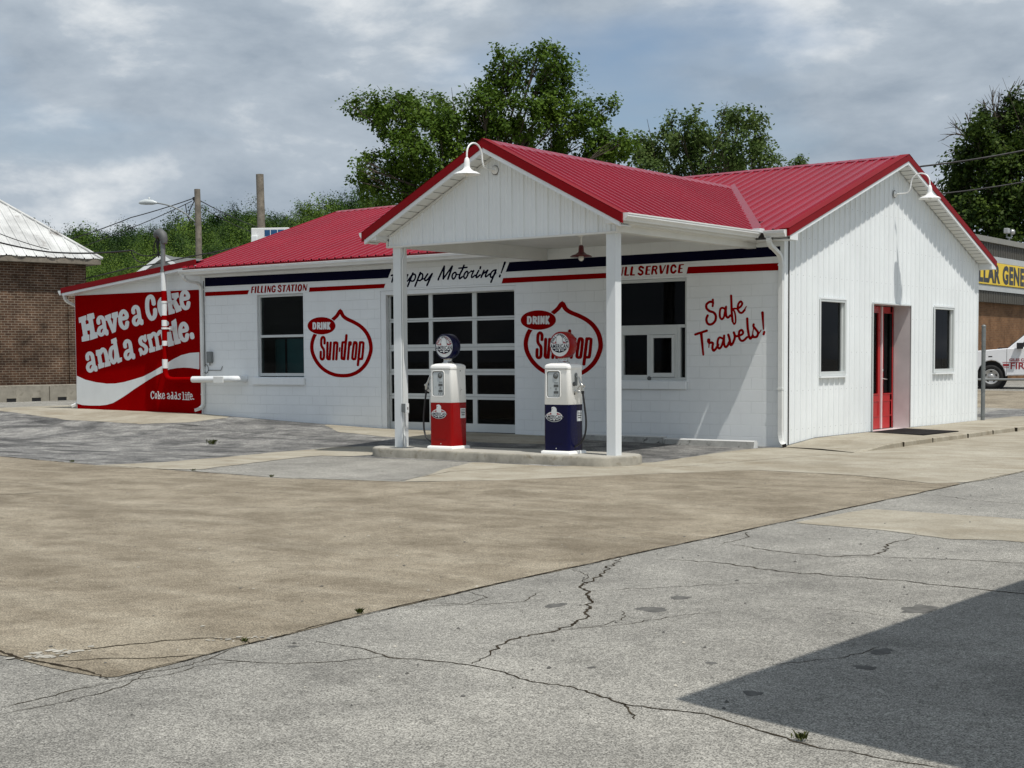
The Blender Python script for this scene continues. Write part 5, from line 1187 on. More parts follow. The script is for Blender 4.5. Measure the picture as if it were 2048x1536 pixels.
# gooseneck lamps
def gooseneck(name, loc, rz, label):
    t = empty(name, loc, rz)      # local +x points away from the wall
    mb = MB(); mb.lathe([(0.0,0.035),(0.055,0.034),(0.062,0.02),(0.066,0.0)], (0,0,0), 'X', 20)
    mb.lathe([(0.0,0.06),(0.022,0.058),(0.024,0.03)], (0,0,0), 'X', 12); mb.build('wall_plate', M['lampwhite'], t)
    mb = MB(); mb.lathe([(0.0,0.006),(0.074,0.006),(0.076,0.0)], (0,0,0), 'X', 20); mb.build('shadow_ring', M['darkgrey'], t)  # dark disc painted as the shaded gap behind the wall plate
    P = [(0.03,0),(0.12,0),(0.22,0.002),(0.285,0.03),(0.318,0.10),(0.332,0.20),(0.36,0.275),(0.42,0.335),(0.50,0.36),(0.585,0.35),(0.655,0.305),(0.697,0.235),(0.706,0.16),(0.706,0.10)]
    path = [(p[0],0,p[1]) for p in crom(P, False, 4)]
    mb = MB(); mb.tube(path, 0.0135, 10); mb.build('arm', M['lampwhite'], t)
    mb = MB(); mb.lathe([(0.016,0.125),(0.030,0.11),(0.040,0.075),(0.046,0.03),(0.046,-0.005),(0.050,-0.03),(0.066,-0.055),(0.105,-0.082),(0.160,-0.100),(0.205,-0.128),(0.212,-0.142),(0.204,-0.140),(0.155,-0.108),(0.10,-0.09),(0.055,-0.065),(0.0,-0.05)], (0.706,0,0), 'Z', 32)
    sh = mb.build('shade', M['lampwhite'], t)
    mb = MB(); mb.lathe([(0.0,-0.165),(0.022,-0.160),(0.036,-0.135),(0.034,-0.105),(0.02,-0.08),(0.018,-0.06)], (0.706,0,0), 'Z', 16); mb.build('bulb', M['bulb'], t)
    tag(t, label, 'wall lamp', 'white gooseneck lamps on the gables')
    return t
gooseneck('gooseneck_lamp', (0.004, 4.79, 4.705), 0.0, 'white gooseneck lamp high on the gable above the red door')
gooseneck('gooseneck_lamp', (RCX, CY-0.02, 4.485), -PI/2, 'white gooseneck lamp at the peak of the canopy gable above the pumps')
def pendant():
    t = empty('pendant_lamp', (-2.80, -2.01, 3.30))
    mb = MB(); mb.tube([(0,0,0.13),(0,0,0.315)], 0.012, 8); mb.lathe([(0.05,0.315),(0.05,0.30),(0.012,0.29)], (0,0,0), 'Z', 16); mb.build('stem', M['lampwhite'], t)
    mb = MB(); mb.lathe([(0.0,0.16),(0.032,0.155),(0.042,0.13),(0.048,0.06),(0.052,0.04),(0.10,0.005),(0.155,-0.012),(0.185,-0.030),(0.187,-0.04),(0.15,-0.02),(0.09,-0.005),(0.0,0.02)], (0,0,0), 'Z', 28); mb.build('shade', M['lampred'], t)
    mb = MB(); mb.lathe([(0.0,-0.115),(0.03,-0.105),(0.048,-0.075),(0.045,-0.04),(0.025,-0.01),(0.02,0.01)], (0,0,0), 'Z', 16); mb.build('bulb', M['bulb'], t)
    tag(t, 'dark red barn pendant lamp hanging from the canopy ceiling', 'pendant lamp')
pendant()

# fuel pumps
def rrect(w, d, r, n=5):
    pts = []
    for cx, cy, q0 in ((w/2-r,d/2-r,0),(-w/2+r,d/2-r,PI/2),(-w/2+r,-d/2+r,PI),(w/2-r,-d/2+r,3*PI/2)):
        for k in range(n+1): q = q0+PI/2*k/n; pts.append((cx+r*math.cos(q), cy+r*math.sin(q)))
    return pts
def column(mb, levels, mi=0, capt=True, sm=True):
    """stack of rounded rectangles: (z, width, depth, radius)"""
    rings = [[(x, y, z) for x, y in rrect(w, d, r)] for z, w, d, r in levels]; k = len(rings[0])
    vs = [v for g in rings for v in g]
    mb.add(vs, [(a*k+i, a*k+(i+1)%k, (a+1)*k+(i+1)%k, (a+1)*k+i) for a in range(len(rings)-1) for i in range(k)], mi, sm)
    if capt: mb.add(rings[-1], [tuple(range(k))], mi)
    mb.add(rings[0], [tuple(range(k-1,-1,-1))], mi)

def emblem(parent, to3, s=1.0, shield=True):
    """round badge: eagle head over a name band, red upper and navy lower field; to3(u, v, layer)"""
    el = lambda rx, rz, n=36: [(rx*math.cos(2*PI*k/n), rz*math.sin(2*PI*k/n)) for k in range(n)]
    P = lambda mb, pts, l: mb.add([to3(u*s, v*s, l) for u, v in pts], [tuple(range(len(pts)))])
    eagle = [(-0.035,0.055),(-0.04,0.085),(-0.034,0.13),(-0.038,0.15),(-0.030,0.165),(0.0,0.172),(0.022,0.158),(0.036,0.13),(0.036,0.09),(0.045,0.055)]
    mb = MB()
    if shield:
        P(mb, el(0.118,0.088), 0); P(mb, eagle, 1)
    bandp = [(-0.128,0.0),(-0.118,0.026),(-0.09,0.034),(0.09,0.034),(0.118,0.026),(0.128,0.0),(0.118,-0.024),(0.09,-0.031),(-0.09,-0.031),(-0.118,-0.024)]
    P(mb, bandp, 3)
    if not shield: P(mb, [(u, v*0.9-0.012) for u, v in eagle], 4)
    o = mb.build('badge', M['letterwhite'], parent)
    if not shield:
        mb = MB(); P(mb, [(u*1.22, (v-0.05)*1.08+0.045-0.012) for u, v in eagle], 3); mb.build('eagle_outline', M['stripgrey'], o)
    up = [(0.110*math.cos(q), 0.078*math.sin(q)) for q in [PI*0.10+k*PI*0.80/16 for k in range(17)]]
    dn = [(0.110*math.cos(q), 0.080*math.sin(q)) for q in [PI*1.12+k*PI*0.76/16 for k in range(17)]]
    mb = MB()
    left = [(-0.105,0.036),(-0.075,0.052),(-0.04,0.070),(-0.036,0.036)]; right = [(0.105,0.036),(0.038,0.036),(0.04,0.070),(0.075,0.052)]
    P(mb, left, 2); P(mb, right, 2); mb.build('red_field', M['decalred'], o)
    mb = MB(); P(mb, dn, 2)
    put_text(mb, 'AMERICAN', 0.072*s, lambda u, v: to3(u, v-0.0245*s, 4), 0.0022*s, 'CENTER', 1.08, 0, 0.66)
    P(mb, [(-0.030,0.136),(-0.020,0.143),(-0.016,0.134),(-0.024,0.130)], 5)
    mb.build('name', M['navypaint'], o)
    mb = MB(); P(mb, [(-0.012,-0.036),(0.012,-0.036),(0.006,-0.07),(-0.006,-0.07)], 4)
    for a, b in ((-0.062,-0.02),(0.02,0.066)): P(mb, [(a,-0.055),(b,-0.055),(b,-0.044),(a,-0.044)], 4)
    st = [(-0.068+0.013*(1 if k%2 == 0 else 0.42)*math.cos(PI/2+k*PI/5), 0.052+0.013*(1 if k%2 == 0 else 0.42)*math.sin(PI/2+k*PI/5)) for k in range(10)]
    P(mb, st, 4); mb.build('small_marks', M['letterwhite'], o)
    return o

def pump(loc, body, globe_ring, side, label):
    t = empty('fuel_pump', loc)
    W, D = 0.475, 0.40
    mb = MB(); column(mb, [(0.0,0.545,0.465,0.02),(0.035,0.545,0.465,0.02),(0.042,0.53,0.45,0.02),(0.05,0.50,0.42,0.03)]); mb.build('base', M['pumpwhite'], t)
    mb = MB(); column(mb, [(0.05,W,D,0.05),(0.755,W,D,0.05)], 0, True)
    mb.box(-0.15, 0.12, -D/2-0.004, -D/2+0.01, 0.165, 0.173); mb.lathe([(0,-0.006),(0.008,-0.005),(0.009,0.0)], (0.0,-D/2,0.085), 'Y', 10, 1)
    o = mb.build('lower_cabinet', [M[body], M['chrome']], t)
    mb = MB(); column(mb, [(0.755,W-0.004,D-0.004,0.05),(0.76,W+0.002,D+0.002,0.05),(1.30,W-0.014,D-0.010,0.05)], 0, True); up = mb.build('upper_cabinet', M['pumpwhite'], t)
    mb = MB(); column(mb, [(1.295,W-0.002,D-0.01,0.05),(1.31,W+0.006,D-0.004,0.05),(1.345,W+0.004,D-0.006,0.055),(1.368,W-0.03,D-0.03,0.06),(1.385,W-0.12,D-0.10,0.06),(1.392,W-0.22,D-0.2,0.05)]); mb.build('cap', M['pumpwhite'], t)
    mb = MB(); mb.box(-W/2+0.03, W/2-0.035, -D/2-0.006, -D/2+0.01, 1.296, 1.312); mb.lathe([(0,-0.012),(0.012,-0.01),(0.013,0)], (W/2-0.035,-D/2,1.304), 'Y', 10); mb.build('moulding', M['chrome'], t)
    # dial opening
    y = -D/2-0.001
    fr = MB(); out = [(a, b) for a, b in rrect(0.275,0.435,0.045)]; inn = [(a, b) for a, b in rrect(0.235,0.395,0.035)]; k = len(out)
    vs = [(a-0.045, y-0.0, b+1.065) for a, b in out]+[(a-0.045, y-0.012, b+1.065) for a, b in [(p[0]*0.94,p[1]*0.96) for p in out]]+[(a-0.045, y+0.0, b+1.065) for a, b in inn]
    fr.add(vs, [(i, (i+1)%k, k+(i+1)%k, k+i) for i in range(k)]+[(k+i, k+(i+1)%k, 2*k+(i+1)%k, 2*k+i) for i in range(k)], 0, True); fr.build('dial_frame', M['pumpwhite'], t)
    mb = MB(); mb.add([(a-0.045, y-0.001, b+1.065) for a, b in rrect(0.236,0.396,0.035)], [tuple(range(k))]); mb.build('dial_gasket', M['black'], t)
    mb = MB(); mb.add([(a-0.041, y-0.003, b+1.062) for a, b in rrect(0.218,0.378,0.03)], [tuple(range(k))]); dp = mb.build('dial_plate', M['dial'], t)
    mb = MB(); mb.lathe([(0,-0.010),(0.034,-0.010),(0.046,-0.006),(0.047,0.0)], (0.0,y-0.003,1.198), 'Y', 20)
    for z in (1.045, 0.945): mb.box(-0.035, 0.05, y-0.006, y-0.002, z-0.02, z+0.018)
    for z, a, b in ((1.09,-0.025,0.045),(1.008,-0.012,0.022),(0.985,-0.015,0.025)): mb.box(a, b, y-0.005, y-0.002, z-0.006, z+0.004)
    for x in (-0.03, 0.008, 0.045): mb.box(x-0.005, x+0.004, y-0.006, y-0.002, 0.887, 0.908)
    mb.box(-0.095, -0.088, y-0.006, y-0.002, 1.005, 1.015); mb.build('counters', M['darkgrey'], dp)
    mb = MB(); mb.lathe([(0,-0.0125),(0.026,-0.0125),(0.028,-0.0105)], (0.0,y-0.003,1.198), 'Y', 18); mb.build('gauge_face', M['galv'], dp)
    # globe
    mb = MB(); mb.lathe([(0.10,1.385),(0.10,1.40),(0.075,1.41),(0.07,1.45),(0.075,1.47)], (0,0,0), 'Z', 20); mb.build('globe_collar', M['chrome'], t)
    gzc = 1.667; R = 0.205
    mb = MB(); mb.lathe([(R-0.028,-0.094),(R-0.012,-0.092),(R,-0.075),(R,0.075),(R-0.012,0.092),(R-0.028,0.094)], (0,0,gzc), 'Y', 40); gl = mb.build('globe', M[globe_ring], t)
    for sgn in (-1, 1):
        mb = MB(); prof = [(0.0, sgn*0.098),(0.08, sgn*0.0965),(0.14, sgn*0.093),(R-0.026, sgn*0.090)]
        mb.lathe(prof if sgn < 0 else prof, (0,0,gzc), 'Y', 40); f = mb.build('globe_face', M['letterwhite'], gl)
    def gto(u, v, l): return (u, -0.0995-0.0006*l, gzc+v)
    emblem(gl, lambda u, v, l: gto(u*1.2, v*1.05-0.02, l), 1.12, False)
    mb = MB(); s = 'FULL SERVICE'; n = len(s)
    for i, ch in enumerate(s):
        if ch == ' ': continue
        q = math.radians(72-144*i/(n-1)); vs, fs = text_shape(ch, 0.052, 0.0022, 'CENTER')
        mb.add([gto(0.130*math.sin(-q)+u*math.cos(-q)+v*math.sin(-q), 0.130*math.cos(-q)-u*math.sin(-q)+v*math.cos(-q), 3) for u, v in [(a*0.92, b) for a, b in vs]], fs)
    mb.box(-0.03, -0.012, -0.1015, -0.0995, gzc-0.118, gzc-0.113); mb.box(-0.004, 0.034, -0.1015, -0.0995, gzc-0.118, gzc-0.113)
    mb.build('lettering', M['navypaint'] if globe_ring == 'pumpred' else M['decalred'], gl)
    # badge and sticker on the lower cabinet
    emblem(o, lambda u, v, l: (u*1.32-0.035, -D/2-0.0015-0.0006*l, 0.57+v*0.90), 1.0)
    mb = MB(); mb.box(W/2-0.001, W/2+0.002, 0.02, 0.15, 0.50, 0.66); st = mb.build('sticker', M['letterwhite'], o)
    mb = MB()
    for z, a, b, hh in ((0.635,0.035,0.135,0.004),(0.612,0.03,0.14,0.004),(0.585,0.035,0.135,0.008),(0.552,0.045,0.125,0.009)): mb.box(W/2+0.002, W/2+0.003, a, b, z-hh, z+hh)
    mb.build('sticker_print', M['darkgrey'], st)
    # nozzle boot, nozzle and hose on one side
    sx = side; X0 = sx*(W/2-0.004); yo = -0.13 if side < 0 else 0.0
    mb = MB(); mb.add([(X0+sx*0.004, a+yo*0.5, 1.14+b) for a, b in rrect(0.075,0.20,0.03)], [tuple(range(k))]); mb.build('nozzle_boot', M['galv'], t)
    mb = MB()
    mb.tube([(X0,yo,1.19),(X0+sx*0.05,yo,1.165),(X0+sx*0.085,yo,1.09),(X0+sx*0.115,yo,1.045)], [0.014,0.015,0.017,0.022], 10)
    mb.tube([(X0+sx*0.115,yo,1.055),(X0+sx*0.125,yo,0.96)], [0.027,0.022], 10)
    mb.tube([(X0+sx*0.115,yo,1.045),(X0+sx*0.155,yo,1.035)], 0.018, 8)
    mb.tube(bez((X0+sx*0.10,yo-0.012,1.05),(X0+sx*0.04,yo-0.02,1.02),(X0+sx*0.03,yo-0.02,0.97),(X0+sx*0.10,yo-0.012,0.945),8), 0.007, 6)
    mb.box(min(X0,X0+sx*0.05), max(X0,X0+sx*0.05), yo-0.05, yo+0.02, 0.93, 0.96)
    mb.build('nozzle', M['chrome'], t)
    mb = MB()
    mb.tube([(X0+sx*0.125,yo,0.965),(X0+sx*0.126,yo,0.92)], 0.023, 10)
    hp = crom([(X0+sx*0.126,yo,0.93),(X0+sx*0.155,yo,0.75),(X0+sx*0.185,yo,0.50),(X0+sx*0.17,yo-0.01,0.30),(X0+sx*0.10,yo-0.03,0.17),(X0+sx*0.0,yo-0.04,0.11)], False, 6)
    mb.tube([tuple(p) for p in hp], 0.015, 8); mb.build('hose', M['rubber'], t)
    # the plain side: lever slot or scuffs
    mb = MB()
    if side < 0:
        mb.tube([(W/2-0.006,0.03,1.02),(W/2-0.003,0.045,0.97),(W/2-0.003,0.03,0.955),(W/2-0.003,0.07,0.965)], 0.003, 5); mb.tube([(W/2-0.004,0.03,0.96),(W/2-0.003,0.025,0.88)], 0.003, 5)
        mb.lathe([(0,0.006),(0.011,0.004),(0.012,0.0)], (W/2-0.008,0.03,1.27), 'X', 10)
    else:
        mb.box(W/2-0.004, W/2+0.004, -0.06, -0.03, 0.905, 0.93); mb.lathe([(0,0.02),(0.03,0.018),(0.034,0.0)], (W/2-0.004,-0.06,1.07), 'X', 12)
    mb.build('side_fittings', M['darkgrey'], t)
    tag(t, label, 'fuel pump', 'vintage fuel pumps on the island')
pump((-1.62, -4.26, 0.073), 'pumpnavy', 'pumpred', 1, 'vintage fuel pump with navy lower cabinet and red rimmed globe')
pump((-3.965, -4.19, 0.073), 'pumpred', 'pumpnavy', -1, 'vintage fuel pump with red lower cabinet and navy rimmed globe')

# parking stops and mat
def wheel_stop(x0, x1, y, label):
    mb = MB(); z0 = gz((x0+x1)/2, y)-0.02
    prof = [(-0.08,0.0),(-0.06,0.12),(-0.045,0.135),(0.045,0.135),(0.06,0.12),(0.08,0.0)]; n = len(prof)
    vs = [(x, y+a, z0+b) for x in (x0, x1) for a, b in prof]
    for i in range(n-1): mb.add([vs[i], vs[n+i], vs[n+i+1], vs[i+1]], [(0,1,2,3)], 1 if i == 0 else 0)
    mb.add(vs[:n], [tuple(range(n-1,-1,-1))]); mb.add(vs[n:], [tuple(range(n))])
    o = mb.build('parking_stop', [M['stopwhite'], M['stopdirty']], None, 0.008); tag(o, label, 'parking stop', 'white parking stops along the front wall')
wheel_stop(-2.05, -0.30, -0.44, 'white concrete parking stop nearest the right corner downspout')
wheel_stop(-3.95, -2.09, -0.42, 'scuffed white parking stop below the service window')
mb = MB(); mb.prism([(0.03,3.55),(1.28,3.10),(1.34,4.75),(0.03,5.30)], lambda u, v, t: (u, v, t), 0.09, 0.104)
tag(mb.build('door_mat', M['mat']), 'black door mat on the walkway in front of the red door', 'door mat')

# ------------------------------------------------------------------ steel post, rail, truck, store at right
mb = MB(); mb.tube([(0.09,9.78,-0.05),(0.09,9.78,2.18)], 0.045, 14)
mb.lathe([(0.046,2.18),(0.052,2.19),(0.045,2.22),(0.02,2.235),(0,2.24)], (0.09,9.78,0), 'Z', 14)
for z in (2.09, 2.0, 1.88, 1.76, 1.66, 1.25, 0.75, 0.2): mb.tube([(0.09,9.78,z-0.012),(0.09,9.78,z+0.012)], 0.05, 14)
tag(mb.build('gate_post', M['galv']), 'grey galvanised steel post at the far corner of the white gable', 'post')

def rail():
    p0 = Vector((-4.9,20.9,0)); d = Vector((0.944,0.33,0)); z = 0.83
    t = empty('pipe_rail', p0)
    mb = MB(); mb.tube([Vector((0,0,z)), d*7+Vector((0,0,z))], 0.035, 10); mb.build('rail', M['galv'], t)
    for k in (0.05, 3.6, 6.95):
        q = d*k; g = gz(p0.x+q.x, p0.y+q.y); mb = MB(); mb.tube([Vector((q.x,q.y,g-0.1)), Vector((q.x,q.y,z+0.05))], 0.05, 10); mb.build('post', M['galv'], t)
    tag(t, 'low grey pipe rail in front of the white truck', 'pipe rail')
rail()

def truck():
    # local +x runs from nose to tail, +y points away from the viewer; origin under the front wheel
    t = empty('pickup_truck', (-4.85, 25.05, gz(-4.85, 25.05)), math.atan2(0.33, 0.944))
    body = [(-0.98,0.52),(-1.0,0.80),(-0.97,1.02),(-0.9,1.15),(-0.55,1.24),(0.30,1.31),(0.42,1.32),(0.60,1.33),(4.7,1.33),(4.75,1.2),(4.75,0.6),(4.35,0.52)]
    arch = lambda cx: [(cx+0.45*math.cos(q), 0.40+0.53*math.sin(q)) for q in [k*PI/10 for k in range(11)]]
    low = [(4.05,0.42)]+arch(3.55)[0:11]+[(3.05,0.45),(0.52,0.43)]+arch(0.0)[0:11]+[(-0.52,0.46)]
    prof = body+low
    mb = MB(); mb.prism(prof, lambda u, v, s: (u, s, v), 0.0, 1.95); bo = mb.build('body', M['truck'], t, 0.05, 3)
    mb = MB(); cab = [(0.50,1.31),(1.20,1.90),(1.45,1.97),(2.45,1.97),(2.62,1.91),(2.72,1.32)]
    n = len(cab); ins = lambda v: 0.03+0.16*max(0, (v-1.31))/0.66
    vs = [(u, ins(v), v) for u, v in cab]+[(u, 1.95-ins(v), v) for u, v in cab]
    mb.add(vs, [tuple(range(n-1,-1,-1)), tuple(range(n,2*n))]+[(i,(i+1)%n,n+(i+1)%n,n+i) for i in range(n)]); cb = mb.build('cab', M['truck'], t, 0.03, 2)
    mb = MB()
    def side(u, v): return (u, ins(v)-0.006, v)
    mb.add([side(u, v) for u, v in ((0.86,1.37),(1.26,1.82),(1.85,1.87),(1.85,1.37))], [(0,1,2,3)]); mb.add([side(u, v) for u, v in ((1.93,1.37),(1.93,1.87),(2.40,1.87),(2.52,1.37))], [(0,1,2,3)])
    mb.build('side_window', M['black'], cb)
    mb = MB(); a0, a1 = Vector((0.57,0.16,1.37)), Vector((1.17,0.24,1.875)); off = Vector((-0.59,0,0.70)).normalized()*0.008
    mb.quad(a0+off, a1+off, Vector((1.17,1.71,1.875))+off, Vector((0.57,1.79,1.37))+off); mb.build('windscreen', M['black'], cb)
    mb = MB(); mb.box(0.78, 0.98, -0.22, -0.03, 1.30, 1.50); mb.tube([(0.9,-0.04,1.36),(0.9,0.04,1.36)], 0.03, 8); mb.build('mirror', M['black'], t, 0.03, 2)
    for cx in (0.0, 3.55):
        mb = MB(); mb.lathe([(0.52,0.02),(0.52,0.5)], (cx,0,0.40), 'Y', 24); mb.lathe([(0.0,0.35),(0.52,0.34)], (cx,0,0.40), 'Y', 24); mb.build('wheel_well', M['black'], t)
        for yy, sg in ((0.03, 1), (1.92, -1)):
            mb = MB(); mb.lathe([(0.25,0.03*sg),(0.27,0.0),(0.36,0.0),(0.395,0.03*sg),(0.40,0.10*sg),(0.395,0.22*sg),(0.25,0.24*sg)], (cx,yy,0.395), 'Y', 30); w = mb.build('wheel', M['tyre'], t)
            mb = MB(); mb.lathe([(0.0,0.02*sg),(0.06,0.015*sg),(0.075,0.03*sg),(0.10,0.045*sg),(0.17,0.03*sg),(0.225,0.012*sg),(0.245,0.0),(0.255,0.02*sg)], (cx,yy,0.395), 'Y', 30); rm = mb.build('rim', M['rim'], w)
            if sg > 0:
                mb = MB()
                for k in range(5):
                    q = PI/2+k*2*PI/5; c = (cx+0.172*math.cos(q), 0.395+0.172*math.sin(q)); tx, tz = -math.sin(q), math.cos(q)
                    mb.add([(c[0]+tx*0.045*math.cos(a)+math.cos(q)*0.024*math.sin(a), yy+0.018, c[1]+tz*0.045*math.cos(a)+math.sin(q)*0.024*math.sin(a)) for a in [j*PI/6 for j in range(12)]], [tuple(range(12))])
                mb.build('rim_slots', M['black'], rm)
    mb = MB(); mb.box(-0.09, 0.03, -0.004, 0.01, 1.04, 1.075); mb.build('side_marker', M['black'], bo)
    mb = MB(); mb.box(0.475, 0.487, -0.003, 0.002, 0.46, 1.3); mb.box(2.0, 2.012, -0.003, 0.002, 0.46, 1.2); mb.box(0.70,2.0,-0.003,0.002,0.455,0.462); mb.build('panel_gap', M['darkgrey'], bo)
    mb = MB(); f = lambda u, v: (u, -0.006, v)
    mb.add([f(0.37,0.74),f(0.555,0.74),f(0.555,0.815),f(0.36,0.815)], [(0,1,2,3)]); mb.add([f(0.39,0.69),f(0.55,0.69),f(0.55,0.705),f(0.39,0.705)], [(0,1,2,3)]); mb.add([f(0.35,0.855),f(1.5,0.855),f(1.5,0.872),f(0.35,0.872)], [(0,1,2,3)])
    put_text(mb, 'FIRE', 0.30, lambda u, v: (0.58+u, -0.006, 0.645+v), 0.004, 'LEFT', 1.0, 0, 1.15)
    put_text(mb, 'GILES CO', 0.12, lambda u, v: (0.56+u, -0.006, 0.905+v), 0.004, 'LEFT', 1.0, 0, 1.1)
    mb.build('lettering', M['decalred'], bo)
    mb = MB(); mb.box(-1.03, -0.93, 0.05, 1.9, 0.52, 0.70); mb.build('bumper', M['chrome'], t, 0.02)
    mb = MB(); mb.box(0.22, 0.56, 0.12, 1.8, 1.30, 1.35); mb.build('cowl', M['black'], t)
    for yy in (0.16, 1.79):
        mb = MB(); mb.box(-1.0, -0.9, yy-0.13, yy+0.13, 0.82, 1.0); mb.build('headlight', M['dial'], t, 0.02)
    tag(t, 'white fire department pickup truck parked behind the pipe rail at right', 'pickup truck')
truck()

def store():
    x = -9.0; t = empty('store_building', (x, 34, 0)); L = lambda a, b, c: (a-x, b-34, c)
    def bx(mb, x0, x1, y0, y1, z0, z1, mi=0): mb.box(x0-x, x1-x, y0-34, y1-34, z0, z1, mi)
    mb = MB(); bx(mb, -30, x-0.25, 31.0, 78, 0.0, 3.76); mb.build('wall', M['storebrick'], t)
    mb = MB(); bx(mb, x-0.6, x-0.02, 30.8, 78, 3.76, 4.20); rib_sheet(mb, 30.8-34, 78-34, lambda u: 3.76, lambda u: 4.20, lambda u, v, h: (0.0+h, u, v), (), 0.03, 0, 0.3); mb.build('soffit_band', M['darkmetal'], t)
    mb = MB(); bx(mb, x-0.6, x+0.06, 30.8, 78, 4.22, 4.44); bx(mb, x-0.6, x+0.02, 30.8, 78, 4.44, 5.40); bx(mb, x-0.6, x+0.06, 30.8, 78, 5.40, 5.64); mb.build('pale_fascia', M['stripgrey'], t)
    mb = MB(); bx(mb, x-0.6, x-0.04, 30.8, 78, 5.64, 6.19); rib_sheet(mb, 30.8-34, 78-34, lambda u: 5.64, lambda u: 6.19, lambda u, v, h: (-0.02+h, u, v), (), 0.03, 0, 0.3); mb.build('upper_band', M['darkmetal'], t)
    mb = MB(); bx(mb, -30, x+0.10, 30.7, 78.1, 6.19, 6.41); mb.build('roof_cap', M['greycap'], t)
    mb = MB(); bx(mb, x+0.02, x+0.10, 33.4, 47.2, 4.47, 5.38); sg = mb.build('sign', M['yellow'], t, 0.02)
    mb = MB(); put_text(mb, 'DOLLAR GENERAL', 0.98, lambda u, v: (0.106, u-34+33.72, v+4.59), 0.05, 'LEFT', 1.12, 0, 1.06); mb.build('sign_lettering', M['black'], sg)
    tag(t, 'brown brick store with dark metal fascia and a yellow sign at right', 'store')
    f = empty('floodlight', (-10.0, 42.58, 6.41))
    mb = MB(); mb.tube([(0,0,0),(0,0,0.38)], 0.05, 8); mb.tube([(0,-0.35,0.38),(0,0.35,0.38)], 0.03, 8); mb.tube([(0,-0.3,0.38),(0,-0.3,0.55)], 0.025, 6); mb.tube([(0,0.3,0.38),(0,0.3,0.5)], 0.025, 6); mb.build('bracket', M['galv'], f)
    mb = MB(); mb.box(-0.1, 0.1, -0.45, -0.15, 0.55, 0.78); mb.build('lamp_head', M['rim'], f, 0.03)
    mb = MB(); mb.lathe([(0.0,0.12),(0.10,0.10),(0.13,0.0),(0.12,-0.04),(0,-0.04)], (0,0.42,0.66), 'X', 16); mb.build('lamp_head', M['rim'], f)
    tag(f, 'twin headed floodlight on the store roof', 'floodlight')
store()

# ------------------------------------------------------------------ brick warehouse and barriers at left
def brick_house():
    E = Vector((0.209,0.978,0)); N = Vector((0.978,-0.209,0)); c = Vector((-27.4,6.29,0)); S = 9.0
    t = empty('brick_building', c)
    P = lambda e, n, z: E*e+N*n+Vector((0,0,z))
    mb = MB(); base = [P(0,0,-0.2), P(-S,0,-0.2), P(-S,-S,-0.2), P(0,-S,-0.2)]; top = [P(0,0,4.62), P(-S,0,4.62), P(-S,-S,4.62), P(0,-S,4.62)]
    mb.add(base+top, [(0,1,5,4),(1,2,6,5),(2,3,7,6),(3,0,4,7),(4,5,6,7)])
    # pilaster strip at the corner and corbelled courses below the eave
    def pb(mb, e0, e1, n0, n1, z0, z1): 
        v = [P(e, n, z) for z in (z0, z1) for e, n in ((e0,n0),(e1,n0),(e1,n1),(e0,n1))]
        mb.add(v, [(0,3,2,1),(4,5,6,7),(0,1,5,4),(1,2,6,5),(2,3,7,6),(3,0,4,7)])
    pb(mb, -0.55, 0.06, -0.1, 0.07, -0.2, 4.60); pb(mb, -S, -0.56, 0.0, 0.05, 4.2, 4.60)
    w = mb.build('wall', M['brick'], t)
    mb = MB(); pb(mb, -S-0.3, 0.40, -S-0.3, 0.42, 4.60, 4.76); mb.build('eave_board', M['wood'], t)
    # hipped tin roof in four ribbed planes
    mb = MB(); h = S/2+0.45; pit = 0.80; ctr = (-S/2, -S/2); z0 = 4.77
    for k in range(4):
        q = k*PI/2; ca, sa = round(math.cos(q)), round(math.sin(q))
        def to3(u, v, hh, ca=ca, sa=sa):
            a, b = u, h-v; e = ctr[0]+a*ca-b*sa*1.0; n = ctr[1]+a*sa+b*ca
            return P(e, n, z0+v*pit+hh)
        rib_sheet(mb, -h, h, lambda u: 0.0+0.02*math.sin(u*9)*math.sin(u*2.3), lambda u: h-abs(u), to3, (), 0.035, 0, 0.31)
    mb.build('roof', M['oldroof'], t)
    mb = MB()
    for s1, s2 in ((1,1),(-1,1),(1,-1),(-1,-1)): mb.tube([P(ctr[0]+s1*h, ctr[1]+s2*h, z0+0.02), P(ctr[0], ctr[1], z0+h*pit+0.03)], 0.05, 6)
    mb.build('hip_cap', M['oldroof'], t)
    tag(t, 'old brown brick building with a weathered tin hip roof at the left edge', 'brick building')
brick_house()

def barrier(p, label):
    d = Vector((-0.07,1.0,0)).normalized(); rz = math.atan2(d.y, d.x)
    t = empty('concrete_barrier', (p[0], p[1], gz(p[0], p[1])-0.02), rz)
    Lb, Hh = 1.83, 0.50; pts = []
    def notch(c): return [(c-0.17,0),(c-0.17,0.12),(c+0.17,0.12),(c+0.17,0)]
    low = [(0,0)]+notch(0.46)+notch(1.36)+[(Lb,0)]
    poly = low+[(Lb,Hh-0.03),(Lb-0.03,Hh),(0.03,Hh),(0,Hh-0.03)]
    mb = MB(); mb.prism(poly, lambda u, v, s: (u, s, v), 0.5, 0.0); mb.build('block', M['concrete'], t, 0.012)
    mb = MB()
    for c in (0.46, 1.36): mb.box(c-0.165, c+0.165, 0.02, 0.48, 0.0, 0.118)
    mb.build('fork_slot', M['black'], t)
    tag(t, label, 'concrete barrier', 'concrete barrier blocks before the brick building')
barrier((-26.06, 0.45), 'concrete barrier block at the left frame edge below the brick wall')
barrier((-26.19, 2.32), 'middle concrete barrier block below the brick wall')
barrier((-26.32, 4.18), 'concrete barrier block half hidden by the red painted wall')

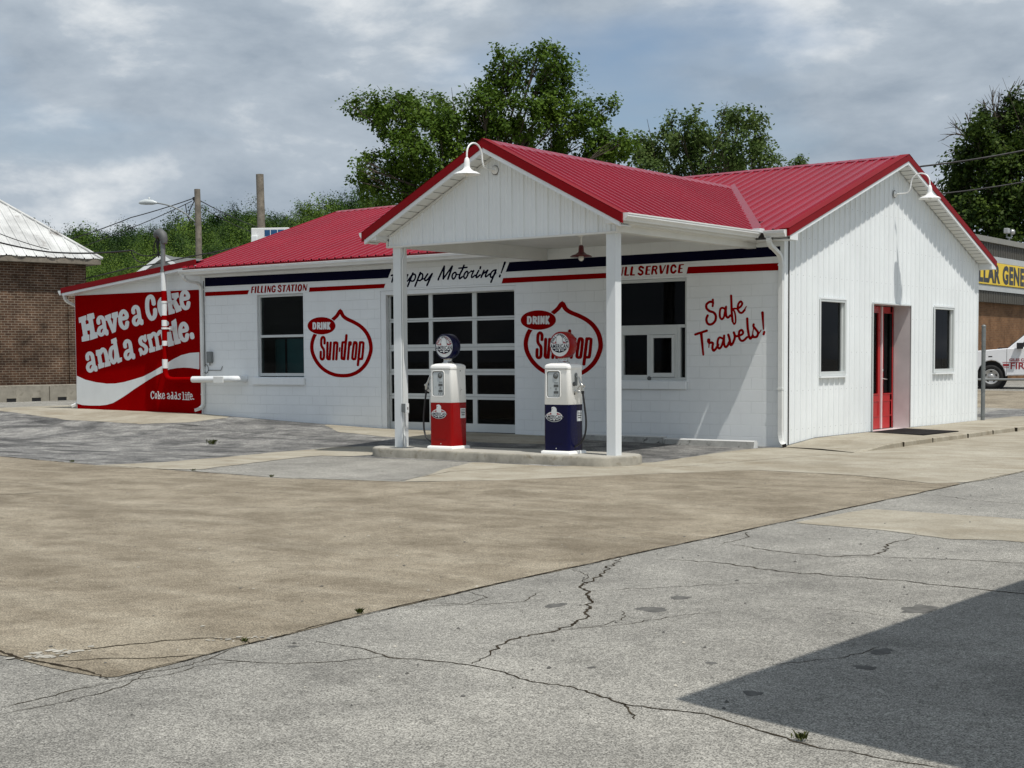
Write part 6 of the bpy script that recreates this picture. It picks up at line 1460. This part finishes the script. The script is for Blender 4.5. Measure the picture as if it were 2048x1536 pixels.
# ------------------------------------------------------------------ poles, wires, distant house and box
def pole(name, x, y, z0, z1, r0, r1, label):
    t = empty(name, (x, y, z0)); mb = MB(); n = 12; H = z1-z0
    mb.tube([(0.012*math.sin(i*0.9), 0.01*math.cos(i*1.3), H*i/n) for i in range(n+1)], [r0+(r1-r0)*i/n for i in range(n+1)], 12); mb.build('shaft', M['wood'], t)
    tag(t, label, 'utility pole'); return t
p1 = pole('utility_pole', -47.0, 28.2, 0.0, 10.40, 0.19, 0.155, 'weathered utility pole carrying the street light beyond the red roof')
mb = MB(); pth = crom([(-0.05,0.02,8.72),(-0.22,-0.2,8.85),(-0.55,-0.45,9.2),(-1.1,-0.9,9.55),(-1.75,-1.35,9.72)], False, 5); mb.tube([tuple(p) for p in pth], 0.035, 8); mb.box(-0.2,0.1,-0.12,0.12,8.55,8.66); mb.build('lamp_arm', M['galv'], p1)
mb = MB(); mb.tube([(-1.65,-1.28,9.70),(-1.85,-1.40,9.74),(-2.15,-1.62,9.76),(-2.35,-1.78,9.73),(-2.42,-1.84,9.70)], [0.05,0.13,0.15,0.10,0.03], 12); mb.lathe([(0.05,0.0),(0.05,0.12),(0,0.13)], (-2.0,-1.5,9.88), 'Z', 8); mb.build('lamp_head', M['dial'], p1)
mb = MB(); mb.box(-0.22,-0.10,-0.15,0.0,9.82,10.0); mb.tube([(-0.15,-0.1,9.8),(-0.3,-0.3,9.3),(-0.4,-0.3,8.9),(-0.3,-0.2,8.7)], 0.03, 6); mb.tube([(-0.55,-0.35,9.65),(-0.5,-0.3,9.1),(-0.35,-0.25,8.75)], 0.025, 6); mb.build('insulators', M['wire'], p1)
pole('utility_pole', -33.32, 19.6, 0.0, 9.22, 0.19, 0.16, 'bare topped utility pole right of the street light pole')

def cable(pts, r, label, grp='overhead cables'):
    P = []
    for a, b in zip(pts[:-1], pts[1:]):
        a = Vector(a); b = Vector(b); sag = (b-a).length*0.012
        for i in range(10): t = i/10; P.append(a.lerp(b, t)-Vector((0,0,4*sag*t*(1-t))))
    P.append(Vector(pts[-1])); mb = MB(); mb.tube(P, r, 6); tag(mb.build('overhead_cable', M['wire']), label, 'cable', grp)
cable([(-19.3,-2.67,4.46),(-20.55,0.14,4.33),(-16.72,-0.38,4.15)], 0.020, 'thick service cable running left from the weatherhead past the tin roof')
cable([(-19.2,-2.67,4.70),(-20.6,0.14,4.40)], 0.010, 'thin service cable just above the thick one on the tin roof')
cable([(-28.09,5.73,4.0),(-26.2,7.17,4.50),(-24.63,8.37,4.86),(-22.93,9.67,5.30)], 0.020, 'black cable rising behind the lean-to roof towards the red roof')
cable([(-47.18,28.14,9.96),(-49.77,26.13,8.97),(-55.65,25.41,7.82)], 0.026, 'upper cable running left from the street light pole')
cable([(-47.28,28.06,9.8),(-49.8,26.07,8.41),(-56.06,25.05,7.02)], 0.022, 'lower cable running left from the street light pole')
cable([(-46.99,28.28,9.85),(-54.5,41.3,9.4)], 0.024, 'upper cable running back from the street light pole')
cable([(-46.99,28.28,9.55),(-54.5,41.3,8.9)], 0.020, 'lower cable running back from the street light pole')
cable([(-46.9,28.3,7.1),(-38.6,34.4,7.05)], 0.020, 'low cable running right from the street light pole')
cable([(-5.67,17.68,6.88),(-4.69,18.42,7.03),(-2.21,20.3,7.50)], 0.028, 'upper cable leaving the right gable towards the dark tree')
cable([(-4.61,18.42,6.19),(-2.19,20.26,6.59)], 0.022, 'lower cable leaving the right gable towards the dark tree')

def far_house():
    t = empty('distant_house', (-44.5, 23.8, 0), math.radians(36.0))
    g = [(-1.5,0),(1.5,0),(1.5,5.55),(0,6.62),(-1.5,5.55)]
    mb = MB(); mb.prism(g, lambda u, v, s: (u, s, v), 0.0, 9.0); mb.build('wall', M['stripgrey'], t)
    mb = MB()
    for s in (-1, 1): mb.add([(0,-0.3,6.72),(0,9,6.72),(s*1.85,9,5.42),(s*1.85,-0.3,5.42),(0,-0.3,6.62),(s*1.85,-0.3,5.32)], [(0,1,2,3),(0,3,5,4)])
    mb.build('roof', M['shingle'], t)
    mb = MB()
    for s in (-1, 1): mb.beam((0,-0.34,6.60),(s*1.85,-0.34,5.30),0.05,0.18)
    mb.build('barge_board', M['white'], t)
    mb = MB(); mb.add([(-0.45,-0.02,5.5),(0.45,-0.02,5.5),(0.0,-0.02,6.05)], [(0,1,2)]); mb.build('vent', M['galv'], t)
    # long side wing with the grey shingle slope
    mb = MB(); mb.add([(0.0,1.6,6.70),(6.2,1.0,6.15),(6.8,0.2,5.1),(0.9,0.2,5.1),(0.0,3.2,6.70),(6.2,3.0,6.15)], [(0,3,2,1),(0,1,5,4)]); mb.box(0.9,6.6,0.4,3.0,0,5.1); mb.build('wing_roof', M['shingle'], t)
    tag(t, 'small white gabled house with grey shingle roof beyond the lean-to', 'house')
far_house()

def white_box():
    t = empty('white_utility_box', (-24.69, 10.95, 0), math.radians(30))
    mb = MB(); mb.box(0, 1.28, 0.0, 0.75, 0.0, 5.92); mb.build('housing', M['gutter'], t, 0.02)
    mb = MB(); mb.box(0.46, 1.26, -0.012, 0.0, 4.9, 5.85); pn = mb.build('blue_panel', M['blueglass'], t)
    mb = MB()
    for z in (5.62, 5.38, 5.14): mb.box(0.46, 1.26, -0.02, -0.012, z-0.012, z+0.012)
    for x in (0.66, 0.90, 1.13): mb.box(x-0.010, x+0.010, -0.0205, -0.012, 4.9, 5.85)
    mb.build('grid', M['gutter'], pn)
    mb = MB(); mb.box(0.03, 0.24, -0.12, -0.0, 5.1, 5.66); mb.build('side_cabinet', M['white'], t, 0.02)
    mb = MB(); mb.box(-0.45, -0.05, -0.1, 0.3, 4.9, 5.27); mb.build('small_unit', M['galv'], t, 0.02)
    tag(t, 'white box with a blue gridded front rising behind the red roof', 'utility box')
white_box()

# ------------------------------------------------------------------ trees
def leaf_faces(cent, sig, per, size, rng, up=0.55, elong=1.5, out=None, ow=1.2):
    """many small folded leaves gathered around the points cent; returns vertex and face arrays"""
    n = len(cent)*per
    c = np.repeat(cent, per, 0)+rng.normal(0, 1, (n, 3))*np.repeat(sig, per)[:, None]
    nrm = rng.normal(0, 1, (n, 3)); nrm[:, 2] = np.abs(nrm[:, 2])+up
    if out is not None: nrm = nrm*0.8+np.repeat(out, per, 0)*ow
    nrm /= np.linalg.norm(nrm, axis=1)[:, None]
    t = rng.normal(0, 1, (n, 3)); t -= nrm*(t*nrm).sum(1)[:, None]; t /= np.linalg.norm(t, axis=1)[:, None]
    b = np.cross(nrm, t); s = size*rng.uniform(0.6, 1.35, n)[:, None]
    v = np.stack([c-t*s*elong*0.5, c+b*s*0.5-nrm*s*0.12, c+t*s*elong*0.5, c-b*s*0.5-nrm*s*0.12], 1).reshape(-1, 3)
    f = np.arange(n*4).reshape(-1, 4)
    return v, f

def mesh_np(name, v, f, mat, parent=None):
    me = bpy.data.meshes.new(name); nv, nf = len(v), len(f); k = f.shape[1]
    me.vertices.add(nv); me.vertices.foreach_set('co', v.astype(np.float32).ravel())
    me.loops.add(nf*k); me.loops.foreach_set('vertex_index', f.astype(np.int32).ravel())
    me.polygons.add(nf); me.polygons.foreach_set('loop_start', np.arange(0, nf*k, k, dtype=np.int32))
    me.update(calc_edges=True); me.materials.append(mat)
    o = bpy.data.objects.new(name, me); COL.objects.link(o)
    if parent: o.parent = parent
    return o

def tree(name, lobes, base, mat, label, seed, dens=7.5, per=52, size=0.098, spread=0.17, grp=None, limbs=0.6):
    rng = np.random.RandomState(seed); b = Vector(base); t = empty(name, b)
    cent = []; sig = []; outs = []
    for x, y, z, r in lobes:
        n = max(2, int(dens*r*r*4.2)) if r < 1.6 else int(dens*r*r*3.4)
        d = rng.normal(0, 1, (n, 3)); d /= np.linalg.norm(d, axis=1)[:, None]
        rad = r*rng.uniform(0.30, 1.0, n)**0.6
        p = d*rad[:, None]*np.array([1, 1, 0.92])+np.array([x-b.x, y-b.y, z-b.z])
        outs.append(d); cent.append(p); sig.append(np.full(n, spread)*rng.uniform(0.6, 1.25, n))
    cent = np.concatenate(cent); sig = np.concatenate(sig)
    v, f = leaf_faces(cent, sig, per, size, rng, 0.45, 1.5, np.concatenate(outs), 0.9)
    mesh_np('crown', v, f, mat, t)
    # trunk with limbs reaching into the lobes
    L = [Vector((x-b.x, y-b.y, z-b.z)) for x, y, z, r in lobes]
    top = sum(L, Vector())/len(L); zt = max(p.z for p in L); mb = MB()
    fork = Vector((top.x*0.55, top.y*0.55, top.z*0.62))
    mb.tube(bez((0,0,-0.3), (0,0,fork.z*0.4), fork*0.9, fork, 8), [0.42-0.02*i for i in range(9)], 10)
    for i, p in enumerate(L):
        k = Vector((rng.normal(0,0.3), rng.normal(0,0.3), 0)); r0 = 0.05+0.11*limbs*rng.random()
        c = bez(fork, fork.lerp(p, 0.35)+Vector((0,0,0.7))+k, fork.lerp(p, 0.7)+k*0.5, p, 7)
        mb.tube(c, [r0*(1-0.82*j/7) for j in range(8)], 6)
        for q in range(3):
            e = p+Vector(rng.normal(0, 0.6*lobes[i][3], 3)); mb.tube([c[5], c[5].lerp(e, 0.5)+Vector((0,0,0.08)), e], [0.028,0.018,0.007], 5)
    mb.build('trunk', M['bark'], t)
    tag(t, label, 'tree', grp); return t
BIG = [(-29.01, 20.78, 11.64, 0.44), (-28.9, 21.49, 11.58, 0.71), (-27.49, 20.87, 11.43, 0.83), (-27.5, 21.71, 11.11, 1.04), (-27.8, 23.06, 11.67, 0.86), (-27.18, 23.52, 11.46, 0.98), (-25.04, 22.0, 10.93, 1.02), (-26.82, 20.91, 9.77, 1.08), (-25.55, 21.23, 9.59, 1.26), (-28.18, 20.8, 9.33, 0.52), (-27.64, 19.54, 9.12, 0.27), (-27.63, 21.21, 8.46, 1.09), (-26.91, 22.52, 8.46, 1.41), (-28.26, 20.04, 8.59, 0.47), (-28.66, 21.32, 8.49, 0.6), (-25.7, 23.28, 9.63, 1.4), (-23.96, 22.44, 11.51, 0.74), (-24.67, 24.1, 12.27, 0.76), (-23.81, 23.46, 11.11, 0.98), (-23.97, 24.08, 12.81, 0.75), (-23.82, 23.73, 13.62, 0.39), (-24.04, 25.18, 13.15, 0.85), (-23.03, 24.96, 13.74, 0.48), (-22.11, 24.47, 13.19, 0.67), (-22.62, 25.61, 12.68, 0.92), (-22.57, 26.59, 12.72, 0.61), (-22.47, 24.7, 11.75, 0.99), (-22.95, 23.95, 11.02, 1.18), (-21.97, 25.36, 11.16, 0.95), (-22.11, 27.48, 11.65, 0.74), (-21.58, 28.05, 11.91, 0.37), (-22.01, 26.4, 10.24, 1.21), (-23.56, 26.16, 10.16, 1.22), (-24.73, 25.06, 10.14, 1.22), (-24.66, 23.25, 10.32, 0.95), (-24.97, 21.73, 8.34, 1.17), (-21.32, 26.82, 10.03, 0.8), (-20.59, 26.98, 9.88, 0.76), (-19.99, 26.66, 10.14, 0.51)]
TREE2 = [(-21.99, 30.95, 10.44, 0.9), (-21.56, 31.9, 10.47, 0.91), (-20.21, 31.27, 10.9, 0.89), (-19.98, 32.35, 11.37, 0.81), (-20.13, 33.71, 10.58, 1.09), (-19.61, 34.2, 11.88, 0.61), (-17.91, 32.37, 11.56, 0.67), (-17.62, 32.92, 11.56, 0.5), (-17.96, 31.94, 10.19, 1.0), (-17.8, 33.64, 10.57, 0.68), (-16.92, 32.6, 9.71, 0.71), (-17.07, 34.2, 9.73, 0.34), (-20.41, 32.47, 9.72, 1.07), (-21.16, 30.4, 9.37, 0.84), (-19.24, 33.43, 9.4, 0.97), (-21.06, 31.89, 11.74, 0.34)]
TREE3 = [(-28.83, 60.92, 13.55, 0.5), (-29.49, 60.61, 13.36, 0.28), (-28.99, 60.43, 12.96, 0.62)]
RTREE = [(-15.03, 56.43, 12.85, 1.78), (-14.41, 57.96, 13.96, 1.63), (-15.4, 54.51, 12.46, 1.22), (-16.61, 54.92, 11.76, 1.13), (-17.59, 56.52, 10.92, 1.16), (-16.38, 57.43, 10.63, 1.82), (-13.6, 54.71, 10.97, 1.83), (-14.35, 54.5, 8.71, 1.58), (-15.3, 52.83, 8.85, 1.3), (-13.42, 56.7, 9.29, 1.87), (-15.2, 53.11, 13.7, 0.62), (-14.04, 56.74, 15.1, 0.75), (-15.67, 56.68, 14.47, 0.81), (-12.56, 56.55, 12.42, 2.38), (-12.77, 58.71, 9.99, 2.44), (-17.05, 54.92, 9.17, 1.08)]
tree('oak_tree', BIG, (-24.6, 23.6, 0.3), M['leaf_big'], 'tall spreading tree with open ragged crown behind the canopy', 5)
tree('leafy_tree', TREE2, (-20.0, 32.2, 0.8), M['leaf_two'], 'broad grey green tree behind the valley of the red roof', 6, 7.5, 52, 0.10)
tree('leafy_tree', TREE3, (TREE3[0][0], TREE3[0][1], 0.9), M['leaf_two'], 'small treetop just showing above the red roof ridge', 7, 8, 40, 0.12)
rt = tree('leafy_tree', RTREE, (-15.2, 58.0, 1.0), M['leaf_dark'], 'large dark tree with bare top twigs behind the store', 8, 4.6, 55, 0.155, 0.25)
def twigs():
    rng = np.random.RandomState(4); mb = MB(); b = Vector((-15.2, 58.0, 1.0))
    ends = [((-15.81,55.53,12.87),[(-16.5,55.14,14.62),(-17.13,54.63,14.09),(-16.98,54.64,12.61),(-17.3,54.5,13.3)]),((-15.0,56.3,13.6),[(-15.36,56.08,15.82),(-15.03,56.31,15.68),(-14.4,56.83,16.29),(-14.06,57.09,16.34),(-15.8,55.9,15.3),(-13.8,57.2,15.9)])]
    for o, es in ends:
        o = Vector(o)
        for e in es:
            e = Vector(e); m = o.lerp(e, 0.55)+Vector(rng.normal(0, 0.2, 3)); c = bez(o, o.lerp(m, 0.6), m, e, 6)
            mb.tube([p-b for p in c], [0.06-0.007*i for i in range(7)], 5)
            for k in range(14):
                j = 2+k % 4; d = (c[j+1]-c[j]).normalized()+Vector(rng.normal(0, 0.55, 3)); q = c[j]+d.normalized()*rng.uniform(0.4, 1.1)
                mb.tube([c[j]-b, c[j].lerp(q, 0.5)+Vector(rng.normal(0,0.04,3))-b, q-b], [0.02,0.014,0.006], 4)
    mb.build('bare_twigs', M['bark'], rt)
twigs()

# ------------------------------------------------------------------ wooded hill behind
HF = Vector((-0.598, 0.801, 0)); HR = Vector((0.801, 0.598, 0)); HC = Vector((11.13, -22.66, 0))
RS = [-420, -200, -149, -128, -118, -103, -95, -84, -74, -66, -50, -41, -20, 20, 80, 200]
RZ = [27, 35, 39.5, 39.2, 41.0, 42.6, 44.0, 46.2, 45.5, 46.0, 49.5, 50.0, 49, 37, 20, 9]
def hill_z(D, s):
    """height at distance D along the view axis and s metres to the right"""
    rel = np.interp(s*450/np.maximum(D, 60), RS, RZ)-9.0
    t = np.clip((D-95)/(450-95), 0, 1.6)
    return np.where(t < 1, 0.3+rel*(t**1.15), 0.3+rel*(1-0.5*(t-1)**2))
def hill():
    Ds = np.concatenate([np.linspace(60, 460, 60), np.linspace(480, 900, 20)]); Ss = np.linspace(-420, 330, 90)
    S, D = np.meshgrid(Ss, Ds); Z = hill_z(D, S)-np.where(D < 95, 2.0, 0.0)
    X = HC.x+HF.x*D+HR.x*S; Y = HC.y+HF.y*D+HR.y*S
    vs = np.stack([X, Y, Z], -1).reshape(-1, 3); nx, ny = len(Ss), len(Ds)
    I, J = np.meshgrid(np.arange(nx-1), np.arange(ny-1)); a = (J*nx+I).ravel()
    o = mesh_np('hill', vs, np.stack([a, a+1, a+nx+1, a+nx], -1), M['grass']); tag(o, 'wooded hillside behind the station', 'hill', kind='structure')
hill()
def forest():
    rng = np.random.RandomState(21); V = []; Fq = []; T = []; nb = 0
    # a few crown shapes made of leaf clumps
    temps = []; fine = []
    for k in range(12):
        near = k < 5; n = 46 if near else 34
        d = rng.normal(0, 1, (n, 3)); d[:, 2] = np.abs(d[:, 2])*0.9-0.3; d /= np.linalg.norm(d, axis=1)[:, None]
        rad = rng.uniform(0.6, 1.0, n)*(0.78+0.22*np.sin(d[:, 0]*4+k)*np.sin(d[:, 1]*4+2*k)); c = d*rad[:, None]*np.array([1, 1, 0.95])
        v, f = leaf_faces(c, np.full(n, 0.105), 80 if near else 44, 0.034 if near else 0.05, rng, 0.1, 1.3, d, 2.2); (fine if near else temps).append((v, f))
    D = 138.0
    while D < 470:
        step = 5.0+D*0.009; s = -0.40*D
        while s < 0.05*D+2:
            dd, ss = D+rng.uniform(-2.2, 2.2), s+rng.uniform(-2.2, 2.2)
            h = rng.uniform(0.72, 1.3)*(3.0+dd*0.0068); w = h*rng.uniform(0.72, 0.98)
            x, y = HC.x+HF.x*dd+HR.x*ss, HC.y+HF.y*dd+HR.y*ss; z = float(hill_z(dd, ss))
            if dd > 230 and rng.random_sample() < 0.14: h *= 1.3; w *= 1.2
            v, f = fine[rng.randint(5)] if dd < 300 else temps[rng.randint(7)]; q = rng.uniform(0, 2*PI); R = np.array([[math.cos(q),-math.sin(q),0],[math.sin(q),math.cos(q),0],[0,0,1]])
            keep = slice(None)
            V.append((v@R.T)*np.array([w, w, h])+np.array([x, y, z+h*0.75+rng.uniform(-0.8, 1.6)])); Fq.append(f+nb); nb += len(v); T.append(np.full(len(v), np.clip(rng.uniform(0.05, 1.0)-0.22*smooth((dd-230)/200), 0, 1)))
            s += step*rng.uniform(0.8, 1.15)
        D += step*0.92
    o = mesh_np('hillside_wood', np.concatenate(V), np.concatenate(Fq), M['leaf_hill'])
    o.data.attributes.new('tone', 'FLOAT', 'POINT').data.foreach_set('value', np.concatenate(T).astype(np.float32))
    tag(o, 'dense green wood covering the hillside', 'wood', kind='stuff')
forest()

# ------------------------------------------------------------------ the flat roofed neighbour whose corner shades the foreground
def neighbour():
    h = 4.0; k = h/SUN_TO.z; cx = 7.77+SUN_TO.x*k; cy = -16.83+SUN_TO.y*k
    t = empty('neighbouring_building', (cx, cy, 0))
    mb = MB(); mb.add([(0,0,h+0.07),(3.0,-0.70,h+0.07),(6.0,-1.4,h+0.07),(6.3,9.0,h+0.07),(0.34,9.0,h+0.07),(0,0,h-0.25),(3.0,-0.70,h-0.25),(6.0,-1.4,h-0.25),(6.3,9.0,h-0.25),(0.34,9.0,h-0.25)], [(0,1,2,3,4),(9,8,7,6,5),(0,5,6,1),(1,6,7,2),(2,7,8,3),(3,8,9,4),(4,9,5,0)])
    mb.build('roof_slab', M['stripgrey'], t)
    mb = MB(); mb.box(1.2, 5.6, 1.4, 8.6, -0.3, h-0.26); mb.build('wall', M['block'], t)
    tag(t, 'flat roofed neighbouring building off the right of the frame that shades the foreground', 'building')
neighbour()
